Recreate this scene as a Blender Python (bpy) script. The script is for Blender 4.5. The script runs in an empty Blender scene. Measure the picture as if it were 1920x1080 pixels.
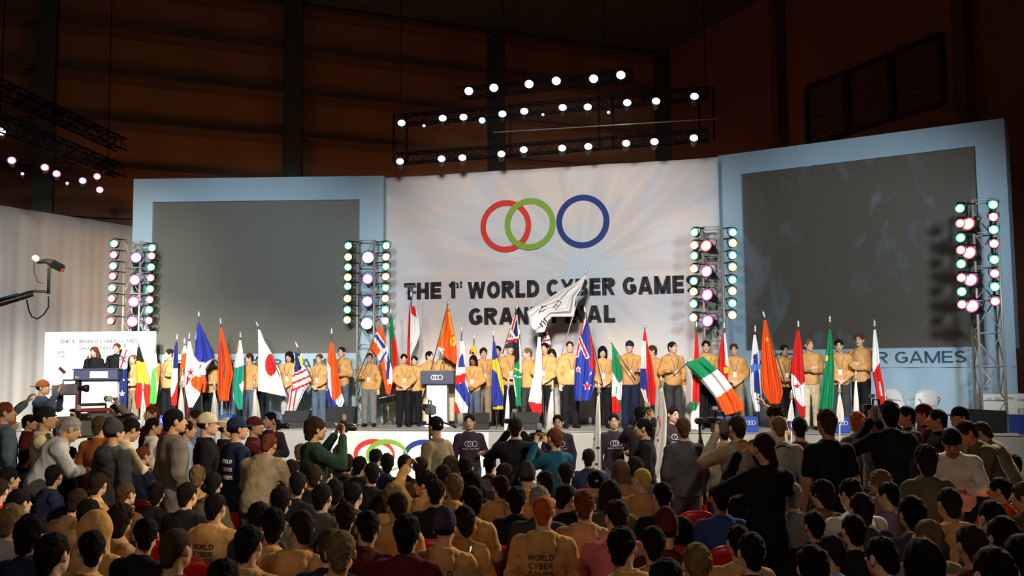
import bpy, math, random
import numpy as np
from mathutils import Vector, Matrix, Euler
from mathutils.bvhtree import BVHTree

random.seed(7)
C = bpy.context.scene.collection
SC = bpy.context.scene
PI = math.pi
# ------------------------------------------------------------------ camera
FPX, PITCH, ROLL, CZ = 1800.0, math.radians(4.76), math.radians(0.45), 2.35
cam = bpy.data.objects.new('camera', bpy.data.cameras.new('camera'))
C.objects.link(cam)
cam.data.sensor_width = 36.0
cam.data.lens = 36.0 * FPX / 1920.0
cam.data.clip_end = 200
cam.location = (0, 0, CZ)
RC = Matrix.Rotation(math.radians(90) + PITCH, 3, 'X') @ Matrix.Rotation(-ROLL, 3, 'Z')
cam.rotation_euler = RC.to_euler()
SC.camera = cam
SC.view_settings.view_transform = 'Standard'
SC.view_settings.look = 'None'
SC.view_settings.gamma = 1
SC.view_settings.use_curve_mapping = False
SC.view_settings.exposure = 0.0
SC.cycles.max_bounces = 5
SC.cycles.diffuse_bounces = 2
SC.cycles.sample_clamp_indirect = 4
SC.cycles.use_denoising = True
# ------------------------------------------------------------------ world
w = bpy.data.worlds.new('world'); SC.world = w; w.use_nodes = True
w.node_tree.nodes['Background'].inputs[0].default_value = (0.55, 0.35, 0.22, 1)
w.node_tree.nodes['Background'].inputs[1].default_value = 0.004
# ------------------------------------------------------------------ lights
def lamp(kind, name, loc, target, power, col=(1, 1, 1), size=0.4, angle=30, blend=0.6):
    d = bpy.data.lights.new(name, kind); o = bpy.data.objects.new(name, d); C.objects.link(o)
    d.energy = power; d.color = col; o.location = loc
    if kind == 'SPOT':
        d.spot_size = math.radians(angle); d.spot_blend = blend; d.shadow_soft_size = size
    elif kind == 'AREA':
        d.shape = 'SQUARE'; d.size = size
    o.rotation_euler = (Vector(target) - Vector(loc)).to_track_quat('-Z', 'Y').to_euler()
    return o
WARM = (1.0, 0.86, 0.68)
# front-of-house stage lights on the bar above the audience
for i, (tx, ty, tz, pw, an) in enumerate([(-9.5, 20.4, 2.1, 21000, 22), (-6.5, 20.2, 1.6, 11500, 23), (-3.4, 19.8, 1.5, 11500, 23),
        (-0.6, 19.2, 1.5, 11500, 23), (2.2, 18.5, 1.5, 11000, 23), (4.8, 17.4, 1.6, 7500, 22), (7.0, 16.6, 2.0, 3800, 20)]):
    lamp('SPOT', 'stage_spot', (tx * 0.55, 5.0, 8.6), (tx, ty, tz), pw, (1.0, 0.93, 0.82), 0.25, an, 0.7)
# wash on the backdrop and on the screens
lamp('SPOT', 'backdrop_wash', (-0.5, 7.0, 6.2), (0.9, 22.5, 4.9), 7400, (1.0, 0.95, 0.92), 0.5, 38, 0.8)
lamp('SPOT', 'screen_wash', (-4.5, 8.0, 6.4), (-6.3, 23.6, 3.6), 5600, (0.74, 0.88, 1.0), 0.5, 36, 0.8)
lamp('SPOT', 'screen_wash', (6.5, 7.0, 6.2), (7.2, 20.0, 4.0), 4300, (0.72, 0.87, 1.0), 0.5, 38, 0.8)
lamp('SPOT', 'drape_wash', (-6.0, 9.0, 8.0), (-11.6, 25.0, 3.0), 7000, (1.0, 0.94, 0.88), 0.5, 34, 0.9)
# added fill behind the camera, added front spots, and rim light from the rigs
lamp('AREA', 'audience_fill', (-2.0, -5.0, 9.5), (0.0, 9.0, 1.0), 250, (1.0, 0.84, 0.66), 3.0)  # unseen fill light added to lift the audience's backs
lamp('SPOT', 'crowd_fill', (4.5, 3.5, 7.5), (-5.8, 12.2, 1.2), 5200, (1.0, 0.84, 0.62), 0.3, 34, 0.9)  # unseen spots added to brighten the crowd before the stage
lamp('SPOT', 'crowd_fill', (3.0, 4.5, 7.5), (0.6, 13.8, 1.0), 2400, (1.0, 0.9, 0.78), 0.3, 32, 0.9)
lamp('SPOT', 'rim_spot', (9.8, 17.0, 6.4), (0.0, 8.0, 1.0), 7500, (1.0, 0.82, 0.55), 0.3, 62, 0.8)
lamp('SPOT', 'rim_spot', (1.5, 19.8, 8.2), (0.0, 8.5, 1.0), 3400, (1.0, 0.9, 0.76), 0.4, 75, 0.9)
# sodium glow behind the set, on the hall's cladding
lamp('AREA', 'hall_light', (-9.0, 25.0, 3.0), (-7.5, 31.0, 9.5), 75, (1.0, 0.45, 0.12), 2.0)
lamp('AREA', 'hall_light', (1.0, 26.0, 3.0), (1.0, 34.0, 10.0), 60, (1.0, 0.36, 0.12), 2.0)
lamp('AREA', 'hall_light', (11.5, 24.0, 3.0), (13.0, 25.0, 10.0), 26, (1.0, 0.30, 0.13), 2.0)

# ------------------------------------------------------------------ projection helpers
def ray(px, py):
    return RC @ Vector(((px - 960) / FPX, -(py - 540) / FPX, -1.0))
def atY(px, py, Y):
    d = ray(px, py); return Vector((0, 0, CZ)) + d * (Y / d.y)
def atZ(px, py, z):
    d = ray(px, py); return Vector((0, 0, CZ)) + d * ((z - CZ) / d.z)
def on_plane(px, py, p0, n):
    d = ray(px, py); o = Vector((0, 0, CZ)); return o + d * ((p0 - o).dot(n) / d.dot(n))
def proj(p):
    q = RC.transposed() @ (Vector(p) - Vector((0, 0, CZ)))
    return 960 + FPX * q.x / -q.z, 540 - FPX * q.y / -q.z
def horizon(px):
    return 690.0 - (px - 960) * math.tan(ROLL)

# ------------------------------------------------------------------ materials
MATS = {}
def mat(name, col, rough=0.7, metal=0.0, emit=0.0, ecol=None, bump=0.0, bscale=40.0, var=0.0, vscale=6.0, spec=0.4, trans=0.0):
    if name in MATS: return MATS[name]
    m = bpy.data.materials.new(name); m.use_nodes = True; nt = m.node_tree; b = nt.nodes['Principled BSDF']
    b.inputs['Base Color'].default_value = (*col, 1); b.inputs['Roughness'].default_value = rough
    b.inputs['Metallic'].default_value = metal
    b.inputs['Specular IOR Level'].default_value = spec
    if emit:
        b.inputs['Emission Color'].default_value = (*(ecol or col), 1); b.inputs['Emission Strength'].default_value = emit
    if var or bump:
        tc = nt.nodes.new('ShaderNodeTexCoord')
    if var:
        n = nt.nodes.new('ShaderNodeTexNoise'); n.inputs['Scale'].default_value = vscale; n.inputs['Detail'].default_value = 4
        nt.links.new(tc.outputs['Object'], n.inputs['Vector'])
        r = nt.nodes.new('ShaderNodeValToRGB')
        r.color_ramp.elements[0].position = 0.3; r.color_ramp.elements[1].position = 0.7
        r.color_ramp.elements[0].color = (*[max(0, c * (1 - var)) for c in col], 1)
        r.color_ramp.elements[1].color = (*[min(1, c * (1 + var)) for c in col], 1)
        nt.links.new(n.outputs['Fac'], r.inputs['Fac']); nt.links.new(r.outputs['Color'], b.inputs['Base Color'])
    if bump:
        n2 = nt.nodes.new('ShaderNodeTexNoise'); n2.inputs['Scale'].default_value = bscale; n2.inputs['Detail'].default_value = 3
        nt.links.new(tc.outputs['Object'], n2.inputs['Vector'])
        bp = nt.nodes.new('ShaderNodeBump'); bp.inputs['Strength'].default_value = bump; bp.inputs['Distance'].default_value = 0.015
        nt.links.new(n2.outputs['Fac'], bp.inputs['Height']); nt.links.new(bp.outputs['Normal'], b.inputs['Normal'])
    MATS[name] = m
    return m
def cloth(name, col, var=0.12):
    return mat(name, col, 0.9, bump=0.8, bscale=16, var=var, vscale=9, spec=0.06)
def attr_mat(name, rough=0.85):
    if name in MATS: return MATS[name]
    m = bpy.data.materials.new(name); m.use_nodes = True; nt = m.node_tree; b = nt.nodes['Principled BSDF']
    a = nt.nodes.new('ShaderNodeVertexColor'); a.layer_name = 'pattern'
    nt.links.new(a.outputs['Color'], b.inputs['Base Color']); b.inputs['Roughness'].default_value = rough
    b.inputs['Specular IOR Level'].default_value = 0.15
    MATS[name] = m; return m

# ------------------------------------------------------------------ object helpers
def obj(name, me, m=None, parent=None):
    o = bpy.data.objects.new(name, me); C.objects.link(o)
    if m is not None:
        if len(me.materials) == 0: me.materials.append(m)
        else: setm(o, m)
    if parent is not None: o.parent = parent
    return o
def setm(o, m):
    o.material_slots[0].link = 'OBJECT'; o.material_slots[0].material = m
def tag(o, label, cat, group=None, kind=None):
    o['label'] = label; o['category'] = cat
    if group: o['group'] = group
    if kind: o['kind'] = kind
    return o
def thing(name, label, cat, loc=(0, 0, 0), rz=0.0, group=None):
    o = bpy.data.objects.new(name, None); C.objects.link(o); o.location = loc; o.rotation_euler = (0, 0, rz)
    o.empty_display_size = 0.1
    return tag(o, label, cat, group)
def struct(o):
    o['kind'] = 'structure'; return o
def copy_tree(o, parent=None):
    c = o.copy(); C.objects.link(c)
    if parent is not None: c.parent = parent
    for ch in list(o.children): copy_tree(ch, c)
    return c

class MB:
    """collects shapes as verts and faces"""
    def __init__(s): s.v = []; s.f = []; s.n = 0; s.sm = []
    def add(s, vs, fs, smooth=False):
        s.v += [tuple(x) for x in vs]; s.f += [tuple(i + s.n for i in f) for f in fs]; s.n += len(vs); s.sm += [smooth] * len(fs)
    def box(s, c, d, R=None, bev=0.0):
        c = Vector(c); hx, hy, hz = d[0] / 2, d[1] / 2, d[2] / 2
        if bev <= 0:
            vs = [Vector((x * hx, y * hy, z * hz)) for x in (-1, 1) for y in (-1, 1) for z in (-1, 1)]
            fs = [(0, 1, 3, 2), (4, 6, 7, 5), (0, 4, 5, 1), (2, 3, 7, 6), (0, 2, 6, 4), (1, 5, 7, 3)]
        else:
            b = min(bev, hx * .9, hy * .9, hz * .9)
            import bmesh
            bm = bmesh.new(); bmesh.ops.create_cube(bm, size=1)
            for v in bm.verts: v.co = Vector((v.co.x * d[0], v.co.y * d[1], v.co.z * d[2]))
            bmesh.ops.bevel(bm, geom=bm.edges[:], offset=b, segments=2, affect='EDGES')
            vs = [v.co.copy() for v in bm.verts]; bm.verts.index_update()
            fs = [tuple(v.index for v in f.verts) for f in bm.faces]; bm.free()
        if R is not None: vs = [R @ v for v in vs]
        s.add([c + v for v in vs], fs)
        return s
    def tube(s, pts, r, n=8, caps=True, smooth=True):
        pts = [Vector(p) for p in pts]; rs = r if isinstance(r, (list, tuple)) else [r] * len(pts)
        ref = None; rings = []
        for i, p in enumerate(pts):
            t = (pts[min(i + 1, len(pts) - 1)] - pts[max(i - 1, 0)])
            t = t.normalized() if t.length > 1e-9 else Vector((0, 0, 1))
            if ref is None:
                ref = t.orthogonal().normalized()
            else:
                ref = (ref - t * ref.dot(t))
                ref = ref.normalized() if ref.length > 1e-6 else t.orthogonal().normalized()
            b = t.cross(ref)
            rings.append([p + (ref * math.cos(a) + b * math.sin(a)) * rs[i] for a in [2 * PI * k / n for k in range(n)]])
        vs = [v for rg in rings for v in rg]
        fs = [(i * n + k, i * n + (k + 1) % n, (i + 1) * n + (k + 1) % n, (i + 1) * n + k) for i in range(len(pts) - 1) for k in range(n)]
        s.add(vs, fs, smooth)
        if caps:
            m = s.n - len(vs)
            s.f += [tuple(m + k for k in range(n))[::-1], tuple(m + (len(pts) - 1) * n + k for k in range(n))]; s.sm += [False, False]
        return s
    def lathe(s, prof, M, n=20, smooth=True):
        """prof: (r, z) list; M: Matrix 4x4"""
        vs = []; fs = []
        for r, z in prof:
            for k in range(n):
                a = 2 * PI * k / n; vs.append(M @ Vector((r * math.cos(a), r * math.sin(a), z)))
        for i in range(len(prof) - 1):
            for k in range(n):
                fs.append((i * n + k, i * n + (k + 1) % n, (i + 1) * n + (k + 1) % n, (i + 1) * n + k))
        s.add(vs, fs, smooth); return s
    def mesh(s, name):
        me = bpy.data.meshes.new(name); me.from_pydata(s.v, [], s.f)
        me.polygons.foreach_set('use_smooth', s.sm); me.update(); return me
    def build(s, name, m, parent=None):
        return obj(name, s.mesh(name), m, parent)

def frame_mat(origin, xdir, ydir=None):
    """matrix whose X is xdir (horizontal), Z up; Y points away"""
    x = Vector(xdir).normalized(); z = Vector((0, 0, 1)); y = z.cross(x).normalized()
    M = Matrix((x, y, z)).transposed().to_4x4(); M.translation = origin; return M

# stroke alphabet: polylines on a box of height 1; 'o' arcs are (cx, cy, rx, ry, a0, a1)
def _arc(cx, cy, rx, ry, a0, a1, n=14):
    return [(cx + rx * math.cos(math.radians(a0 + (a1 - a0) * i / n)), cy + ry * math.sin(math.radians(a0 + (a1 - a0) * i / n))) for i in range(n + 1)]
def glyphs(t):
    h = t / 2; g = {}
    g['T'] = (.68, [[(h*0, 1-h), (.68, 1-h)], [(.34, 1), (.34, 0)]])
    g['H'] = (.72, [[(h, 0), (h, 1)], [(.72-h, 0), (.72-h, 1)], [(h, .5), (.72-h, .5)]])
    g['E'] = (.64, [[(h, 0), (h, 1)], [(h, 1-h), (.64, 1-h)], [(h, h), (.64, h)], [(h, .51), (.60, .51)]])
    g['F'] = (.62, [[(h, 0), (h, 1)], [(h, 1-h), (.62, 1-h)], [(h, .49), (.56, .49)]])
    g['L'] = (.60, [[(h, 0), (h, 1)], [(h, h), (.60, h)]])
    g['I'] = (t, [[(h, 0), (h, 1)]])
    g['1'] = (.46, [[(.40-h, 0), (.40-h, 1)], [(.40-h, .92), (.02, .72)]])
    g['O'] = (.80, [_arc(.40, .5, .40-h, .5-h, 0, 360, 32)])
    g['C'] = (.74, [_arc(.40, .5, .40-h, .5-h, 42, 318, 26)])
    g['G'] = (.78, [_arc(.40, .5, .40-h, .5-h, 46, 318, 26), [(.42, .46), (.78-h*.6, .46)], [(.78-h, .50), (.78-h, .14)]])
    g['D'] = (.74, [[(h, 0), (h, 1)], [(h, 1-h), (.32, 1-h)] + _arc(.32, .5, .42-h, .5-h, 90, -90) + [(h, h)]])
    g['R'] = (.74, [[(h, 0), (h, 1)], [(h, 1-h), (.42, 1-h)] + _arc(.42, .725, .27-h*.5, .275-h, 90, -90) + [(h, .45+h*.2)], [(.36, .48), (.74-h, -.05)]])
    g['P'] = (.70, [[(h, 0), (h, 1)], [(h, 1-h), (.42, 1-h)] + _arc(.42, .70, .27-h*.5, .30-h, 90, -90) + [(h, .40+h)]])
    g['B'] = (.72, [[(h, 0), (h, 1)], [(h, 1-h), (.40, 1-h)] + _arc(.40, .745, .24-h*.5, .255-h, 90, -90) + [(h, .49+h*.1)], [(h, .49+h*.1), (.42, .49+h*.1)] + _arc(.42, .28, .30-h, .28-h, 90, -90) + [(h, h)]])
    g['A'] = (.82, [[(h*.9, -.04), (.41-h*.25, 1.04)], [(.82-h*.9, -.04), (.41+h*.25, 1.04)], [(.20, .29), (.62, .29)]])
    g['V'] = (.80, [[(h*.9, 1.04), (.40, -.04)], [(.80-h*.9, 1.04), (.40, -.04)]])
    g['M'] = (.92, [[(h, 0), (h, 1)], [(.92-h, 0), (.92-h, 1)], [(h, 1.02), (.46, 0)], [(.92-h, 1.02), (.46, 0)]])
    g['N'] = (.74, [[(h, 0), (h, 1)], [(.74-h, 0), (.74-h, 1)], [(h, 1.02), (.74-h, -.02)]])
    g['W'] = (1.10, [[(h*.9, 1.04), (.30, -.04)], [(.30, -.04), (.55, 1.02)], [(.55, 1.02), (.80, -.04)], [(.80, -.04), (1.10-h*.9, 1.04)]])
    g['Y'] = (.78, [[(h*.8, 1.04), (.39, .46)], [(.78-h*.8, 1.04), (.39, .46)], [(.39, .5), (.39, 0)]])
    g['U'] = (.72, [[(h, 1), (h, .36)] + _arc(.36, .36, .36-h, .36-h, 180, 360) + [(.72-h, 1)]])
    g['K'] = (.74, [[(h, 0), (h, 1)], [(h, .42), (.74-h, 1.03)], [(.28, .60), (.76-h, -.03)]])
    g['S'] = (.68, [_arc(.34, .735, .31-h, .265-h, 25, 270, 16)[:] + _arc(.34, .27, .34-h, .27-h, 90, -155, 16)[1:]])
    g['s'] = (.50, [_arc(.25, .54, .23-h, .20-h*.8, 25, 270, 12) + _arc(.25, .20, .25-h, .20-h*.8, 90, -155, 12)[1:]])
    g['t'] = (.40, [[(.18, .95), (.18, 0)], [(0, .68), (.38, .68)], [(.18, h), (.38, h)]])
    g['v'] = g['V']
    return g
def text_mesh(txt, size, bold=0.0, ext=0.002, align='CENTER', spacing=1.0, xs=1.0):
    t = .13 + bold * 2.1; G = glyphs(t); vs = []; fs = []; x = 0.0; gap = (.07 + t * .10) * spacing; lim = 0.0
    for ch in txt:
        if ch == ' ': x += .34; continue
        wd, strokes = G[ch]
        for pl in strokes:
            closed = (abs(pl[0][0] - pl[-1][0]) + abs(pl[0][1] - pl[-1][1])) < 1e-4 and len(pl) > 8
            L_ = []; R_ = []
            for i, p in enumerate(pl):
                a = pl[i - 1] if i > 0 else (pl[-2] if closed else None); b = pl[i + 1] if i < len(pl) - 1 else (pl[1] if closed else None)
                d1 = None if a is None else np.array((p[0] - a[0], p[1] - a[1])); d2 = None if b is None else np.array((b[0] - p[0], b[1] - p[1]))
                n1 = None if d1 is None else d1 / (np.linalg.norm(d1) + 1e-9); n2 = None if d2 is None else d2 / (np.linalg.norm(d2) + 1e-9)
                d = n1 if n2 is None else n2 if n1 is None else n1 + n2; d = d / (np.linalg.norm(d) + 1e-9); k = 1.0
                if n1 is not None and n2 is not None: k = 1 / max(.5, float(abs(np.dot(d, n1))))
                n = np.array((-d[1], d[0])) * t / 2 * k; L_.append(np.array(p) + n); R_.append(np.array(p) - n)
            m = len(vs); c = lambda q, z: (x + min(wd, max(0, q[0])), min(1.0, max(0.0, q[1])), z)
            for l, r in zip(L_, R_): vs += [c(l, ext), c(r, ext), c(r, -ext), c(l, -ext)]
            for i in range(len(pl) - 1):
                for q in range(4): fs.append((m + i * 4 + q, m + i * 4 + (q + 1) % 4, m + i * 4 + 4 + (q + 1) % 4, m + i * 4 + 4 + q))
            if not closed: fs += [(m, m + 3, m + 2, m + 1), (m + len(pl) * 4 - 4, m + len(pl) * 4 - 3, m + len(pl) * 4 - 2, m + len(pl) * 4 - 1)]
        x += wd + gap
    W = x - gap; sz = size * .72
    me = bpy.data.meshes.new('lettering'); me.from_pydata([((a - W / 2) * sz * xs, (b - .5) * sz, c_) for a, b, c_ in vs], [], fs); me.update(); return me
# ------------------------------------------------------------------ distance-field modelling of bodies and clothes
class Field:
    def __init__(s, lo, hi, h):
        s.h = h; s.lo = np.array(lo, np.float32)
        n = [int(math.ceil((hi[i] - lo[i]) / h)) + 1 for i in range(3)]
        s.ax = [s.lo[i] + h * np.arange(n[i], dtype=np.float32) for i in range(3)]
        s.v = np.full(n, 1.0, np.float32)
    def sub(s, lo, hi):
        sl = []
        for i in range(3):
            a = int(np.floor((lo[i] - s.lo[i]) / s.h)); b = int(np.ceil((hi[i] - s.lo[i]) / s.h)) + 1
            a = max(0, a); b = min(s.v.shape[i], b)
            if b <= a: return None, None
            sl.append(slice(a, b))
        g = np.meshgrid(s.ax[0][sl[0]], s.ax[1][sl[1]], s.ax[2][sl[2]], indexing='ij', sparse=True)
        return tuple(sl), g
    def put(s, sl, d, k, mode):
        a = s.v[sl]
        if mode == 'sub': a2, d2, sg = -a, d, -1
        elif mode == 'add': a2, d2, sg = a, d, 1
        if mode == 'and':
            s.v[sl] = np.maximum(a, d); return
        if k > 0:
            hh = np.maximum(k - np.abs(a2 - d2), 0) / k; r = np.minimum(a2, d2) - hh * hh * k * 0.25
        else: r = np.minimum(a2, d2)
        s.v[sl] = r * sg
    def cone(s, a, b, ra, rb, k=0.03, fl=None, mode='add'):
        a = np.array(a, np.float32); b = np.array(b, np.float32); m = max(ra, rb) + k + 0.03
        sl, g = s.sub(np.minimum(a, b) - m, np.maximum(a, b) + m)
        if sl is None: return s
        px, py, pz = g[0] - a[0], g[1] - a[1], g[2] - a[2]; ab = b - a
        if fl is not None:   # squash along direction n by factor f (thinner)
            n = np.array(fl[0], np.float32); n /= np.linalg.norm(n); q = (fl[1] - 1) * (px * n[0] + py * n[1] + pz * n[2])
            px, py, pz = px + n[0] * q, py + n[1] * q, pz + n[2] * q; ab = ab + n * (fl[1] - 1) * float(ab @ n)
        L = float(ab @ ab) + 1e-9
        t = np.clip((px * ab[0] + py * ab[1] + pz * ab[2]) / L, 0, 1)
        d = np.sqrt((px - t * ab[0]) ** 2 + (py - t * ab[1]) ** 2 + (pz - t * ab[2]) ** 2) - (ra + (rb - ra) * t)
        if fl is not None: d = d / max(1.0, fl[1] ** 0.5)
        s.put(sl, d.astype(np.float32), k, mode); return s
    def ell(s, c, r, R=None, k=0.03, mode='add'):
        c = np.array(c, np.float32); m = max(r) + k + 0.03
        sl, g = s.sub(c - m, c + m)
        if sl is None: return s
        px, py, pz = g[0] - c[0], g[1] - c[1], g[2] - c[2]
        if R is not None:
            R = np.array(R, np.float32)
            px, py, pz = (R[0, 0] * px + R[1, 0] * py + R[2, 0] * pz, R[0, 1] * px + R[1, 1] * py + R[2, 1] * pz,
                          R[0, 2] * px + R[1, 2] * py + R[2, 2] * pz)
        k0 = np.sqrt((px / r[0]) ** 2 + (py / r[1]) ** 2 + (pz / r[2]) ** 2)
        k1 = np.sqrt((px / r[0] ** 2) ** 2 + (py / r[1] ** 2) ** 2 + (pz / r[2] ** 2) ** 2) + 1e-6
        s.put(sl, (k0 * (k0 - 1) / k1).astype(np.float32), k, mode); return s
    def cut(s, p, n):
        """keep the side n does not point to"""
        x, y, z = s.ax; n = np.array(n, np.float32); n /= np.linalg.norm(n)
        d = ((x[:, None, None] - p[0]) * n[0] + (y[None, :, None] - p[1]) * n[1] + (z[None, None, :] - p[2]) * n[2])
        s.v = np.maximum(s.v, d); return s
    def noise(s, amp, f, ph=0.0, zf=1.0):
        x, y, z = s.ax
        x, y, z = x[:, None, None] * f, y[None, :, None] * f, z[None, None, :] * f * zf
        s.v = s.v + amp * (np.sin(x + 1.7 * np.sin(z * .6 + ph) + ph) * np.sin(y * 1.13 + 1.3 * np.sin(x * .7) + 2 * ph) * 0.6
                           + np.sin(z * 1.07 + 2.1 * np.sin(x * .5 + ph) + y * .5) * 0.4).astype(np.float32)
        return s
    def folds(s, amp, c):
        """creases that fan out from the collar and sag across the body"""
        x, y, z = s.ax; x = x[:, None, None]; y = y[None, :, None]; z = z[None, None, :]; c = [float(q) for q in c]
        an = np.arctan2(np.abs(x - c[0]) + .02, c[2] - z + .12); rad = np.sqrt((x - c[0]) ** 2 + (z - c[2]) ** 2)
        f1 = np.abs(np.sin(an * 9 + 2.2 * np.sin(rad * 9 + 3 * y) + np.sign(x) * .8)) ** .7 * np.clip(rad * 5 - .5, 0, 1)
        f2 = np.abs(np.sin(z * 21 + np.abs(x) * 26 + 1.8 * np.sin(x * 17 + y * 9))) ** .7
        s.v = s.v + (amp * (f1 - .6) + amp * .75 * (f2 - .6)).astype(np.float32); return s
    def mesh(s, name):
        v = s.v; S = v < 0
        c = [S[i:v.shape[0] - 1 + i, j:v.shape[1] - 1 + j, k:v.shape[2] - 1 + k] for i in (0, 1) for j in (0, 1) for k in (0, 1)]
        cnt = sum(x.astype(np.int8) for x in c); act = (cnt > 0) & (cnt < 8)
        I, J, K = np.nonzero(act); N = len(I)
        corner = [(i, j, k) for i in (0, 1) for j in (0, 1) for k in (0, 1)]
        vals = [v[I + a, J + b, K + d] for a, b, d in corner]
        acc = np.zeros((N, 3), np.float32); num = np.zeros(N, np.float32)
        for p in range(8):
            for q in range(p + 1, 8):
                A, B = corner[p], corner[q]
                if sum(abs(A[t] - B[t]) for t in range(3)) != 1: continue
                m = (vals[p] < 0) != (vals[q] < 0)
                t = np.where(m, vals[p] / (vals[p] - vals[q] + 1e-12), 0)
                for ax in range(3):
                    acc[:, ax] += np.where(m, A[ax] + (B[ax] - A[ax]) * t, 0)
                num += m
        pos = acc / num[:, None] + np.stack([I, J, K], 1); pos = pos * s.h + s.lo
        idx = np.full(act.shape, -1, np.int32); idx[I, J, K] = np.arange(N)
        quads = []
        for ax in range(3):
            A = [slice(0, None)] * 3; B = [slice(0, None)] * 3; A[ax] = slice(0, -1); B[ax] = slice(1, None)
            Sa, Sb = S[tuple(A)], S[tuple(B)]
            u, w_ = [(1, 2), (2, 0), (0, 1)][ax]
            G = np.argwhere(Sa != Sb)
            G = G[(G[:, u] > 0) & (G[:, w_] > 0) & (G[:, u] < v.shape[u] - 1) & (G[:, w_] < v.shape[w_] - 1)]
            if not len(G): continue
            inside = Sa[G[:, 0], G[:, 1], G[:, 2]]
            def at(du, dw):
                H = G.copy(); H[:, u] += du; H[:, w_] += dw; return idx[H[:, 0], H[:, 1], H[:, 2]]
            q = np.stack([at(-1, -1), at(0, -1), at(0, 0), at(-1, 0)], 1)
            q[~inside] = q[~inside][:, ::-1]
            quads.append(q)
        Q = np.concatenate(quads); Q = Q[(Q >= 0).all(1)]
        me = bpy.data.meshes.new(name)
        me.vertices.add(N); me.vertices.foreach_set('co', pos.astype(np.float32).ravel())
        me.loops.add(len(Q) * 4); me.loops.foreach_set('vertex_index', Q.astype(np.int32).ravel())
        me.polygons.add(len(Q)); me.polygons.foreach_set('loop_start', np.arange(len(Q), dtype=np.int32) * 4)
        me.update(calc_edges=True); me.shade_smooth()
        return me

# ------------------------------------------------------------------ people
def V3(*a): return Vector(a)
STAND = dict(seat=False, pel=V3(0, 0, .95), wai=V3(0, -.005, 1.08), che=V3(0, 0, 1.28), nk=V3(0, .012, 1.45), hc=V3(0, -.015, 1.632),
             sh=V3(.168, .01, 1.385), hip=V3(.088, 0, .90), kn=V3(.10, -.015, .49), an=V3(.105, .02, .09), toe=V3(.125, -.13, .035),
             el=V3(.235, .03, 1.13), wr=V3(.225, -.05, .90), hd=V3(0, -.15, -1), pn=V3(-1, 0, 0), curl=.35)
SIT = dict(seat=True, pel=V3(0, .0, .545), wai=V3(0, .015, .68), che=V3(0, .02, .87), nk=V3(0, .0, 1.045), hc=V3(0, -.035, 1.222),
           sh=V3(.168, .0, .975), hip=V3(.09, -.02, .53), kn=V3(.13, -.44, .50), an=V3(.14, -.42, .09), toe=V3(.16, -.57, .035),
           el=V3(.235, -.06, .745), wr=V3(.11, -.27, .66), hd=V3(-.4, -1, -.25), pn=V3(0, -.1, -1), curl=.5)
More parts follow.
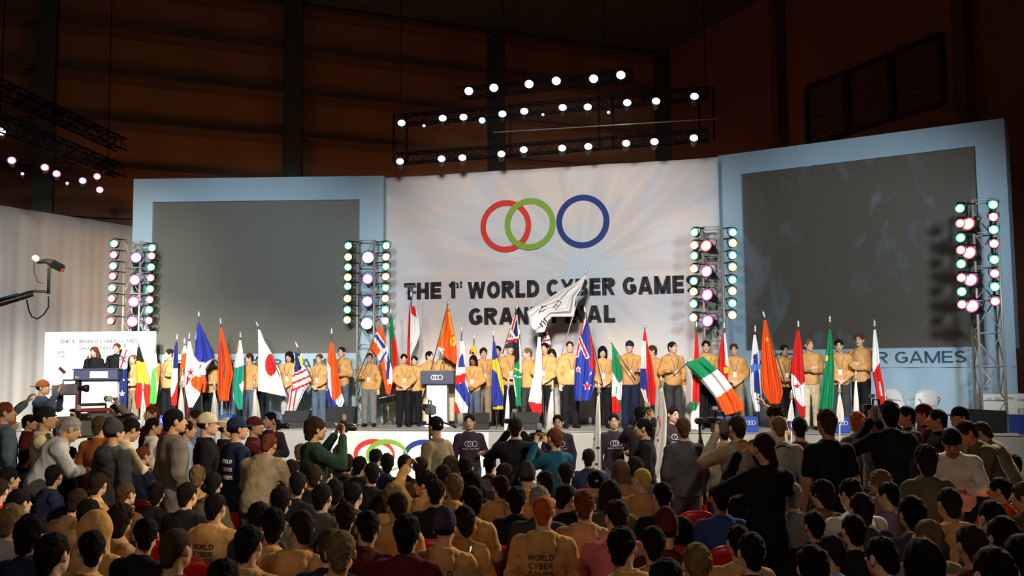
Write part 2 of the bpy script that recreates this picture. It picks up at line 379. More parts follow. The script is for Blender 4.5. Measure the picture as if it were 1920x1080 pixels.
# right arm keys (the person's right, local -x) end in 1; a missing one mirrors the left arm
def P(base, **kw):
    d = dict(base); d['yaw'] = 0; d['nod'] = 0; d.update(kw); return d
POSES = {
 'pole':   P(STAND, el=V3(.25, -.02, 1.15), wr=V3(.10, -.235, 1.13), hd=V3(-.9, -.35, .1), pn=V3(.2, -.9, 0), curl=1.25,
             el1=V3(-.25, -.03, 1.14), wr1=V3(-.06, -.25, 1.02), hd1=V3(.9, -.35, .05), pn1=V3(-.2, -.9, 0), yaw=12),
 'polel':  P(STAND, el=V3(.26, .02, 1.14), wr=V3(.17, -.21, 1.16), hd=V3(-.7, -.5, .25), pn=V3(-.6, -.6, 0), curl=1.25, yaw=-18),
 'clasp':  P(STAND, el=V3(.255, .02, 1.14), wr=V3(.085, -.205, .965), hd=V3(-1, -.35, -.45), pn=V3(-.1, .8, -.3), curl=.6,
             el1=V3(-.255, .02, 1.14), wr1=V3(-.085, -.215, .99), hd1=V3(1, -.3, -.5), pn1=V3(.1, .8, -.3), curl1=.6, nod=6),
 'cross':  P(STAND, el=V3(.25, -.05, 1.13), wr=V3(.02, -.215, 1.14), hd=V3(-1, .15, .1), pn=V3(0, 1, 0), curl=.4,
             el1=V3(-.25, -.06, 1.15), wr1=V3(0, -.235, 1.18), hd1=V3(1, .1, .2), pn1=V3(0, 1, 0), curl1=.4, yaw=25),
 'relax':  P(STAND, yaw=-8),
 'profile': P(STAND, el=V3(.24, .02, 1.12), wr=V3(.20, -.13, .93), yaw=58),
 'photo':  P(STAND, el=V3(.30, -.16, 1.28), wr=V3(.09, -.27, 1.56), hd=V3(-.4, -.25, .8), pn=V3(-.8, .2, -.2), curl=.9,
             el1=V3(-.30, -.17, 1.27), wr1=V3(-.09, -.28, 1.56), hd1=V3(.4, -.25, .8), pn1=V3(.8, .2, -.2), curl1=.9),
 'reach':  P(STAND, el=V3(.27, -.12, 1.55), wr=V3(.16, -.30, 1.74), hd=V3(-.2, -.4, .9), pn=V3(-.4, -.5, -.1), curl=.8, yaw=-20),
 'stoop':  P(STAND, wai=V3(0, -.04, 1.07), che=V3(0, -.13, 1.24), nk=V3(0, -.20, 1.39), hc=V3(0, -.29, 1.53), sh=V3(.168, -.16, 1.335),
             el=V3(.25, -.27, 1.12), wr=V3(.10, -.42, 1.10), hd=V3(-.6, -.6, .1), pn=V3(-.2, -.2, -1), curl=.7, nod=25),
 'sit':    P(SIT),
 'sitr':   P(SIT, hc=V3(-.015, -.04, 1.22), yaw=38, nod=4),
 'sitl':   P(SIT, hc=V3(.012, -.045, 1.215), yaw=-32, nod=8),
 'lean':   P(SIT, wai=V3(0, -.03, .67), che=V3(0, -.11, .83), nk=V3(0, -.19, .99), hc=V3(0, -.26, 1.155), sh=V3(.168, -.165, .925),
             el=V3(.25, -.32, .75), wr=V3(.13, -.50, .62), hd=V3(-.5, -.8, -.1), pn=V3(0, -.1, -1), yaw=22, nod=14),
 'raise':  P(SIT, el=V3(.29, .02, 1.20), wr=V3(.20, -.04, 1.42), hd=V3(-.7, .1, .55), pn=V3(-.3, .6, -.3), curl=.8, yaw=75),
 'sitcam': P(SIT, el=V3(.29, -.17, .95), wr=V3(.09, -.29, 1.19), hd=V3(-.4, -.25, .8), pn=V3(-.8, .2, -.2), curl=.9,
             el1=V3(-.29, -.17, .95), wr1=V3(-.09, -.30, 1.19), hd1=V3(.4, -.25, .8), pn1=V3(.8, .2, -.2), curl1=.9),
}
def arm(p, sd):
    if sd < 0 and 'el1' in p:
        g = lambda k: p[k + '1'].copy() if k + '1' in p else p[k].copy()
        sh = p['sh'].copy(); sh.x *= -1
        return sh, g('el'), g('wr'), g('hd').normalized(), g('pn').normalized(), p.get('curl1', p['curl'])
    if sd < 0:
        src = STAND if not p['seat'] else SIT
        one = p.get('_both', False) or p['el'] in (src['el'],)
        q = p if (p['hd'] == src['hd'] or p['nod'] in (25, 14)) else src     # single raised arm: the other stays down
        m = lambda v: V3(-v.x, v.y, v.z)
        sh = m(p['sh']); return sh, m(q['el']), m(q['wr']), m(q['hd']).normalized(), m(q['pn']).normalized(), q['curl']
    return p['sh'].copy(), p['el'].copy(), p['wr'].copy(), p['hd'].normalized(), p['pn'].normalized(), p['curl']
def leg(p, sd):
    m = lambda v: V3(v.x * sd, v.y, v.z)
    return m(p['hip']), m(p['kn']), m(p['an']), m(p['toe'])
def head_R(p):
    return Matrix.Rotation(math.radians(p['yaw']), 3, 'Z') @ Matrix.Rotation(math.radians(p['nod']), 3, 'X')
def head_M(p):
    M = head_R(p).to_4x4(); M.translation = p['hc']; return M
def bounds(p, pad=.14):
    pts = [p['pel'], p['che'], p['hc'] + V3(0, 0, .05)]
    for sd in (1, -1):
        pts += list(arm(p, sd)[:3]) + list(leg(p, sd))
        a = arm(p, sd); pts.append(a[2] + a[3] * .12)
    lo = [min(q[i] for q in pts) - pad for i in range(3)]; hi = [max(q[i] for q in pts) + pad for i in range(3)]
    lo[2] = max(lo[2], -.03); return lo, hi
def torso(F, p, g, k=.05):
    Y = (0, 1, 0)
    F.cone(p['pel'], p['wai'], .146 + g, .128 + g, k, (Y, 1.36)); F.cone(p['wai'], p['che'], .128 + g, .152 + g, k, (Y, 1.32))
    sl = p['sh'].copy(); sr = V3(-sl.x, sl.y, sl.z)
    mid = (sl + sr) / 2
    F.cone(p['che'], mid - V3(0, 0, .09), .144 + g, .112 + g, k, (Y, 1.36))
    for q in (sl, sr):
        F.cone(q, p['nk'] - (p['nk'] - mid) * .55, .050 + g * .85, .060 + g * .6, k)
    F.cone(mid + V3(0, 0, -.01), p['nk'], .075 + g * .6, .056 + g * .3, k)
def build_body(p, name):
    lo, hi = bounds(p); F = Field(lo, hi, .0105)
    torso(F, p, 0)
    R = head_R(p); hc = p['hc']; L = lambda x, y, z: hc + R @ V3(x, y, z)
    F.cone(p['nk'] - V3(0, 0, .03), hc + R @ V3(0, .025, -.05), .057, .052, .02)
    F.ell(L(0, .014, .028), (.075, .094, .088), R, .02)
    F.ell(L(0, -.032, -.028), (.060, .066, .084), R, .02)
    F.cone(L(.040, -.012, -.062), L(0, -.066, -.088), .026, .022, .02); F.cone(L(-.040, -.012, -.062), L(0, -.066, -.088), .026, .022, .02)
    F.ell(L(.029, -.104, .006), (.019, .014, .012), R, .008, 'sub'); F.ell(L(-.029, -.104, .006), (.019, .014, .012), R, .008, 'sub')
    F.cone(L(0, -.092, .010), L(0, -.114, -.028), .0085, .0135, .008)
    F.ell(L(0, -.094, -.058), (.022, .010, .009), R, .006)
    for sd in (1, -1): F.ell(L(sd * .079, .012, -.008), (.0115, .021, .033), R, .008)
    for sd in (1, -1):
        sh, el, wr, hd, pn, cu = arm(p, sd)
        F.cone(sh, el, .050, .041, .02); F.cone(el, wr, .041, .027, .015)
        lat = hd.cross(pn).normalized(); 
        th = lat if lat.z >= 0 or abs(lat.z) < .1 else -lat
        if abs(hd.z) > .8: th = V3(0, -1, 0) if p['el'] == STAND['el'] else (V3(-sd, 0, 0))
        th = (th - hd * th.dot(hd)).normalized(); pn = (pn - hd * pn.dot(hd)); pn = (pn - th * pn.dot(th))
        pn = pn.normalized() if pn.length > .1 else hd.cross(th)
        F.cone(wr + hd * .02, wr + hd * .068, .027, .031, .012, (pn, 1.9))
        for i, (o, ln) in enumerate([(.029, .9), (.010, 1.0), (-.010, .94), (-.028, .76)]):
            b = wr + hd * .085 + th * o
            d1 = hd * math.cos(cu * .7) + pn * math.sin(cu * .7); d2 = hd * math.cos(cu * 1.7) + pn * math.sin(cu * 1.7)
            m_ = b + d1 * .042 * ln; e_ = m_ + d2 * .040 * ln
            F.cone(b - hd * .01, m_, .0095, .009, .004); F.cone(m_, e_, .009, .0078, .004)
        b = wr + hd * .03 + th * .024; m_ = b + (hd * .55 + th * .75 + pn * .25).normalized() * .036; e_ = m_ + (hd * .9 + th * .2 + pn * .5).normalized() * .03
        F.cone(b, m_, .0125, .0105, .006); F.cone(m_, e_, .0105, .009, .005)
        hip, kn, an, toe = leg(p, sd)
        F.cone(hip, kn, .076, .054, .03); F.cone(kn, an, .056, .036, .02); F.cone(an - V3(0, 0, .03), toe, .040, .032, .02)
    F.cut((0, 0, 0.006), (0, 0, -1))
    return F.mesh(name)
def build_top(p, kind):
    """hoodie, jacket, shirt or tee"""
    lo, hi = bounds(p, .17); F = Field(lo, hi, .0135)
    g = {'hoodie': .026, 'jacket': .024, 'coat': .034, 'shirt': .016, 'tee': .017}[kind]
    torso(F, p, g)
    up = (p['nk'] - p['che']).normalized()
    for sd in (1, -1):
        sh, el, wr, hd, pn, cu = arm(p, sd)
        F.cone(sh, el if kind != 'tee' else sh.lerp(el, .62), .056 + g * .9, (.047 if kind != 'tee' else .056) + g * .8, .03)
        if kind != 'tee':
            e = el.lerp(wr, .93); F.cone(el, e, .047 + g * .8, .033 + g * .35, .03)
            if kind == 'hoodie': F.cone(el.lerp(wr, .80), e, .030 + g * .75, .030 + g * .3, .01)
    if kind == 'coat' and not p['seat']:
        for sd in (1, -1):
            hip, kn, an, toe = leg(p, sd); F.cone(hip, kn, .125, .12, .06)
    elif not p['seat']:
        F.cone(p['pel'] - V3(0, 0, .15), p['pel'] + V3(0, 0, .02), .178 + g * .5, .158 + g * .7, .04, ((0, 1, 0), 1.30))
    big = kind in ('hoodie', 'jacket', 'coat'); F.noise(.006 if big else .003, 24, 1.0, .6); F.folds(.0075 if big else .004, p['nk'])
    if p['seat']: F.cut(p['pel'] - V3(0, 0, .05), (0, -.25, -1))
    if not p['seat']: F.cut(p['pel'] - V3(0, 0, .42 if kind == 'coat' else .075), (0, 0, -1))
    if kind == 'hoodie':
        b = p['nk']; tilt = (p['hc'] - b).normalized()
        pass
        for a in range(14):       # the collar ring and the hood lying on the upper back
            t = a / 14 * 2 * PI; t2 = (a + 1) / 14 * 2 * PI
            q = [b + V3(.096 * math.cos(x), .022 - .088 * math.sin(x), .004 - .020 * math.sin(x)) for x in (t, t2)]
            r = [.030 + .014 * max(0, -math.sin(x)) for x in (t, t2)]
            F.cone(q[0], q[1], r[0], r[1], .012)
        F.ell(b + V3(0, .122, -.060), (.118, .052, .095), None, .018); F.ell(b + V3(0, .135, -.020), (.085, .040, .045), None, .012)
        F.ell(b + V3(0, .085, .030), (.070, .034, .026), None, .015, 'sub')
        F.noise(.003, 60, .3)
    else:
        b = p['nk']; r0 = .024 if kind in ('jacket', 'coat') else .014
        for a in range(12):
            t = a / 12 * 2 * PI; t2 = (a + 1) / 12 * 2 * PI
            q = [b + V3(.066 * math.cos(x), .008 - .062 * math.sin(x), .004 - .022 * math.sin(x)) for x in (t, t2)]
            F.cone(q[0], q[1], r0, r0, .012)
    # neck opening: hollow out what the neck and the head need
    Rm = head_R(p); hc = p['hc']
    F.cone(b + V3(0, -.004, .012), hc, .050, .058, .006, None, 'sub')
    return F.mesh(kind)
def build_hood_up(p):
    Rm = head_R(p); hc = p['hc']; lo = [hc[i] - .26 for i in range(3)]; hi = [hc[i] + .26 for i in range(3)]; lo[2] -= .12
    F = Field(lo, hi, .010); L = lambda x, y, z: hc + Rm @ V3(x, y, z)
    F.ell(L(0, .022, .025), (.112, .128, .125), Rm, .02); F.cone(L(0, .02, -.02), p['nk'] + V3(0, .02, -.03), .108, .125, .04)
    F.ell(L(0, -.135, -.015), (.075, .11, .105), Rm, .02, 'sub'); F.noise(.004, 30); 
    F.ell(L(0, .0, .0), (.086, .104, .112), Rm, .01, 'sub')
    return F.mesh('hood')
def build_trousers(p, wide=.026):
    lo, hi = bounds(p, .12); hi[2] = p['pel'].z + .2; F = Field(lo, hi, .0135)
    F.cone(p['pel'] - V3(0, 0, .03), p['pel'] + V3(0, 0, .04), .153 + wide * .5, .148 + wide * .5, .03, ((0, 1, 0), 1.32))
    for sd in (1, -1):
        hip, kn, an, toe = leg(p, sd)
        F.cone(hip, kn, .074 + wide, .056 + wide, .02); F.cone(kn, an, .058 + wide, .050 + wide, .02)
    F.noise(.004, 24, .6, .7); F.cut((0, 0, .075), (0, 0, -1)); F.cut((0, 0, p['pel'].z + .06), (0, 0, 1))
    return F.mesh('trousers')
def build_shoe(p, sd):
    hip, kn, an, toe = leg(p, sd); lo = [min(an[i], toe[i]) - .12 for i in range(3)]; hi = [max(an[i], toe[i]) + .12 for i in range(3)]
    lo[2] = -.03; F = Field(lo, hi, .009)
    F.cone(an + V3(0, .02, -.05), toe, .050, .044, .01); F.cone(an, an - V3(0, 0, .03), .052, .054, .02)
    F.cut((0, 0, .003), (0, 0, -1)); F.cut((0, 0, .115), (0, 0, 1)); F.cut(toe + V3(0, 0, .045), (0, -.5, 1))
    return F.mesh('shoe')

HAIR = {}
def hair_mesh(kind):
    """in head coordinates: origin at the head centre, face toward -Y"""
    if kind in HAIR: return HAIR[kind]
    F = Field((-.20, -.26, -.34 if kind in ('long', 'pony', 'bob') else -.16), (.20, .24, .22), .0075 if kind not in ('long', 'pony') else .009)
    face = lambda top=.05, w=.072: F.ell((0, -.112, -.045), (w, .070, .045 + top), None, .012, 'sub')
    if kind == 'short':
        F.ell((0, .017, .036), (.083, .102, .092), None, .01); F.cone((0, .060, .0), (0, .070, -.055), .062, .046, .02)
        F.noise(.0055, 85, .4); F.noise(.004, 180, 1.1); face(.088); F.cut((0, -.09, .02), (0, -1, .35))
        for s in (1, -1): F.ell((s * .080, -.002, -.046), (.030, .052, .052), None, .006, 'sub')
    elif kind == 'buzz':
        F.ell((0, .015, .033), (.0795, .0985, .088), None, .01); F.cone((0, .06, .0), (0, .070, -.05), .055, .042, .02)
        F.noise(.0012, 240); face(.095); F.cut((0, -.088, .03), (0, -1, .5))
        for s in (1, -1): F.ell((s * .080, -.002, -.046), (.034, .058, .058), None, .006, 'sub')
    elif kind == 'thick':
        F.ell((0, .018, .038), (.089, .109, .099), None, .01); F.cone((0, .055, .0), (0, .066, -.07), .078, .055, .02)
        F.noise(.008, 60, .8); F.noise(.004, 150, .2); face(.075)
        for s in (1, -1): F.ell((s * .088, -.012, -.060), (.030, .042, .050), None, .006, 'sub')
    elif kind == 'spiky':
        F.ell((0, .012, .040), (.088, .106, .098), None, .01); F.cone((0, .058, .0), (0, .068, -.06), .066, .048, .02)
        rr = random.Random(3)
        for i in range(46):
            a = rr.uniform(0, 2 * PI); e = rr.uniform(.15, 1.45); d = V3(math.cos(a) * math.cos(e), math.sin(a) * math.cos(e), math.sin(e))
            b = V3(d.x * .078, .012 + d.y * .096, .04 + d.z * .086); F.cone(b, b + (d + V3(rr.uniform(-.5, .5), -.2, .2)).normalized() * rr.uniform(.025, .042), .017, .005, .006)
        F.noise(.003, 120); face(.078)
        for s in (1, -1): F.ell((s * .086, -.004, -.052), (.030, .048, .050), None, .006, 'sub')
    elif kind == 'curly':
        F.ell((0, .02, .038), (.091, .109, .098), None, .01); F.cone((0, .055, .0), (0, .066, -.075), .085, .064, .02)
        rr = random.Random(5)
        for i in range(120):
            a = rr.uniform(0, 2 * PI); e = rr.uniform(-.6, 1.5); d = V3(math.cos(a) * math.cos(e), math.sin(a) * math.cos(e), math.sin(e))
            F.ell(V3(d.x * .090, .02 + d.y * .106, .033 + d.z * .097), (.016, .016, .014), None, .004)
        face(.075)
    elif kind == 'bob':
        F.ell((0, .018, .038), (.092, .112, .098), None, .01); F.cone((.052, .03, .0), (.058, .03, -.115), .055, .048, .03); F.cone((-.052, .03, .0), (-.058, .03, -.115), .055, .048, .03)
        F.cone((0, .06, .0), (0, .062, -.115), .07, .058, .02); F.noise(.004, 80, .4, .3); F.noise(.0025, 170, .1, .2)
        F.ell((0, -.125, -.06), (.068, .090, .115), None, .01, 'sub'); F.cut((0, 0, -.14), (0, 0, -1))
    elif kind == 'long':
        F.ell((0, .018, .038), (.092, .112, .098), None, .01)
        for s in (.055, 0, -.055): F.cone((s, .045, .0), (s * 1.25, .075, -.26), .060, .048, .03)
        F.noise(.005, 80, .4, .25); F.noise(.003, 170, .1, .15); F.ell((0, -.125, -.06), (.068, .090, .13), None, .01, 'sub'); F.ell((0, -.02, -.17), (.075, .07, .09), None, .01, 'sub')
    elif kind == 'pony':
        F.ell((0, .017, .036), (.086, .105, .094), None, .01); F.cone((0, .055, .0), (0, .066, -.05), .066, .046, .02)
        F.ell((0, .115, .0), (.024, .026, .024), None, .015); F.cone((0, .125, -.01), (0, .145, -.11), .024, .034, .02); F.cone((0, .145, -.11), (0, .125, -.26), .034, .012, .02)
        F.noise(.003, 110, .2, .4); face(.085)
        for s in (1, -1): F.ell((s * .080, -.002, -.046), (.030, .050, .052), None, .006, 'sub')
    elif kind == 'bald':
        F.ell((0, .030, -.005), (.081, .088, .050), None, .01); F.noise(.002, 180); F.cut((0, 0, .03), (0, -.7, 1)); face(.05)
        for s in (1, -1): F.ell((s * .080, -.002, -.046), (.030, .048, .048), None, .006, 'sub')
    elif kind == 'beanie':
        F.ell((0, .020, .050), (.091, .110, .108), None, .01); F.ell((0, .045, .145), (.045, .05, .035), None, .05); F.cut((0, 0, .0), (0, -.12, -1)); 
        F.cone((0, -.02, .012), (0, .05, -.002), .0, .0, 0); F.noise(.0022, 150, .2, .2)
    elif kind == 'cap':
        F.ell((0, .015, .046), (.088, .107, .092), None, .01); F.cut((0, 0, .018), (0, 0, -1)); F.ell((0, .015, .138), (.009, .009, .006), None, .004)
        F.ell((0, -.122, .030), (.068, .076, .009), None, .010); F.ell((0, .128, .035), (.030, .030, .028), None, .004, 'sub')
    elif kind == 'capback':
        F.ell((0, .015, .046), (.088, .107, .092), None, .01); F.cut((0, 0, .018), (0, 0, -1)); F.ell((0, .015, .138), (.009, .009, .006), None, .004)
        F.ell((0, .150, .026), (.066, .068, .009), None, .010)
    elif kind == 'capfringe':   # the hair that shows below a cap
        F.ell((0, .020, .010), (.083, .103, .060), None, .01); F.noise(.003, 120); F.cut((0, 0, .025), (0, 0, 1)); F.cut((0, 0, -.060), (0, -.4, -1)); face(.03, .078); F.cut((0, -.02, 0), (0, -1, 0))
        for s in (1, -1): F.ell((s * .082, -.004, -.040), (.026, .036, .036), None, .006, 'sub')
    me = F.mesh({'cap': 'cap', 'capback': 'cap', 'beanie': 'beanie'}.get(kind, 'hair')); HAIR[kind] = me
    return me

def eye_mesh():
    mb = MB(); r = .0125
    prof = [(r * math.sin(PI * i / 8), -r * math.cos(PI * i / 8)) for i in range(9)]
    mb.lathe(prof, Matrix.Rotation(PI / 2, 4, 'X'), 12); me = mb.mesh('eye')
    me.materials.append(mat('eye_white', (.75, .72, .68), .3)); me.materials.append(mat('iris', (.03, .02, .015), .2))
    for f in me.polygons:
        if f.center.y < -r * .72: f.material_index = 1
    return me
EYE = eye_mesh()
def brow_mesh(sd):
    mb = MB(); mb.tube([(sd * .012, -.0985, .026), (sd * .028, -.0985, .032), (sd * .046, -.088, .027)], [.0035, .0045, .002], 6); return mb.mesh('eyebrow')
BROW = {1: brow_mesh(1), -1: brow_mesh(-1)}
def lips_mesh():
    mb = MB(); mb.tube([(-.022, -.097, -.059), (-.008, -.1035, -.056), (0, -.1045, -.057), (.008, -.1035, -.056), (.022, -.097, -.059)], [.002, .0045, .004, .0045, .002], 6)
    mb.tube([(-.018, -.098, -.063), (0, -.104, -.066), (.018, -.098, -.063)], [.002, .0055, .002], 6); return mb.mesh('lips')
LIPS = lips_mesh()

SKIN = {'f': (.58, .33, .20), 'a': (.50, .29, .16), 'p': (.62, .38, .27), 'd': (.20, .11, .065), 'r': (.50, .20, .12)}
def skin(k): return mat('skin_' + k, SKIN[k], .55, bump=.15, bscale=60, var=.06, vscale=14, spec=.3)
HCOL = {'bk': (.012, .010, .010), 'db': (.030, .018, .012), 'br': (.075, .042, .022), 'lb': (.20, .125, .06), 'bl': (.50, .36, .17), 'or': (.55, .13, .02),
        'gy': (.32, .30, .28), 'rd': (.16, .045, .02), 'ye': (.72, .48, .14)}
def haircol(k): return mat('hair_' + k, tuple(c * .75 for c in HCOL[k]), .85, bump=.5, bscale=110, var=.3, vscale=22, spec=.06)
TCOL = {'tan': (.56, .305, .115), 'tan2': (.46, .275, .13), 'blk': (.012, .012, .014), 'nav': (.018, .024, .055), 'gry': (.17, .165, .16), 'dgr': (.045, .045, .048),
        'olv': (.105, .095, .055), 'mar': (.085, .015, .018), 'brn': (.13, .060, .030), 'lbl': (.28, .36, .55), 'blu': (.035, .065, .20), 'org': (.62, .10, .025),
        'wht': (.66, .64, .60), 'crm': (.60, .50, .34), 'pnk': (.62, .16, .17), 'tea': (.012, .075, .115), 'pur': (.055, .042, .085), 'den': (.085, .115, .16),
        'khk': (.24, .19, .12), 'red': (.45, .02, .015), 'lgr': (.36, .34, .32), 'grn': (.020, .045, .028), 'stf': (.050, .035, .055), 'coat': (.15, .125, .105), 'rst': (.26, .075, .022),
        'slv': (.40, .40, .40), 'pl': (.16, .12, .24)}
def fab(k): return cloth('cloth_' + k, TCOL[k], .15)

PROTO = {}
def shared(key, fn):
    if key not in PROTO: PROTO[key] = fn()
    return PROTO[key]
def place_part(name, me, m, root, M=None):
    o = bpy.data.objects.new(name, me); C.objects.link(o); o.parent = root
    if len(me.materials) == 0: me.materials.append(m)
    if m is not None: setm(o, m)
    if M is not None: o.matrix_local = M
    return o
def person(label, loc, face, pose='relax', top=('hoodie', 'tan'), legs='dgr', hair=('short', 'bk'), sk='a', h=1.75, group=None, face_on=False, shoe='blk', hood=None, legw=.026):
    """face: angle in degrees of the way the body faces, 0 = toward the camera (-Y), 180 = toward the stage"""
    p = POSES[pose]; sc = h / (1.75 if not p['seat'] else 1.34)
    r = thing('person', label, 'person', loc, math.radians(face), group); r.scale = (sc, sc, sc)
    place_part('body', shared(('body', pose), lambda: build_body(p, 'body')), skin(sk), r)
    place_part(top[0], shared((top[0], pose), lambda: build_top(p, top[0])), fab(top[1]), r)
    key = STAND if not p['seat'] else SIT; k2 = 'st' if not p['seat'] else 'si'
    place_part('trousers', shared(('tr', k2, legw), lambda: build_trousers(P(key), legw)), fab(legs), r)
    for sd in (1, -1): place_part('shoe', shared(('shoe', k2, sd), lambda: build_shoe(key, sd)), fab(shoe) if shoe in TCOL else fab('blk'), r)
    HM = head_M(p); hk, hcx = hair
    if hk in ('cap', 'capback', 'beanie'):
        place_part('cap' if hk != 'beanie' else 'beanie', hair_mesh(hk), fab(hcx), r, HM)
        place_part('hair', hair_mesh('capfringe'), haircol('bk'), r, HM)
    else: place_part('hair', hair_mesh(hk), haircol(hcx), r, HM)
    if hood: place_part('hood', shared(('hood', pose), lambda: build_hood_up(p)), fab(hood), r)
    if face_on:
        for sd in (1, -1):
            place_part('eye', EYE, None, r, HM @ Matrix.Translation((sd * .030, -.0845, .006)))
            place_part('eyebrow', BROW[sd], haircol(hcx if hk not in ('cap', 'capback', 'beanie') else 'db'), r, HM)
        place_part('lips', LIPS, mat('lips', (.36, .11, .09), .5), r, HM)
    return r
BVH = {}
def surf_y(key, x, z, back=False, fallback=-.15):
    """the y at which a garment mesh is met from the front (or the back)"""
    if key not in BVH:
        me = PROTO[key]; BVH[key] = BVHTree.FromPolygons([v.co[:] for v in me.vertices], [f.vertices[:] for f in me.polygons])
    hit = BVH[key].ray_cast(Vector((x, 1.0 if back else -1.0, z)), Vector((0, -1 if back else 1, 0)))
    return hit[0].y if hit[0] is not None else fallback
def print_on(root, pose, top, txt, size, x, z, m, back=True, bold=.012, rot=0.0, spacing=1.0, arc=0.0):
    """lettering pressed on the cloth of a garment"""
    key = (top, pose)
    me = text_mesh(txt, size, bold, .0015, spacing=spacing)
    import bmesh
    bm = bmesh.new(); bm.from_mesh(me); bmesh.ops.triangulate(bm, faces=bm.faces[:])
    long_e = [e for e in bm.edges if e.calc_length() > size * .35]
    bmesh.ops.subdivide_edges(bm, edges=long_e, cuts=2); bm.to_mesh(me); bm.free()
    s = -1 if back else 1
    for v in me.vertices:
        u, t = v.co.x, v.co.y
        if arc: t -= arc * u * u
        u, t = u * math.cos(rot) - t * math.sin(rot), u * math.sin(rot) + t * math.cos(rot)
        X = x + u * s; Z = z + t
        Yv = surf_y(key, X, Z, back, .15 if back else -.15)
        off = .003 + v.co.z
        v.co = Vector((X, Yv + (off if back else -off), Z))
    me.name = 'lettering'; me.update()
    return obj('lettering', me, m, root)
def rings_on(root, pose, top, x, z, r, m, back=False, sq=1.0):
    """the three-ring emblem on a garment"""
    key = (top, pose); mb = MB()
    for dx in (-1.35 * r, -.35 * r, 1.3 * r):
        pts = []
        for i in range(25):
            a = 2 * PI * i / 24; X = x + dx + r * math.cos(a); Z = z + r * math.sin(a) * sq
            pts.append((X, surf_y(key, X, Z, back, -.15) - .003, Z))
        mb.tube(pts, r * .14, 5, caps=False)
    return mb.build('emblem', m, root)

# ------------------------------------------------------------------ the hall
FLZ, STZ, CEIL = 0.0, 1.05, 14.3
corner = Vector((5.85, 36.0, 0)); bw = Vector((-.9205, -.3907, 0)); rw = Vector((.3907, -.9205, 0)); 
fl = MB(); fl.box((0, 12, -.15), (80, 80, .3)); struct(fl.build('floor', mat('hall_floor', (.06, .055, .05), .55, var=.25, vscale=1.5)))
def wall(name, a, b, m, z1=CEIL, th=.3, side=1):
    a, b = Vector(a), Vector(b); d = (b - a).normalized(); n = Vector((-d.y, d.x, 0)) * side
    mb = MB(); M = frame_mat((a + b) / 2 + n * th / 2, d); L = (b - a).length
    mb.v = []; mb.box((0, 0, 0), (L, th, z1)); vs = [M @ (Vector(v) + Vector((0, 0, z1 / 2))) for v in mb.v]; mb.v = [tuple(v) for v in vs]
    return struct(mb.build(name, m))
def clad_mat(name, col, dcol, scale):
    m = bpy.data.materials.new(name); m.use_nodes = True; nt = m.node_tree; b = nt.nodes['Principled BSDF']; b.inputs['Roughness'].default_value = .75
    tc = nt.nodes.new('ShaderNodeTexCoord'); mp = nt.nodes.new('ShaderNodeMapping'); nt.links.new(tc.outputs['Object'], mp.inputs['Vector'])
    mp.inputs['Scale'].default_value = (1.2, 1.2, .25)
    n = nt.nodes.new('ShaderNodeTexNoise'); n.inputs['Scale'].default_value = .6; n.inputs['Detail'].default_value = 5; nt.links.new(mp.outputs['Vector'], n.inputs['Vector'])
    r = nt.nodes.new('ShaderNodeValToRGB'); r.color_ramp.elements[0].position = .3; r.color_ramp.elements[1].position = .75
    r.color_ramp.elements[0].color = (*dcol, 1); r.color_ramp.elements[1].color = (*col, 1)
    nt.links.new(n.outputs['Fac'], r.inputs['Fac']); nt.links.new(r.outputs['Color'], b.inputs['Base Color']); return m
CLAD = clad_mat('wall_cladding', (.30, .135, .065), (.22, .095, .045), 1)
CLAD2 = clad_mat('side_cladding', (.22, .07, .035), (.16, .05, .028), 1)
WB_A = corner + bw * 34
wall('wall_back', corner, WB_A, CLAD, side=-1)
wall('wall_right', corner + rw * 48, corner, CLAD2, side=-1)
wall('wall_left', WB_A, WB_A + rw * 48, CLAD, side=-1)
wall('wall_front', WB_A + rw * 48, corner + rw * 48, CLAD2, side=-1)
ce = MB(); ce.box((0, 12, CEIL + .15), (80, 80, .3)); struct(ce.build('ceiling', mat('ceiling_sheet', (.07, .072, .06), .9, var=.2, vscale=1)))
steel = mat('dark_steel', (.060, .062, .052), .55, .3)
def along(p0, d, s, off, z): return p0 + d * s + Vector((d.y, -d.x, 0)) * off + Vector((0, 0, z))
nback = Vector((-bw.y, bw.x, 0)); nback = nback if nback.y < 0 else -nback     # points into the hall
nright = Vector((-rw.y, rw.x, 0)); nright = nright if nright.x < 0 else -nright
k = 1
for s in (.25, 7.05, 14.1, 21.2, 28.2):       # steel columns with flanges on the back wall
    mb = MB(); M = frame_mat(corner + bw * s + nback * .34, bw)
    for (y, wd, dp) in ((-.16, .52, .05), (.16, .52, .05), (0, .06, .32)):
        b = MB(); b.box((0, 0, 0), (wd, dp, CEIL)); mb.add([M @ (Vector(v) + Vector((0, y, CEIL / 2))) for v in b.v], b.f)
    o = struct(mb.build('trim_%d' % k, steel)); k += 1
for z in [8.35 - 1.42 * 2, 8.35 - 1.42, 8.35, 9.77, 11.19, 12.61, 14.0]:   # girts between the columns
    mb = MB(); M = frame_mat(corner + bw * 17 + nback * .13 + Vector((0, 0, z)), bw)
    b = MB(); b.box((0, 0, 0), (33, .24, .09)); b.box((0, -.1, -.12), (33, .03, .16)); mb.add([M @ Vector(v) for v in b.v], b.f)
    struct(mb.build('trim_%d' % k, mat('girt', (.16, .075, .045), .7))); k += 1
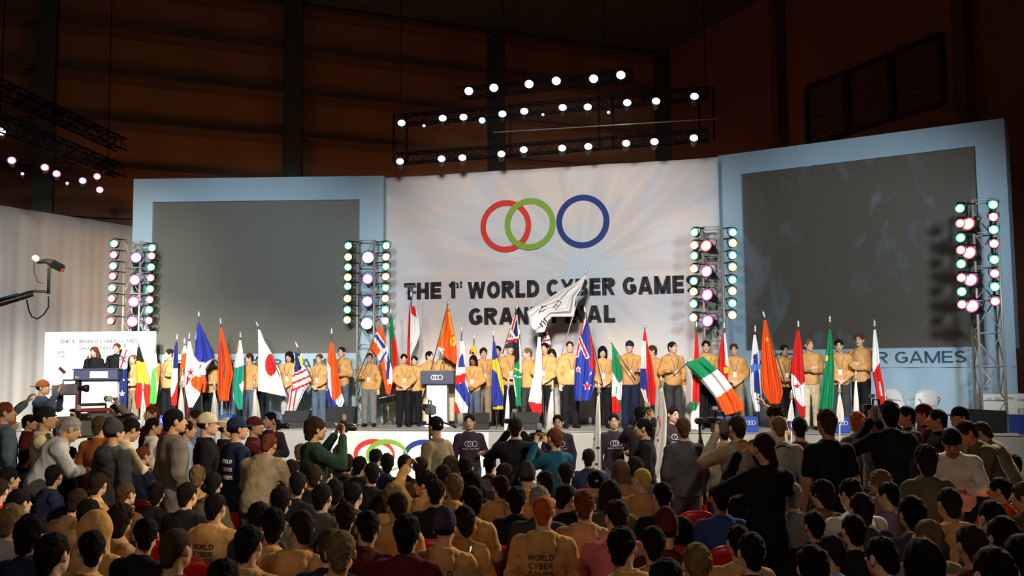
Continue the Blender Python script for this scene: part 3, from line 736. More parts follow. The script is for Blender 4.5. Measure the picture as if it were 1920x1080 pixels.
for s in (7.0, 14.0, 21.0, 28.0):     # columns on the right wall, girts
    mb = MB(); M = frame_mat(corner + rw * s + nright * .22, rw); b = MB(); b.box((0, 0, 0), (.35, .3, CEIL)); mb.add([M @ (Vector(v) + Vector((0, 0, CEIL / 2))) for v in b.v], b.f)
    struct(mb.build('trim_%d' % k, mat('side_column', (.10, .038, .022), .7))); k += 1
for s in range(3, 7):                    # roof beams
    a = corner + rw * (6.5 * s + 1.5); mb = MB(); M = frame_mat(a + bw * 17 + Vector((0, 0, CEIL - .3)), bw); b = MB(); b.box((0, 0, 0), (34, .3, .5)); mb.add([M @ Vector(v) for v in b.v], b.f)
    struct(mb.build('trim_%d' % k, steel)); k += 1
# louvred window high in the right wall
pr = corner + nright * .03
wl, wr_ = on_plane(1515, 200, pr, nright), on_plane(1770, 170, pr, nright)
zb, zt = on_plane(1515, 262, pr, nright).z, on_plane(1515, 178, pr, nright).z
s0, s1 = (wl - corner).dot(rw), (wr_ - corner).dot(rw)
mb = MB(); M = frame_mat(corner + rw * ((s0 + s1) / 2) + nright * .06 + Vector((0, 0, (zb + zt) / 2)), rw); W, H = s1 - s0, zt - zb + .4
b = MB()
for x in np.linspace(-W / 2, W / 2, 4): b.box((x, 0, 0), (.22 if abs(x) < W / 2 - .1 else .12, .12, H))
for z in (-H / 2, H / 2): b.box((0, 0, z), (W, .12, .12))
mb.add([M @ Vector(v) for v in b.v], b.f); wo = struct(mb.build('window_1', mat('window_steel', (.018, .014, .012), .6)))
b = MB()
for i in range(10): b.box((0, .03, -H / 2 + H * (i + .5) / 10), (W, .02, H / 14), Matrix.Rotation(.5, 3, 'X'))
mb = MB(); mb.add([M @ Vector(v) for v in b.v], b.f); mb.build('louvre', mat('louvre', (.05, .022, .016), .6), wo)

# ------------------------------------------------------------------ stage
lipA, lipB = atZ(620, 805, STZ), atZ(1330, 812, STZ)
LD = (lipB - lipA).normalized(); LN = Vector((-LD.y, LD.x, 0)); LN = LN if LN.y > 0 else -LN   # LD to the right, LN away from the hall
LD2 = Vector((math.cos(math.radians(3)), -math.sin(math.radians(3)), 0)); LN2 = Vector((-LD2.y, LD2.x, 0))
S0 = lipA - LD2 * 9.3; S1 = lipB + LD * 7.6
def on_stage(px, off, py=None):
    """ground point seen in column px, off metres behind the stage edge"""
    h = atZ(px, 800, STZ); d = Vector((h.x, h.y, 0)).normalized(); out = None
    for n_ in (LN, LN2):
        q = Vector((lipA.x, lipA.y, 0)) + n_ * off; r = d * (q.dot(n_) / d.dot(n_))
        out = r if out is None or r.y < out.y else out
    return Vector((out.x, out.y, STZ))
def slab(pts, z0, z1, name, m):
    mb = MB(); n = len(pts); a = [Vector((v.x, v.y, 0)) for v in pts]
    mb.add([v + Vector((0, 0, z0)) for v in a] + [v + Vector((0, 0, z1)) for v in a], [tuple(range(n))[::-1], tuple(range(n, 2 * n))] + [(i, (i + 1) % n, n + (i + 1) % n, n + i) for i in range(n)])
    return mb.build(name, m)
outl = [S0, lipA, lipB, S1, S1 + Vector((-.2, 5.0, 0)), Vector((5.6, 24.6, 0)), Vector((-2.6, 26.2, 0)), Vector((S0.x - .4, 26.6, 0))]
st = slab(outl, 0, STZ, 'stage_platform', mat('stage_skirt', (.30, .295, .28), .8, var=.06, vscale=2))
tag(st, 'long grey raised stage platform under the row of flag bearers', 'stage')
ed = slab([v + (Vector((0, -.03, 0)) if i < 4 else Vector((0, 0, 0))) for i, v in enumerate(outl)], STZ, STZ + .012, 'deck', mat('stage_deck', (.34, .335, .32), .5, var=.08, vscale=3)); ed.parent = st
STG = STZ + .012

# ------------------------------------------------------------------ backdrop, screens, drapes
HB = 7.0
bn0, bn1 = atY(722, 336, 23.5), atY(1345, 293, 21.45)
HB = (bn0.z + bn1.z) / 2
def wing(pa, pb, Ya, Yb):
    a, b = atY(pa[0], pa[1], Ya), atY(pb[0], pb[1], Yb); return a, b
def panel(a, b, z0, z1, th, name, m, parent=None, back=True):
    a, b = Vector((a.x, a.y, 0)), Vector((b.x, b.y, 0)); d = (b - a).normalized(); M = frame_mat(a, d); L = (b - a).length
    mb = MB(); bx = MB(); bx.box((L / 2, th / 2, (z0 + z1) / 2), (L, th, z1 - z0)); mb.add([M @ Vector(v) for v in bx.v], bx.f)
    return mb.build(name, m, parent), M, L
# printed canvas
def banner_mat():
    m = bpy.data.materials.new('printed_backdrop'); m.use_nodes = True; nt = m.node_tree; b = nt.nodes['Principled BSDF']; b.inputs['Roughness'].default_value = .8
    N = nt.nodes.new; Lk = nt.links.new
    uv = N('ShaderNodeUVMap'); uv.uv_map = 'metres'
    sub = N('ShaderNodeVectorMath'); sub.operation = 'SUBTRACT'; Lk(uv.outputs[0], sub.inputs[0]); sub.inputs[1].default_value = (BC[0], BC[1], 0)
    ln = N('ShaderNodeVectorMath'); ln.operation = 'LENGTH'; Lk(sub.outputs[0], ln.inputs[0])
    nm = N('ShaderNodeVectorMath'); nm.operation = 'NORMALIZE'; Lk(sub.outputs[0], nm.inputs[0])
    n1 = N('ShaderNodeTexNoise'); n1.inputs['Scale'].default_value = 5.5; n1.inputs['Detail'].default_value = 1.5; n1.inputs['Distortion'].default_value = .5
    mixv = N('ShaderNodeVectorMath'); mixv.operation = 'MULTIPLY_ADD'; Lk(sub.outputs[0], mixv.inputs[0]); mixv.inputs[1].default_value = (.10, .10, .1); Lk(nm.outputs[0], mixv.inputs[2])
    Lk(mixv.outputs[0], n1.inputs['Vector'])
    r1 = N('ShaderNodeValToRGB'); e = r1.color_ramp.elements; e[0].position = .36; e[0].color = (.50, .53, .59, 1); e[1].position = .60; e[1].color = (.65, .64, .63, 1)
    Lk(n1.outputs['Fac'], r1.inputs['Fac'])
    n2 = N('ShaderNodeTexNoise'); n2.inputs['Scale'].default_value = .55; n2.inputs['Detail'].default_value = 2; n2.inputs['Distortion'].default_value = 1.2; Lk(uv.outputs[0], n2.inputs['Vector'])
    r2 = N('ShaderNodeValToRGB'); e = r2.color_ramp.elements; e[0].position = .40; e[0].color = (.80, .60, .48, 1); e[1].position = .58; e[1].color = (.64, .66, .70, 1)
    Lk(n2.outputs['Fac'], r2.inputs['Fac'])
    mx = N('ShaderNodeMix'); mx.data_type = 'RGBA'; mx.inputs[0].default_value = .35; Lk(r1.outputs[0], mx.inputs[6]); Lk(r2.outputs[0], mx.inputs[7])
    r3 = N('ShaderNodeValToRGB'); e = r3.color_ramp.elements; e[0].position = 0; e[0].color = (.45, .45, .45, 1); e[1].position = .55; e[1].color = (0, 0, 0, 1)
    dv = N('ShaderNodeMath'); dv.operation = 'DIVIDE'; Lk(ln.outputs['Value'], dv.inputs[0]); dv.inputs[1].default_value = 3.0; Lk(dv.outputs[0], r3.inputs['Fac'])
    m3 = N('ShaderNodeMix'); m3.data_type = 'RGBA'; Lk(r3.outputs[0], m3.inputs[0]); Lk(mx.outputs[2], m3.inputs[6]); m3.inputs[7].default_value = (.36, .64, .80, 1)
    Lk(m3.outputs[2], b.inputs['Base Color']); return m
bd = (Vector((bn1.x, bn1.y, 0)) - Vector((bn0.x, bn0.y, 0))); BL = bd.length; bd.normalize()
MBn = frame_mat(Vector((bn0.x, bn0.y, 0)) + Vector((0, 0, 0)), bd); bnn = Vector((-bd.y, bd.x, 0))
def on_banner(px, py):
    p = on_plane(px, py, Vector((bn0.x, bn0.y, 0)), bnn); return (p - Vector((bn0.x, bn0.y, 0))).dot(bd), p.z
BC = on_banner(1088, 505)
bt = thing('stage_backdrop', 'tall white printed backdrop with three coloured rings and black event title', 'backdrop', (bn0.x, bn0.y, STG))
def child_world(o, parent):
    o.parent = parent; o.matrix_parent_inverse = parent.matrix_basis.inverted(); return o
NX, NZ = 60, 40; vs = []; fs = []; uvs = []
for i in range(NX + 1):
    for j in range(NZ + 1):
        x = -.25 + (BL + .26) * i / NX; z = STG + (HB - STG) * j / NZ
        yy = .02 * math.sin(x * 2.3 + z * .7) * math.sin(z * 1.1) + .015 * math.sin(x * 5 + z * 3)
        vs.append(MBn @ Vector((x, yy, z)))
for i in range(NX):
    for j in range(NZ): a = i * (NZ + 1) + j; fs.append((a, a + NZ + 1, a + NZ + 2, a + 1))
mb = MB(); mb.add(vs, fs, True); me = mb.mesh('canvas'); uvl = me.uv_layers.new(name='metres')
for lp in me.loops:
    i, j = divmod(lp.vertex_index, NZ + 1); uvl.data[lp.index].uv = (-.25 + (BL + .26) * i / NX, STG + (HB - STG) * j / NZ)
cv = obj('canvas', me, banner_mat()); child_world(cv, bt)
sm = cv.modifiers.new('t', 'SOLIDIFY'); sm.thickness = .02; sm.offset = -1
fr = MB(); bx = MB()
for x in np.linspace(.2, BL - .2, 5): bx.box((x, .25, (STG + HB) / 2), (.06, .06, HB - STG - .06))
for z in (STG + .6, 3.5, 5.5, HB - .15): bx.box((BL / 2, .25, z), (BL - .3, .05, .05))
fr.add([MBn @ Vector(v) for v in bx.v], bx.f); child_world(fr.build('scaffold', steel), bt)
# rings on the backdrop
rc = {'red': (.62, .035, .02), 'green': (.20, .38, .035), 'blue': (.010, .035, .20)}
for nm, (cx, cy, wx, hy), c in (('ring', (949, 424.5, 86, 92), 'red'), ('ring', (994.5, 420.5, 86, 92), 'green'), ('ring', (1093, 415.5, 90, 94), 'blue')):
    x, z = on_banner(cx, cy); xa, _ = on_banner(cx - wx / 2, cy); xb, _ = on_banner(cx + wx / 2, cy); r = (xb - xa) / 2 * .985
    bx = MB(); pts = []; n = 64; off = -.050 if c != 'green' else -.058
    prof = []
    for i in range(n):
        a = 2 * PI * i / n
        for rr in (r - .068, r + .068): prof.append(MBn @ Vector((x + rr * math.cos(a), off, z + rr * math.sin(a))))
        for rr in (r + .068, r - .068): prof.append(MBn @ Vector((x + rr * math.cos(a), off + .006, z + rr * math.sin(a))))
    F_ = []
    for i in range(n):
        j = (i + 1) % n
        for q in range(4): F_.append((i * 4 + q, i * 4 + (q + 1) % 4, j * 4 + (q + 1) % 4, j * 4 + q))
    bx.add(prof, F_); o = bx.build('ring', mat('ring_' + c, rc[c], .7)); o['label'] = c + ' ring printed on the backdrop'; child_world(o, bt)
INK = mat('black_ink', (.012, .012, .016), .7)
def banner_text(txt, x0, x1, yc, capx, bold=.03, par=bt, conv=on_banner, M=MBn, m=INK, ext=.004, off=-.05, name='lettering', xs=1.0):
    a, _ = conv(x0, yc); b, _ = conv(x1, yc); _, z = conv((x0 + x1) / 2, yc); me = text_mesh(txt, 1.0, bold, ext)
    ys = [v.co.y for v in me.vertices]; xs_ = [v.co.x for v in me.vertices]; kx = (b - a) / (max(xs_) - min(xs_)); kz = capx / (max(ys) - min(ys)); cx = (max(xs_) + min(xs_)) / 2; cy = (max(ys) + min(ys)) / 2
    for v in me.vertices: v.co = M @ Vector((a + (b - a) / 2 + (v.co.x - cx) * kx, off - v.co.z, z + (v.co.y - cy) * kz))
    me.name = name; me.update(); o = obj(name, me, m)
    if par is not None: child_world(o, par)
    return o
banner_text('THE 1', 759, 855, 545, .40, .055)
banner_text('st', 856, 868, 534, .17, .03)
banner_text('WORLD CYBER GAMES', 878, 1309, 538.5, .40, .055)
banner_text('GRAND FINAL', 880, 1154, 591, .40, .055)

# screens at both sides
def screen_wing(pa, pb, Ya, Yb, spx, label, txt, t0, t1, ty, zt):
    a, b = atY(pa[0], pa[1], Ya), atY(pb[0], pb[1], Yb); a0, b0 = Vector((a.x, a.y, 0)), Vector((b.x, b.y, 0))
    d = (b0 - a0).normalized(); M = frame_mat(a0, d); L = (b0 - a0).length; nn = Vector((-d.y, d.x, 0))
    def conv(px, py):
        p = on_plane(px, py, a0, nn); return (p - a0).dot(d), p.z
    root = thing('screen_tower', label, 'video screen', (a0.x, a0.y, STG))
    x0, z1 = conv(*spx[0]); x1, _ = conv(*spx[1]); x0b, z0 = conv(*spx[2]); _, z1b = conv(*spx[1]); z1 = (z1 + z1b) / 2
    TH = .75; fm = mat('screen_surround', (.40, .53, .62), .75, var=.04, vscale=.8); mb = MB(); bx = MB()
    bx.box((L / 2, TH / 2 + .02, (zt + z1) / 2), (L, TH, zt - z1)); bx.box((x0 / 2, TH / 2 + .02, (z0 + z1) / 2), (x0, TH, z1 - z0)); bx.box(((x1 + L) / 2, TH / 2 + .02, (z0 + z1) / 2), (L - x1, TH, z1 - z0))
    mb.add([M @ Vector(v) for v in bx.v], bx.f); child_world(mb.build('surround', fm), root)
    # gathered skirt below the screen
    n = 220; vs = []; fs = []
    for i in range(n + 1):
        x = L * i / n
        for j in range(9):
            z = STG + (z0 - STG) * j / 8; am = .030 * (1 - .8 * (j / 8) ** 2)
            vs.append(M @ Vector((x, .03 + am * math.sin(x * 9.5 + .8 * math.sin(x * 2.1)), z)))
    for i in range(n):
        for j in range(8): q = i * 9 + j; fs.append((q, q + 9, q + 10, q + 1))
    mb = MB(); mb.add(vs, fs, True); o = mb.build('skirt', mat('skirt_cloth', (.40, .54, .64), .85, var=.03, vscale=2)); sm = o.modifiers.new('t', 'SOLIDIFY'); sm.thickness = .01; child_world(o, root)
    mb = MB(); bx = MB(); bx.box((L / 2, .012, z0 - .16), (L, .02, .40)); mb.add([M @ Vector(v) for v in bx.v], bx.f); child_world(mb.build('title_board', fm), root)
    mb = MB(); bx = MB(); bx.box(((x0 + x1) / 2, .16, (z0 + z1) / 2), (x1 - x0 + .02, .1, z1 - z0 + .02)); mb.add([M @ Vector(v) for v in bx.v], bx.f)
    return root, M, conv, mb, (x0, x1, z0, z1), L
def led_mat(name, col, col2, thr):
    m = bpy.data.materials.new(name); m.use_nodes = True; nt = m.node_tree; b = nt.nodes['Principled BSDF']; b.inputs['Roughness'].default_value = .6
    N = nt.nodes.new; Lk = nt.links.new; tc = N('ShaderNodeTexCoord'); mp = N('ShaderNodeMapping'); mp.inputs['Scale'].default_value = (1, 1, .55); Lk(tc.outputs['Object'], mp.inputs[0])
    n = N('ShaderNodeTexNoise'); n.inputs['Scale'].default_value = 1.3; n.inputs['Detail'].default_value = 5; n.inputs['Distortion'].default_value = 1.6; Lk(mp.outputs[0], n.inputs['Vector'])
    r = N('ShaderNodeValToRGB'); e = r.color_ramp.elements; e[0].position = thr; e[0].color = (*col, 1); e[1].position = thr + .14; e[1].color = (*col2, 1); Lk(n.outputs['Fac'], r.inputs['Fac'])
    Lk(r.outputs[0], b.inputs['Base Color']); Lk(r.outputs[0], b.inputs['Emission Color']); b.inputs['Emission Strength'].default_value = .12; return m
TEAL = mat('title_letters', (.035, .095, .13), .6)
rt, M1, conv1, mb1, b1, L1 = screen_wing((250, 340), (719, 333), 23.25, 23.1, [(286, 378), (674, 374), (286, 668)], 'large grey video screen in a pale blue surround at the stage\'s left', '', 0, 0, 0, HB - .02)
child_world(mb1.build('screen', led_mat('led_screen_left', (.115, .11, .085), (.12, .122, .11), .60)), rt)
banner_text('WORLD CYBER GAMES', 296, 652, 683, .24, .01, rt, conv1, M1, TEAL, .004, -.004)
rt2, M2, conv2, mb2, b2, L2 = screen_wing((1345, 292), (1882, 217), 22.1, 18.84, [(1388, 325), (1828, 275), (1390, 661)], 'large dim video screen in a pale blue surround at the stage\'s right', '', 0, 0, 0, atY(1345, 292, 22.1).z)
child_world(mb2.build('screen', led_mat('led_screen_right', (.080, .068, .052), (.105, .112, .125), .54)), rt2)
banner_text('WORLD CYBER GAMES', 1418, 1812, 671, .24, .01, rt2, conv2, M2, TEAL, .004, -.004)

# white pleated drape closing the left side
dA = atY(262, 427, 28.2); dB = atY(-10, 383, 24.1); dz = (dA.z + dB.z) / 2
a0, b0 = Vector((dA.x, dA.y, 0)), Vector((dB.x, dB.y, 0)); dd = (b0 - a0).normalized(); MD = frame_mat(a0, -dd); LL = (b0 - a0).length + 5.0
n = 420; vs = []; fs = []
for i in range(n + 1):
    x = -LL * i / n + .0
    for j in range(13):
        z = .02 + (dz - .02) * j / 12; am = .028 * (1 - .8 * j / 12)
        vs.append(MD @ Vector((x, am * math.sin(x * 7.5 + 1.3 * math.sin(x * 1.7)) + .012 * (1 - j / 14) * math.sin(x * 19), z)))
for i in range(n):
    for j in range(12): q = i * 13 + j; fs.append((q, q + 13, q + 14, q + 1))
mb = MB(); mb.add(vs, fs, True); dr = mb.build('side_drape', mat('drape_cloth', (.55, .54, .52), .9, var=.08, vscale=.6)); sm = dr.modifiers.new('t', 'SOLIDIFY'); sm.thickness = .01
tag(dr, 'tall pleated off-white drape wall hanging along the left side of the stage', 'drape')

# ------------------------------------------------------------------ trusses and lamps
CHROME = mat('truss_aluminium', (.46, .44, .37), .45, .35)
BLACKM = mat('black_metal', (.012, .012, .014), .45, .4)
def truss_parts(M, L, wd, m, root, bays=None, dp=None, r=.026):
    """box truss along local Z of M, from 0 to L"""
    dp = dp or wd; bays = bays or max(2, int(L / wd)); hx, hy = wd / 2, dp / 2
    for sx, sy in ((-1, -1), (1, -1), (1, 1), (-1, 1)):
        mb = MB(); mb.tube([M @ Vector((sx * hx, sy * hy, 0)), M @ Vector((sx * hx, sy * hy, L))], r, 8); child_world(mb.build('chord', m), root)
    mb = MB(); cs = [(-hx, -hy), (hx, -hy), (hx, hy), (-hx, hy)]
    for i in range(bays):
        z0, z1 = L * i / bays, L * (i + 1) / bays
        for q in range(4):
            a, b = cs[q], cs[(q + 1) % 4]
            if i % 2: a, b = b, a
            mb.tube([M @ Vector((*a, z0)), M @ Vector((*b, z1))], r * .5, 5); mb.tube([M @ Vector((*a, z1)), M @ Vector((*b, z1))], r * .5, 5)
    child_world(mb.build('lattice', m), root)
def lamp_protos():
    out = {}
    for kind, r, ln in (('par', .085, .26), ('mover', .125, .42), ('pin', .035, .16)):
        T = Matrix.Identity(4)    # local: shines along -Y; origin at the lens centre
        R = Matrix.Rotation(PI / 2, 4, 'X')      # +Z -> -Y
        can = MB(); can.lathe([(r * .97, .012), (r * 1.10, .004), (r * 1.10, -.04), (r * .92, -.05), (r * .86, -ln * .6), (r * .55, -ln), (0, -ln)], R, 16)
        ring = MB(); ring.lathe([(r * .80, .006), (r * 1.06, .010), (r * 1.06, -.01), (r * .80, -.01)], R, 20)
        lens = MB(); lens.lathe([(0, .012), (r * .5, .009), (r * .82, 0), (r * .82, -.008)], R, 20)
        yoke = MB(); yoke.tube([(-r * 1.1, ln * .4, 0), (-r * 1.25, ln * .4, r * 1.2), (-r * .5, ln * .4, r * 1.7), (r * .5, ln * .4, r * 1.7), (r * 1.25, ln * .4, r * 1.2), (r * 1.1, ln * .4, 0)], .010, 6)
        out[kind] = (can.mesh('housing'), ring.mesh('gel_rim'), lens.mesh('lens'), yoke.mesh('yoke'))
    return out
LP = lamp_protos()
GEL = {'green': (.02, .8, .35), 'teal': (.1, .75, .65), 'yellow': (.9, .8, .15), 'amber': (1, .55, .15), 'red': (.9, .12, .10), 'violet': (.35, .15, .8), 'magenta': (.8, .1, .4), 'blue': (.25, .4, 1.0), 'white': (.9, .95, 1.0)}
def gel(c): return mat('gel_' + c, (.05, .05, .05), .4, emit=(1.6 if c != 'white' else 2.5), ecol=GEL[c])
def lens_m(c):
    col = {'green': (.72, 1, .86), 'teal': (.70, 1, .92), 'amber': (1, .93, .85), 'blue': (.62, .78, 1)}.get(c, (1, .97, .98)); return mat('lens_' + c, (.8, .8, .8), .3, emit=9.0, ecol=col)
def stage_lamp(p, label, col, kind='par', yaw=0, tilt=0, group=None, size=1.0, name='stage_lamp', cat='stage lamp'):
    r = thing(name, label, cat, p, 0, group); r.rotation_euler = (math.radians(tilt), 0, math.radians(yaw)); r.scale = (size,) * 3
    can, ring, lens, yoke = LP[kind]
    place_part('housing', can, BLACKM, r); place_part('gel_rim', ring, gel(col), r); place_part('lens', lens, lens_m(col), r); place_part('yoke', yoke, BLACKM, r)
    return r
ORD = ['top', 'second', 'third', 'fourth', 'fifth', 'sixth', 'seventh', 'bottom']
ORD4 = ['top', 'second', 'third', 'bottom']
def tower(px, py_top, off, label, where, left, mid, right, zleft, zmid, zright, cl, cm, cr, yaw, myaw, mtilt):
    base = on_stage(px, off); Y = base.y; top = atY(px, py_top, Y).z
    root = thing('lighting_tower', label, 'truss tower', (base.x, base.y, STG))
    M = Matrix.Translation(Vector((base.x, base.y, STG))) @ Matrix.Rotation(-.2, 4, 'Z'); truss_parts(M, top - STG, .42, CHROME, root, int((top - STG) / .55))
    mb = MB(); bx = MB(); bx.box((0, 0, .015), (.7, .7, .03)); mb.add([M @ Vector(v) for v in bx.v], bx.f); child_world(mb.build('base_plate', CHROME), root)
    for nm, xs, zs, cs, kd, yw in (('left', left, zleft, cl, 'par', yaw[0]), ('centre', mid, zmid, cm, 'mover', myaw), ('right', right, zright, cr, 'par', yaw[1])):
        for i, z in enumerate(zs):
            pxx = xs[0] + (xs[1] - xs[0]) * i / (len(zs) - 1); p = atY(pxx, z, Y - .30)
            o_ = ORD if len(zs) == 8 else ORD4
            c = cs[i % len(cs)]
            stage_lamp(p, '%s lamp, %s rim, %s column, tower %s' % (o_[i], c, nm, where), c, kd, yw, -6 if kd == 'par' else mtilt, 'lamps on the four truss towers', 1.0 if px < 1600 else .95)
    for nm, xs, zs in (('left', left, zleft), ('right', right, zright)):
        for i, z in enumerate(zs):
            pxx = xs[0] + (xs[1] - xs[0]) * i / (len(zs) - 1); p = atY(pxx, z, Y - .30)
            q = Vector((base.x + (-.2 if nm == 'left' else .2), base.y - .2, p.z + .10)); mb = MB(); mb.tube([p + Vector((0, .10, .13)), q], .014, 6)
            child_world(mb.build('outrigger', BLACKM), root)
GA = ['green', 'amber']
tower(250, 455, 1.55, 'leftmost silvery truss tower lined with lamps in front of the left screen edge', 'beside the left drape', (214, 207), (255, 248), (285, 279), [457, 478, 499, 518, 540, 560, 581, 602], [483, 525, 566, 603], [465, 480, 501, 521, 542, 562, 581, 601], ['teal', 'red'], ['violet', 'magenta', 'magenta', 'magenta'], ['green', 'red'], (8, 8), 8, -8)
tower(690, 453, 2.0, 'silvery truss tower lined with lamps between left screen and backdrop', 'between left screen and backdrop', (653, 651), (690, 688), (724, 722), [461, 482, 501, 520, 537, 560, 581, 600], [483, 523, 565, 607], [461, 482, 500, 519, 540, 560, 581, 602], ['green', 'yellow'], ['white', 'violet', 'violet', 'white'], ['green', 'amber'], (3, 3), 2, -8)
tower(1344, 428, 2.0, 'silvery truss tower lined with lamps between backdrop and right screen', 'between backdrop and right screen', (1302, 1300), (1324, 1327), (1374, 1373), [436, 460, 480, 504, 527, 547, 570, 596], [461, 509, 553, 602], [436, 456, 479, 501, 525, 546, 569, 591], ['green', 'amber'], ['red', 'magenta', 'magenta', 'magenta'], ['green', 'yellow'], (-28, -4), -38, -12)
tower(1860, 378, .45, 'rightmost silvery truss tower lined with lamps in front of the right screen edge', 'at the far right', (1800, 1804), (1815, 1823), (1862, 1866), [391, 419, 446, 469, 495, 521, 547, 571], [420, 474, 525, 574], [384, 407, 431, 457, 487, 513, 538, 565], ['green', 'red'], ['red', 'red', 'magenta', 'magenta'], ['green', 'red'], (-38, -26), -48, -14)

# overhead rig above the backdrop: three bars between end frames, hung from the roof
def rig_pt(px, py, zoff=0, Ya=21.3, Yb=19.5, pa=750, pb=1301):
    return atY(px, py, Ya + (Yb - Ya) * (px - pa) / (pb - pa))
rig = thing('lighting_rig', 'black overhead truss rig with three rows of lamps above the backdrop', 'truss rig', rig_pt(750, 303))
RIGM = mat('rig_metal', (.004, .004, .005), .8, spec=.1)
def bar(p, q, wd, root, m, r=.022):
    d = (q - p).normalized(); R = d.to_track_quat('Z', 'Y').to_matrix().to_4x4(); R.translation = p; truss_parts(R, (q - p).length, wd, m, root, r=r)
for (ya, yb, back) in ((292, 246, 0), (219, 166, 0), (166, 118, 1.0)):
    p, q = rig_pt(742, ya), rig_pt(1334, yb)
    if back: p = rig_pt(860, 168); q = rig_pt(1190, 131)
    bar(p + Vector((0, .35 + back * .0, 0)), q + Vector((0, .35, 0)), .22, rig, RIGM, r=.016)
for px in (747, 944, 1140, 1332):
    t = (px - 742) / 592; a = rig_pt(px, 292 - 46 * t) + Vector((0, .35, 0)); mb = MB()
    for dx in (-.15, .15): mb.tube([a + Vector((dx, 0, -.1)), Vector((a.x + dx, a.y, rig_pt(px, 219 - 53 * t).z + .15))], .022, 8)
    child_world(mb.build('post', RIGM), rig)
    mb = MB(); mb.tube([Vector((a.x, a.y, rig_pt(px, 219 - 53 * t).z)), Vector((a.x, a.y, CEIL - .004))], .008, 6); child_world(mb.build('chain', RIGM), rig)
mb = MB(); mb.tube([rig_pt(925, 246) + Vector((0, .1, 0)), rig_pt(1350, 220) + Vector((0, .1, 0))], .012, 6); child_world(mb.build('pipe', mat('pipe', (.30, .28, .25), .4, .6)), rig)
def rig_row(lst, row, kind='par', col='white', yaw=4, tilt=-22, size=1.0):
    for i, (x, y) in enumerate(lst):
        stage_lamp(rig_pt(x, y), '%s from left of the %s of the rig above the backdrop' % (['first lamp', 'second lamp', 'third lamp', 'fourth lamp', 'fifth lamp', 'sixth lamp', 'seventh lamp', 'eighth lamp', 'ninth lamp', 'tenth lamp'][i], row), col, kind, yaw - i, tilt, 'lamps on the overhead rig', size)
rig_row([(879, 171), (926, 165), (992, 158), (1043, 152), (1113, 148), (1164, 141)], 'top row', 'par', 'white', 4, -8, 1.05)
rig_row([(753, 231), (830, 222), (869, 220), (942, 214), (983, 209), (1055, 202), (1102, 201), (1176, 193), (1230, 190), (1302, 181)], 'middle row', size=.95)
rig_row([(750, 303), (828, 298), (867, 296), (940, 289), (982, 281), (1054, 278), (1103, 275), (1174, 269), (1227, 266), (1301, 259)], 'bottom row', size=.92)
for i, (x, y, kd, c) in enumerate([(795, 236, 'pin', 'white'), (904, 226, 'par', 'blue'), (1018, 215, 'pin', 'blue'), (1141, 211, 'pin', 'white')]):
    stage_lamp(rig_pt(x, y), ['tiny white lamp near the left end of the middle row', 'bluish lamp in the left half of the middle row', 'small bluish lamp in the middle of the middle row', 'tiny faint lamp in the right half of the middle row'][i], c, kd, 0, -10, None, .85)
# left overhead truss
def lrig(px, py):
    t = (px + 40) / 230.0; return atY(px, py, 19.6 + 4.6 * t)
lr = thing('lighting_rig', 'black overhead truss with lamps above the left drape', 'truss rig', lrig(187, 330)); p, q = lrig(205, 335), lrig(-60, 232)
bar(p + Vector((.25, .1, .2)), q + Vector((.25, .1, .2)), .30, lr, RIGM); bar(p + Vector((.25, .1, .9)), q + Vector((.25, .1, .9)), .30, lr, RIGM)
for t in (.12, .55, .9):
    a = p.lerp(q, t) + Vector((.25, .1, .2)); mb = MB(); mb.tube([a, Vector((a.x, a.y, CEIL - .004))], .012, 6); child_world(mb.build('chain', RIGM), lr)
for i, (x, y, kd, c) in enumerate([(3, 247, 'par', 'white'), (22, 301, 'par', 'magenta'), (42, 326, 'pin', 'violet'), (84, 314, 'par', 'red'), (106, 326, 'par', 'magenta'), (126, 344, 'pin', 'blue'), (155, 339, 'par', 'violet'), (182, 331, 'par', 'red'), (187, 356, 'par', 'magenta')]):
    stage_lamp(lrig(x, y), ['lamp at the far left picture edge, highest on the left truss', 'first white lamp with pink rim on the left truss', 'tiny violet lamp low on the left truss', 'third large lamp with red rim on the left truss', 'large lamp right of the red-rimmed one on the left truss', 'tiny bluish lamp on the left truss', 'lamp with violet rim on the left truss', 'upper lamp of the pair at the left truss end', 'lower lamp of the pair at the left truss end'][i], c, kd, 25, -14, 'lamps on the left overhead truss', 1.0)

# ------------------------------------------------------------------ things on the stage
WHITE = mat('white_board', (.78, .78, .78), .6)
NAVY = mat('navy_panel', (.035, .045, .085), .5, var=.1)
# backdrop board behind the presenters, on a riser
rb = on_stage(187, .62); RH = .25
rz = math.atan2(LD.y, LD.x); rz2 = math.atan2(LD2.y, LD2.x)
rs = thing('riser', 'low white riser under the presenters\' desk', 'riser', (rb.x, rb.y, STG), rz2)
bx = MB(); bx.box((0, 0.0, .105), (3.0, 1.1, .21)); bx.build('box', mat('riser_side', (.6, .6, .6), .7), rs); bx = MB(); bx.box((0, 0, .225), (3.04, 1.14, .03)); bx.build('deck', mat('riser_deck', (.03, .03, .035), .6), rs)
RT = STG + .24
bb = atY(187, 700, rb.y + .46); zt = atY(187, 622, bb.y).z; wl_, wr2 = atY(82, 700, bb.y - .02), atY(292, 700, bb.y + .02)
bo = thing('title_board', 'white board lettered with the event title behind the two presenters', 'board', (bb.x, bb.y, RT), 0)
W = wr2.x - wl_.x; Hh = zt - RT; xc = (wr2.x + wl_.x) / 2 - bb.x
m_ = MB(); m_.box((xc, 0, Hh / 2), (W, .06, Hh), None, .01); m_.build('panel', WHITE, bo)
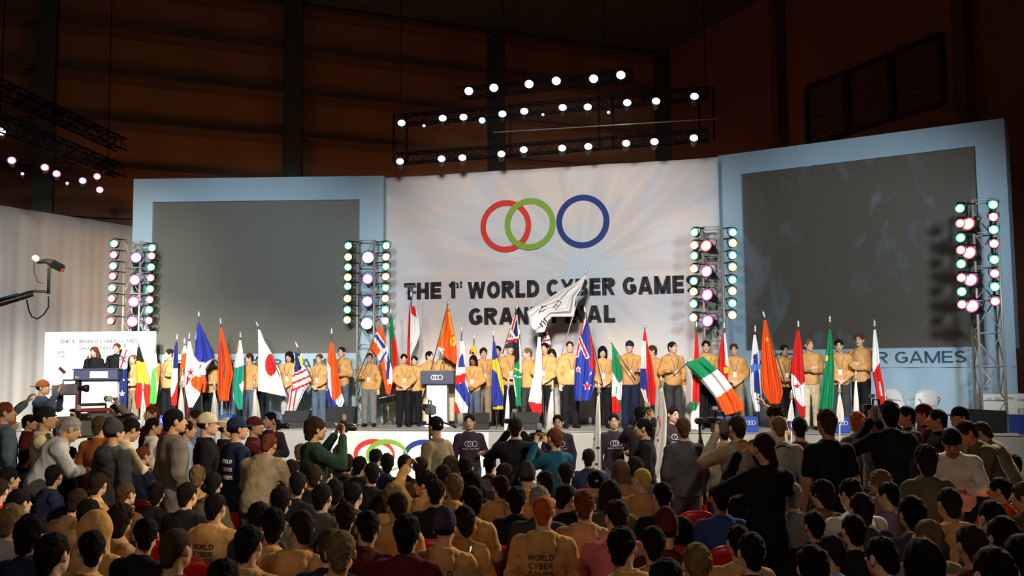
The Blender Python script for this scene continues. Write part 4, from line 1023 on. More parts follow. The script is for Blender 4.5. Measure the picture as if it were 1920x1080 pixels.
def flat_text(txt, x, z, wdt, cap, m, root, y=-.032, bold=.012, name='lettering', rot=0):
    me = text_mesh(txt, 1.0, bold, .002); xs_ = [v.co.x for v in me.vertices]; ys = [v.co.y for v in me.vertices]; kx = wdt / (max(xs_) - min(xs_)); kz = cap / (max(ys) - min(ys)); cx = (max(xs_) + min(xs_)) / 2; cy = (max(ys) + min(ys)) / 2
    for v in me.vertices:
        a, b = (v.co.x - cx) * kx, (v.co.y - cy) * kz; a, b = a * math.cos(rot) - b * math.sin(rot), a * math.sin(rot) + b * math.cos(rot)
        v.co = Vector((x + a, y - v.co.z, z + b))
    me.name = name; me.update(); return obj(name, me, m, root)
GI = mat('grey_ink', (.10, .10, .11), .7)
sc_ = bb.y / FPX
flat_text('THE 1   WORLD CYBER GAMES', (185 - 187) * sc_, atY(187, 640, bb.y).z - RT, 145 * sc_, .085, GI, bo)
flat_text('GRAND FINAL', (182 - 187) * sc_, atY(187, 653, bb.y).z - RT, 66 * sc_, .075, GI, bo)
flat_text('THE FIRST', (116 - 187) * sc_, atY(187, 661, bb.y).z - RT, 18 * sc_, .06, GI, bo); flat_text('GAMES', (119 - 187) * sc_, atY(187, 668, bb.y).z - RT, 9 * sc_, .05, GI, bo)
mk = MB(); mk.box((0, -.034, 0), (.19, .008, .075), Matrix.Rotation(.75, 3, 'Y')); o = mk.build('mark', mat('dark_mark', (.06, .01, .03), .6), bo); o.location = ((118 - 187) * sc_, 0, atY(187, 694, bb.y).z - RT)
# presenters' desk
dk = on_stage(182, .36); dk = Vector((dk.x, dk.y, RT)); ds = dk.y / FPX
de = thing('presenter_desk', 'wide desk with dark blue top panel and white front at the left', 'desk', dk, 0)
zt = atY(182, 693, dk.y).z - RT; zm = atY(182, 712, dk.y).z - RT
m_ = MB(); m_.box((0, 0, (zt + zm) / 2), (82 * ds, .34, zt - zm), None, .01); m_.build('top_panel', NAVY, de)
m_ = MB(); m_.box((0, .02, zt + .012), (86 * ds, .42, .025), None, .005); m_.build('desktop', NAVY, de)
m_ = MB(); m_.box((.04, .06, zm / 2), (66 * ds, .20, zm), None, .01); m_.build('front', WHITE, de)
m_ = MB(); m_.box((-37 * ds, .06, zm / 2), (.07, .24, zm)); m_.build('side_post', mat('maroon_post', (.06, .01, .02), .5), de)
m_ = MB(); m_.box((7 * ds, -.175, (zt + zm) / 2), (33 * ds, .012, (zt - zm) * .65)); sg = m_.build('sign', mat('sign_white', (.7, .65, .7), .5), de)
flat_text('WCG', 7 * ds, (zt + zm) / 2, .2, .06, mat('faint_ink', (.45, .40, .5), .6), de, -.182)
for x in (-.25, .2):
    m_ = MB(); m_.tube([(x, 0, zt + .02), (x, 0, zt + .06), (x - .02, .05, zt + .26)], .008, 6); m_.tube([(x - .02, .05, zt + .26), (x - .03, .08, zt + .31)], .018, 8); m_.build('microphone', BLACKM, de)
person('woman presenter with long dark hair in a black jacket behind the desk', (dk.x - 22 * ds, dk.y + .36, RT), 0, 'relax', ('jacket', 'blk'), 'blk', ('long', 'rd'), 'p', 1.60, None, True)
person('presenter in a dark suit and pale shirt behind the desk', (dk.x + 21 * ds, dk.y + .36, RT), 0, 'clasp', ('jacket', 'blk'), 'blk', ('short', 'rd'), 'p', 1.68, None, True)
# lectern
lc = on_stage(822, 1.15); lc = Vector((lc.x, lc.y, STG)); ls = lc.y / FPX
le = thing('lectern', 'white lectern with dark blue head bearing three white rings', 'lectern', lc, -.08)
zt = atY(822, 695, lc.y).z - STG; zm = atY(822, 720, lc.y).z - STG
m_ = MB(); m_.box((0, 0, (zt + zm) / 2), (62 * ls, .42, zt - zm), None, .012); hd_ = m_.build('head', NAVY, le)
m_ = MB(); m_.box((-.02, .04, zm / 2), (38 * ls, .30, zm), None, .01); m_.build('column', WHITE, le)
m_ = MB(); m_.box((0, .04, .02), (48 * ls, .40, .04), None, .01); m_.build('base', WHITE, le)
m_ = MB()
for dx in (-.075, -.02, .075):
    pts = [(dx + .052 * math.cos(a), -.215, (zt + zm) / 2 + .052 * math.sin(a)) for a in [2 * PI * i / 24 for i in range(25)]]; m_.tube(pts, .009, 5, False)
m_.build('emblem', mat('white_paint', (.8, .8, .8), .5), le)
for x in (.05, .12):
    m_ = MB(); m_.tube([(x, 0, zt), (x + .02, -.06, zt + .12), (x + .06, -.10, zt + .17)], .007, 6); m_.tube([(x + .06, -.10, zt + .17), (x + .09, -.12, zt + .20)], .016, 8); m_.build('microphone', BLACKM, le)
# floor monitors and boxes
def wedge(px, off, w_, h_, d_, label, name='floor_monitor', cat='speaker', m=None, rz=0):
    b = on_stage(px, off); r = thing(name, label, cat, (b.x, b.y, STG), rz); mb = MB()
    pr = [(-d_ / 2, 0), (d_ / 2, 0), (d_ / 2, h_), (0, h_), (-d_ / 2, h_ * .35)]; vs = [(x, y, z) for x in (-w_ / 2, w_ / 2) for (y, z) in pr]; n = 5
    mb.add(vs, [tuple(range(n)), tuple(range(2 * n - 1, n - 1, -1))] + [(i, n + i, n + (i + 1) % n, (i + 1) % n) for i in range(n)]); mb.build('cabinet', m or mat('speaker_black', (.018, .018, .018), .7), r)
    mb = MB(); sl = math.atan2(h_ * .65, d_ / 2); L_ = math.hypot(h_ * .65, d_ / 2); mb.box((0, -d_ / 4 - .008, h_ * .675 + .006), (w_ * .9, L_ * .88, .012), Matrix.Rotation(sl, 3, 'X')); mb.build('grille', mat('speaker_grille', (.035, .035, .035), .5, .3), r)
    return r
wedge(557, .35, .55, .38, .45, 'black floor monitor left of the tipped one, below the striped flag'); wedge(640, .35, .62, .46, .5, 'large black floor monitor in front of the red and white flag bearer')
wedge(893, .30, .55, .34, .42, 'black floor monitor right of the lectern with a paper stuck on it'); wedge(985, .30, .60, .36, .42, 'black floor monitor below the white and red flag')
for px, lab in ((520, 'small blue box with white emblem behind the left staff member'), (427, 'small blue box below the orange red flag'), (304, 'small blue box below the green striped flag'), (1357, 'blue box with white lettering below the tumbling tricolour'), (1404, 'blue box with white emblem right of the fallen red flag tip'), (1575, 'blue box with white lettering below the green flag'), (1490, 'blue box below the red maple leaf flag')):
    b = on_stage(px, .25); r = thing('blue_box', lab, 'box', (b.x, b.y, STG), 0, 'blue boxes along the stage edge'); mb = MB(); mb.box((0, 0, .15), (.30, .30, .30), None, .012); mb.build('body', mat('blue_plastic', (.02, .06, .30), .5), r)
    mb = MB()
    for dx in (-.05, 0, .06): mb.tube([(dx + .035 * math.cos(a), -.153, .19 + .035 * math.sin(a)) for a in [2 * PI * i / 16 for i in range(17)]], .005, 4, False)
    mb.build('emblem', mat('white_paint', (.8, .8, .8), .5), r)
# keyboard stand between the tower and the pair of bearers
kb = on_stage(728, 1.6); r = thing('music_stand', 'black stand with tilted white-edged tray behind the bearers', 'stand', (kb.x, kb.y, STG))
zt = atY(728, 747, kb.y).z - STG
mb = MB(); mb.box((0, 0, zt), (.42, .30, .03), Matrix.Rotation(.5, 3, 'X') @ Matrix.Rotation(-.2, 3, 'Y')); mb.build('tray', BLACKM, r)
mb = MB(); mb.box((0, -.14, zt + .05), (.42, .02, .02), Matrix.Rotation(-.2, 3, 'Y')); mb.build('lip', WHITE, r)
mb = MB(); mb.tube([(0, 0, .03), (0, 0, zt)], .02, 8); mb.build('pole', mat('brass_pole', (.45, .38, .12), .4, .8), r)
for a in (0, 2.1, 4.2):
    mb = MB(); mb.tube([(0, 0, .12), (.22 * math.cos(a), .22 * math.sin(a), .01)], .011, 6); mb.build('leg', BLACKM, r)
# microphone on a tall stand seen against the backdrop title
tm = on_stage(771, 1.9); zt = atY(771, 537, tm.y).z - STG; r = thing('microphone_stand', 'tall thin stand with a black T-shaped head over the red white flag', 'microphone stand', (tm.x, tm.y, STG))
mb = MB(); mb.tube([(0, 0, .02), (0, 0, zt)], .012, 6); mb.build('pole', mat('pale_pole', (.55, .55, .55), .4, .5), r); mb = MB(); mb.box((0, 0, zt), (.24, .07, .06), None, .01); mb.box((0, 0, zt - .09), (.08, .05, .14)); mb.build('head', BLACKM, r)
mb = MB(); mb.lathe([(0, 0), (.16, 0), (.16, .02), (.03, .035), (0, .035)], Matrix.Identity(4), 20); mb.build('base', BLACKM, r)

# plastic chairs
def sheet(rows, th):
    """a curved sheet of given thickness from a grid of points"""
    nr, nc = len(rows), len(rows[0]); P_ = [[Vector(p) for p in r] for r in rows]; top = []; bot = []
    for i in range(nr):
        for j in range(nc):
            du = P_[i][min(j + 1, nc - 1)] - P_[i][max(j - 1, 0)]; dv = P_[min(i + 1, nr - 1)][j] - P_[max(i - 1, 0)][j]; n = du.cross(dv).normalized(); top.append(P_[i][j]); bot.append(P_[i][j] - n * th)
    f = []; N = nr * nc
    for i in range(nr - 1):
        for j in range(nc - 1):
            a = i * nc + j; f.append((a, a + 1, a + nc + 1, a + nc)); f.append((N + a, N + a + nc, N + a + nc + 1, N + a + 1))
    for j in range(nc - 1):
        f.append((j, N + j, N + j + 1, j + 1)); a = (nr - 1) * nc + j; f.append((a, a + 1, N + a + 1, N + a))
    for i in range(nr - 1):
        a = i * nc; f.append((a, a + nc, N + a + nc, N + a)); a = i * nc + nc - 1; f.append((a, N + a, N + a + nc, a + nc))
    return top + bot, f
def chair_meshes():
    d = {}
    mb = MB(); rows = [[(x * (.235 - .03 * t), -.23 + .43 * t, .435 - .018 * math.cos(x * 1.5) - .012 * math.sin(PI * t) + (.03 if False else 0)) for x in np.linspace(-1, 1, 9)] for t in np.linspace(0, 1, 9)]
    v, f = sheet(rows, -.012); mb.add(v, f, True); d['seat'] = mb.mesh('seat')
    # the back is a rounded shell: side frame, top rail and slats
    mb = MB()
    def bp(x, z):    # x -1..1 , z 0..1
        w_ = .205 + .02 * z; zz = .45 + .37 * z; yy = .205 + .085 * z - .055 * (1 - x * x) * 0 + .06 * (-(x * x)) + .05
        return Vector((x * w_, yy, zz))
    ztop = lambda x: 1.0 - .30 * abs(x) ** 3.2
    rows = [[bp(x, .70 + (ztop(x) - .70) * t) for x in np.linspace(-1, 1, 15)] for t in np.linspace(0, 1, 4)]; v, f = sheet(rows, .012); mb.add(v, f, True)
    for x0 in np.linspace(-.93, .93, 8):
        rows = [[bp(x0 + dx, t * .72) for dx in (-.085, .085)] for t in np.linspace(-.05, 1, 6)]; v, f = sheet(rows, .010); mb.add(v, f, True)
    rows = [[bp(x, -.06 + .12 * t) for x in np.linspace(-1, 1, 11)] for t in (0, 1)]; v, f = sheet(rows, .012); mb.add(v, f, True); d['backrest'] = mb.mesh('backrest')
    for s in (1, -1):
        mb = MB(); mb.tube([(s * .225, .235, .70), (s * .262, .17, .665), (s * .275, .0, .655), (s * .272, -.17, .65), (s * .262, -.22, .60), (s * .262, -.235, .45)], [.016, .02, .021, .02, .017, .018], 7); d['arm%d' % s] = mb.mesh('armrest')
        mb = MB(); mb.tube([(s * .255, -.225, .45), (s * .275, -.255, 0.0)], [.024, .017], 6); d['legf%d' % s] = mb.mesh('leg')
        mb = MB(); mb.tube([(s * .195, .205, .47), (s * .245, .30, 0.0)], [.024, .017], 6); d['legb%d' % s] = mb.mesh('leg')
    return d
CH = chair_meshes(); REDP = mat('red_plastic', (.55, .012, .010), .35, spec=.5); WHP = mat('white_plastic', (.60, .60, .58), .4)
def solid_back():
    mb = MB(); ztop = lambda x: 1.0 - .34 * abs(x) ** 3.0
    def bp(x, z): return Vector((x * (.232 + .015 * z), .265 + .085 * z - .065 * (x * x), .45 + .40 * z))
    rows = [[bp(x, -.05 + (ztop(x) + .05) * t) for x in np.linspace(-1, 1, 17)] for t in np.linspace(0, 1, 8)]; v, f = sheet(rows, .012); mb.add(v, f, True)
    mb.tube([bp(x, ztop(x)) + Vector((0, .004, 0)) for x in np.linspace(-1, 1, 17)], .012, 6); return mb.mesh('backrest')
CH['solid'] = solid_back()
def plastic_chair(loc, face, label, m, group=None, solid=False, sc=1.0):
    r = thing('plastic_chair', label, 'chair', loc, math.radians(face), group); r.scale = (sc, sc, sc)
    place_part('seat', CH['seat'], m, r); place_part('backrest', CH['solid'] if solid else CH['backrest'], m, r)
    for s in (1, -1): place_part('armrest', CH['arm%d' % s], m, r)
    for q in ('legf', 'legb'):
        for s in (1, -1): place_part('leg', CH[q + str(s)], m, r)
    return r
b = on_stage(1735, .62); plastic_chair((b.x, b.y, STG), -35, 'white plastic armchair on stage, right one of the pair', WHP, None, True, .95)
b = on_stage(1697, .85); plastic_chair((b.x, b.y, STG), 25, 'white plastic armchair on stage, left one of the pair, turned away', WHP, None, True, .95)
# counter with printed white panel at the right end of the stage
tb = on_stage(1905, .55); r = thing('counter', 'white printed counter on blue base at the right end of the stage', 'counter', (tb.x, tb.y, STG), -.15); ts = tb.y / FPX
zt = atY(1905, 738, tb.y).z - STG; zm = atY(1905, 776, tb.y).z - STG
mb = MB(); mb.box((.1, 0, (zt + zm) / 2), (150 * ts, .5, zt - zm), None, .01); mb.build('panel', mat('counter_white', (.62, .62, .60), .6), r)
mb = MB(); mb.box((.35, .0, zm / 2), (115 * ts, .42, zm)); mb.build('base', mat('blue_cloth', (.015, .035, .22), .8), r)
for i, (x, z, w_, h_, tx) in enumerate([(-52, .75, 9, .05, 'v'), (-36, .78, 12, .05, 'HALL'), (-18, .78, 16, .05, 'OPEN'), (4, .72, 16, .05, 'GAME'), (-30, .18, 12, .05, 'HALL'), (2, .18, 14, .10, 'WCG')]):
    flat_text(tx, x * ts, zm + (zt - zm) * z, w_ * ts, h_, GI, r, -.252)
cb = on_stage(1846, .35); r = thing('equipment_case', 'black covered equipment case beside the white printed counter', 'case', (cb.x, cb.y, STG)); cs = cb.y / FPX; zt = atY(1846, 768, cb.y).z - STG
mb = MB(); mb.box((0, 0, zt / 2), (70 * cs, .5, zt), Matrix.Rotation(.05, 3, 'Y'), .05); mb.build('cover', mat('black_cover', (.008, .008, .010), .85, bump=.8, bscale=4), r)
mb = MB(); mb.box((0, 0, .03), (60 * cs, .44, .06)); mb.build('base', BLACKM, r)
# white board with rings hung on the front of the stage
f0, f1 = atZ(622, 808, STZ - .03), atZ(916, 811, STZ - .03); fd = LD; fo = Vector((f0.x, f0.y, 0)) - LN * .05; q = Vector((lipA.x, lipA.y, 0)); fo = fo - LN * ((fo - q).dot(LN) + .05); LNf = (Vector((f1.x, f1.y, 0)) - Vector((f0.x, f0.y, 0))).length
fb = thing('stage_banner', 'white banner with three rings hung on the stage front', 'banner', (fo.x, fo.y, .04), rz)
mb = MB(); mb.box((LNf / 2, 0, .49), (LNf, .03, .98), None, .005); mb.build('cloth', mat('banner_white', (.74, .74, .72), .8), fb)
for cpx, c in ((703, 'red'), (727, 'green'), (797, 'blue')):
    x = (on_plane(cpx, 855, fo, LN) - fo).dot(LD); mb = MB(); rx, rz_ = .44, .30; n = 48; vs = []; fs = []
    for i in range(n):
        a = 2 * PI * i / n; wv = .035 + .02 * math.cos(a - 2.2)
        for s in (-1, 1):
            for yy in (-.022 - (.004 if c == 'green' else 0), -.012): vs.append((x + (rx + s * wv) * math.cos(a), yy, .47 + (rz_ + s * wv) * math.sin(a)))
    for i in range(n):
        j = (i + 1) % n
        for p_, q_ in ((0, 2), (2, 3), (3, 1), (1, 0)): fs.append((i * 4 + p_, i * 4 + q_, j * 4 + q_, j * 4 + p_))
    mb.add(vs, fs); mb.build('ring', mat('ring_' + c, rc[c], .7), fb)

# ------------------------------------------------------------------ flags
FC = {'w': (.80, .80, .78), 'r': (.62, .020, .018), 'o': (.80, .095, .015), 'b': (.030, .045, .30), 'g': (.012, .22, .085), 'y': (.78, .50, .03), 'k': (.015, .015, .015),
      'lg': (.10, .62, .08), 'or': (.80, .24, .04), 'n': (.02, .03, .14), 'lb': (.10, .22, .55), 'tg': (.02, .30, .19), 'dr': (.40, .012, .02), 'pk': (.75, .30, .28)}
def star(cx, cy, r, k=.42):
    return [(cx + (r if i % 2 == 0 else r * k) * math.sin(PI * i / 5), cy - (r if i % 2 == 0 else r * k) * math.cos(PI * i / 5)) for i in range(10)]
def line(x0, y0, x1, y1, w_):
    dx, dy = x1 - x0, y1 - y0; L = math.hypot(dx, dy); nx, ny = -dy / L * w_ / 2, dx / L * w_ / 2
    return [(x0 + nx, y0 + ny), (x1 + nx, y1 + ny), (x1 - nx, y1 - ny), (x0 - nx, y0 - ny)]
def disc(cx, cy, rx, ry, n=20): return [(cx + rx * math.cos(2 * PI * i / n), cy + ry * math.sin(2 * PI * i / n)) for i in range(n)]
def inside(x, y, pl):
    c = False; j = len(pl) - 1
    for i in range(len(pl)):
        if (pl[i][1] > y) != (pl[j][1] > y) and x < (pl[j][0] - pl[i][0]) * (y - pl[i][1]) / (pl[j][1] - pl[i][1]) + pl[i][0]: c = not c
        j = i
    return c
FLAGM = attr_mat('flag_cloth')
FOLD_PH = [0]
def flag(label, rows, base, polys, pole, off, fold=.045, nf=2.2, U=34, V=56, name='flag', cat='flag', Y=None, knob=(.5, .5, .48), group='flags carried on the stage', polec=None, flip=False):
    rows = [((r[0], r[2]), (r[1], r[2])) if not isinstance(r[0], tuple) else r for r in rows]
    cx = sum(r[0][0] + r[1][0] for r in rows) / (2 * len(rows)); Yf = Y if Y is not None else on_stage(cx, off).y
    (ax, ay), (bx_, by) = pole; top = atY(ax, ay, Yf); bot = atY(bx_, by, Yf)
    if abs(ax - bx_) < 16: bot = bot + (bot - top).normalized() * 0; kz = (top.z - ((STG + .004) if name == 'flag' else .004)) / (top.z - bot.z); bot = top + (bot - top) * kz
    r = thing(name, label, cat, bot, 0, group); FOLD_PH[0] += 1; ph = FOLD_PH[0] * 1.7
    ys = [0.0]
    for i in range(1, len(rows)): ys.append(ys[-1] + max(4, math.hypot(rows[i][0][0] - rows[i - 1][0][0] + rows[i][1][0] - rows[i - 1][1][0], rows[i][0][1] - rows[i - 1][0][1] + rows[i][1][1] - rows[i - 1][1][1]) / 2))
    ys = [y / ys[-1] for y in ys]; A = np.array([q[0] for q in rows], float); B = np.array([q[1] for q in rows], float)
    px = np.zeros((V + 1, U + 1, 2)); vs = []
    for j in range(V + 1):
        v = j / V; a = np.array([np.interp(v, ys, A[:, 0]), np.interp(v, ys, A[:, 1])]); b = np.array([np.interp(v, ys, B[:, 0]), np.interp(v, ys, B[:, 1])])
        wd = np.linalg.norm(b - a) * Yf / FPX
        for i in range(U + 1):
            u = i / U; q = a + (b - a) * u; px[j, i] = q
            am = min(fold, wd * .12) * min(1, v * 4 + .2)
            d = am * (math.sin(2 * PI * nf * u + ph + 1.2 * math.sin(3 * v + ph)) + .45 * math.sin(2 * PI * nf * 1.9 * u + 2.0 * v + 2 * ph)) - .03
            P_ = atY(q[0], q[1], Yf + d); vs.append(P_ - bot)
    fs = []; cols = []
    for j in range(V):
        for i in range(U):
            a = j * (U + 1) + i; fs.append((a, a + U + 1, a + U + 2, a + 1)); q = (px[j, i] + px[j + 1, i + 1]) / 2; c = base
            for cc, pl in polys:
                if inside(q[0], q[1], pl): c = cc
            cols.append(FC[c])
    mb = MB(); mb.add(vs, fs, True); me = mb.mesh('cloth'); at = me.color_attributes.new('pattern', 'FLOAT_COLOR', 'CORNER')
    arr = np.ones((len(fs), 4, 4), np.float32); arr[:, :, :3] = np.array(cols, np.float32)[:, None, :]; at.data.foreach_set('color', arr.ravel())
    o = obj('cloth', me, FLAGM, r); sm = o.modifiers.new('t', 'SOLIDIFY'); sm.thickness = .006; sm.offset = 0
    pm = polec or mat('flag_pole', (.10, .075, .05), .4); mb = MB(); mb.tube([(0, 0, 0), top - bot], .0125, 8); mb.build('pole', pm, r)
    d = (top - bot).normalized(); mb = MB(); t = top - bot; R = d.to_track_quat('Z', 'Y').to_matrix().to_4x4(); R.translation = t
    mb.lathe([(0, -.01), (.022, 0), (.028, .025), (.018, .05), (.026, .075), (.012, .12), (0, .15)], R, 10); mb.build('finial', mat('finial', (.75, .72, .62), .25, .6), r)
    return r
fl_ = flag
fl_('dark blue starred flag with a union canton hanging narrow at far left', [(231, 237, 652), (224, 239, 672), (223, 238, 710), (221, 237, 764)], 'n', [('w', [(222, 650), (241, 650), (240, 690), (222, 696)]), ('r', line(226, 690, 238, 655, 3)), ('n', line(224, 664, 236, 680, 3)), ('r', line(224, 676, 240, 668, 2)), ('w', star(229, 738, 6)), ('w', star(232, 712, 3))], ((234, 647), (231, 770)), .5)
fl_('black yellow and red flag hanging in bands at the left', [(258, 262, 650), (255, 270, 678), (257, 279, 716), (252, 281, 742), (256, 280, 766)], 'k', [('y', [(250, 677), (290, 680), (290, 722), (250, 716)]), ('r', [(250, 716), (290, 722), (290, 780), (250, 780)])], ((260, 645), (268, 760)), .5)
fl_('white bright green and red flag hanging narrow', [(289, 293, 662), (286, 296, 690), (283, 298, 715), (281, 293, 757)], 'w', [('lg', [(284, 695), (292, 688), (295, 757), (280, 760)]), ('or', [(292, 688), (300, 688), (300, 716), (294, 716)])], ((290, 658), (288, 765)), .5)
fl_('blue white and red flag furled narrow beside the white one', [(329, 333, 642), (324, 334, 668), (322, 333, 700), (320, 333, 730), (322, 331, 761)], 'w', [('n', [(327, 640), (337, 640), (335, 690), (324, 692)]), ('r', [(327, 735), (336, 705), (336, 765), (318, 765), (319, 748)])], ((332, 637), (327, 768)), .5)
fl_('small red flag with white tip covering a bearer\'s face', [(345, 348, 648), (341, 352, 662), (338, 353, 690)], 'o', [('w', [(335, 640), (356, 640), (352, 662), (338, 664)])], ((346, 645), (346, 720)), .6)
fl_('white flag with red marks drooping to a low point', [(353, 357, 640), (350, 362, 662), (347, 372, 690), (345, 380, 718), (349, 374, 742), (354, 361, 764)], 'w', [('r', star(357, 698, 9, .35)), ('r', [(350, 704), (358, 710), (348, 724)]), ('o', [(356, 714), (366, 704), (385, 710), (385, 738), (372, 734), (360, 724)])], ((355, 635), (352, 765)), .46)
fl_('blue white and red flag fanning out, highest at the left', [(370, 375, 606), (367, 386, 630), (366, 397, 656), (363, 403, 671), (360, 386, 692), (362, 388, 716), (370, 385, 736)], 'b', [('w', [(362, 600), (370, 600), (366, 650), (360, 652)]), ('w', [(362, 664), (372, 678), (386, 680), (406, 668), (390, 690), (384, 706), (366, 705)]), ('o', [(355, 714), (366, 705), (384, 702), (392, 730), (384, 745), (368, 735)])], ((373, 594), (378, 735)), .56)
fl_('plain orange red flag beside the green and white one', [(412, 416, 614), (410, 422, 640), (409, 432, 670), (408, 437, 700), (408, 430, 735), (412, 429, 752)], 'o', [('r', line(414, 640, 411, 740, 3))], ((414, 607), (424, 752)), .5)
fl_('orange white and green flag hanging beside the plain red one', [(448, 452, 638), (444, 455, 655), (440, 457, 685), (436, 457, 720), (437, 455, 745), (446, 454, 768)], 'w', [('or', [(440, 636), (449, 636), (446, 660), (441, 668)]), ('tg', [(436, 692), (459, 684), (459, 712), (448, 722), (455, 740), (456, 770), (444, 768), (434, 722)])], ((451, 633), (456, 765)), .5)
fl_('white flag with red disc on a slanting pole', [((484, 617), (488, 619)), ((484, 640), (496, 640)), ((484, 665), (509, 662)), ((484, 700), (522, 690)), ((484, 733), (537, 744))], 'w', [('r', disc(508, 684, 11, 21))], ((484, 612), (542, 745)), .5, .05, 1.6)
fl_('red and white striped flag with blue canton and yellow crescent', [((553, 660), (566, 664)), ((554, 682), (568, 682)), ((549, 700), (574, 694)), ((548, 716), (583, 712)), ((543, 742), (570, 734)), ((538, 770), (553, 773))], 'w',
    [('r', line(546, 706, 582, 690, 4)), ('r', line(546, 720, 588, 702, 4)), ('r', line(545, 733, 590, 714, 4)), ('r', line(541, 775, 549, 722, 3)), ('r', line(549, 775, 556, 728, 3)), ('n', [(550, 655), (562, 655), (566, 692), (552, 700)]), ('y', line(561, 668, 567, 686, 5))], ((558, 651), (587, 716)), .5)
fl_('orange red white and blue flag hanging broad and straight', [(619, 624, 642), (615, 629, 665), (613, 634, 700), (612, 640, 735), (615, 646, 752), (620, 640, 768)], 'o', [('w', [(610, 672), (620, 690), (622, 745), (608, 745)]), ('b', [(606, 740), (617, 728), (622, 748), (640, 760), (634, 775), (612, 775)]), ('n', [(608, 700), (614, 694), (615, 730), (610, 730)]), ('w', [(640, 738), (650, 750), (640, 768), (628, 754)])], ((622, 626), (626, 760)), .45)
fl_('red flag with blue and white cross streaming from a slanting pole', [((711, 608), (715, 612)), ((702, 632), (722, 634)), ((693, 655), (728, 658)), ((706, 672), (731, 678)), ((714, 690), (736, 694)), ((718, 712), (736, 716)), ((724, 738), (731, 742))], 'o',
    [('w', line(702, 627, 733, 672, 14)), ('b', line(704, 628, 734, 670, 6)), ('w', line(706, 680, 722, 656, 11)), ('w', line(724, 652, 734, 720, 13)), ('b', line(712, 680, 724, 660, 4)), ('b', line(730, 662, 726, 712, 6))], ((714, 602), (663, 726)), .5, .05, 1.8)
fl_('green and red flag hanging narrow behind the cross flag', [(732, 736, 594), (730, 738, 620), (731, 744, 650), (731, 746, 690), (733, 742, 728)], 'r', [('g', [(726, 590), (738, 590), (740, 628), (734, 640), (736, 690), (728, 690)])], ((733, 588), (736, 740)), 1.5)
fl_('tall red and white flag hung beside the thin pole', [(768, 777, 574), (766, 784, 592), (765, 787, 625), (764, 780, 646), (763, 771, 665), (761, 768, 690)], 'w', [('r', [(760, 570), (770, 570), (769, 700), (758, 700)]), ('r', [(770, 570), (778, 570), (781, 596), (771, 588)])], ((771, 556), (771, 700)), 1.45)
fl_('orange red and gold flag with emblem on a slanting pole', [((838, 578), (843, 580)), ((833, 604), (848, 606)), ((826, 630), (853, 630)), ((820, 648), (856, 655)), ((832, 668), (856, 684))], 'o', [('y', line(842, 585, 848, 628, 4)), ('or', line(833, 600, 828, 650, 4)), ('y', disc(850, 640, 6, 9)), ('or', disc(850, 640, 3, 5)), ('w', [(812, 660), (826, 650), (832, 654), (829, 690), (815, 690)])], ((840, 570), (808, 694)), 1.35)
fl_('red white and blue flag in broad crossing bands beside the lectern', [((858, 640), (870, 640)), ((857, 665), (872, 660)), ((855, 690), (872, 690)), ((853, 715), (874, 712)), ((853, 740), (881, 745)), ((852, 775), (876, 776))], 'w',
    [('b', [(860, 672), (868, 662), (872, 688), (859, 690)]), ('r', [(853, 704), (874, 700), (872, 716), (852, 722)]), ('pk', [(858, 640), (863, 640), (862, 670), (858, 690)]), ('b', [(852, 722), (872, 717), (882, 745), (878, 764), (854, 728)]), ('r', [(851, 748), (860, 764), (866, 782), (850, 782)])], ((866, 622), (853, 784)), .55)
fl_('small yellow flag with red and black patch above the dark haired bearer', [(886, 890, 648), (882, 893, 655), (879, 894, 664)], 'y', [('r', [(876, 656), (884, 656), (882, 668), (876, 668)]), ('k', [(884, 660), (889, 660), (888, 668), (883, 668)])], ((889, 636), (886, 720)), 1.5)
fl_('blue and yellow flag hanging straight beside the long haired bearer', [(924, 928, 640), (923, 932, 665), (922, 942, 700), (922, 945, 735), (925, 943, 768)], 'b', [('y', [(922, 676), (932, 672), (936, 680), (947, 730), (943, 744), (932, 700), (922, 690)]), ('y', [(920, 764), (950, 760), (950, 775), (920, 775)])], ((925, 630), (930, 770)), .5)
fl_('flag of red crosses on blue and white, topmost above the centre', [(965, 970, 590), (958, 972, 610), (950, 974, 635), (946, 975, 646)], 'n', [('w', line(968, 588, 950, 650, 7)), ('r', line(968, 588, 952, 648, 3)), ('w', line(952, 612, 976, 650, 5)), ('w', line(944, 640, 976, 634, 8)), ('r', line(944, 641, 976, 636, 5)), ('w', [(970, 588), (974, 600), (976, 640), (971, 640)])], ((968, 580), (942, 664)), 1.35)
fl_('black green white and yellow flag hanging behind staff', [(970, 974, 636), (966, 977, 660), (964, 978, 690), (962, 978, 712), (966, 976, 740), (967, 977, 762)], 'g', [('k', [(962, 630), (974, 630), (976, 672), (960, 688)]), ('y', line(962, 690, 978, 696, 3)), ('w', [(973, 630), (980, 630), (980, 700), (975, 700)]), ('w', line(962, 706, 968, 745, 2)), ('w', line(960, 704, 980, 708, 2))], ((974, 628), (970, 782)), .5)
fl_('long white flag with red end hanging before the arms-folded man', [(1009, 1013, 632), (1006, 1016, 660), (1002, 1017, 700), (994, 1016, 735), (991, 1015, 753), (997, 1017, 770), (1000, 1012, 783)], 'w', [('r', [(985, 754), (1022, 756), (1022, 790), (985, 790)])], ((1008, 624), (1018, 752)), .48)
fl_('striped red and white flag peeking out above a bearer', [(1020, 1025, 618), (1018, 1030, 632), (1016, 1033, 646)], 'w', [('r', line(1018, 640, 1034, 636, 3)), ('r', line(1018, 630, 1030, 626, 3)), ('n', [(1016, 616), (1024, 616), (1022, 630), (1016, 632)])], ((1022, 610), (1026, 720)), 1.5)
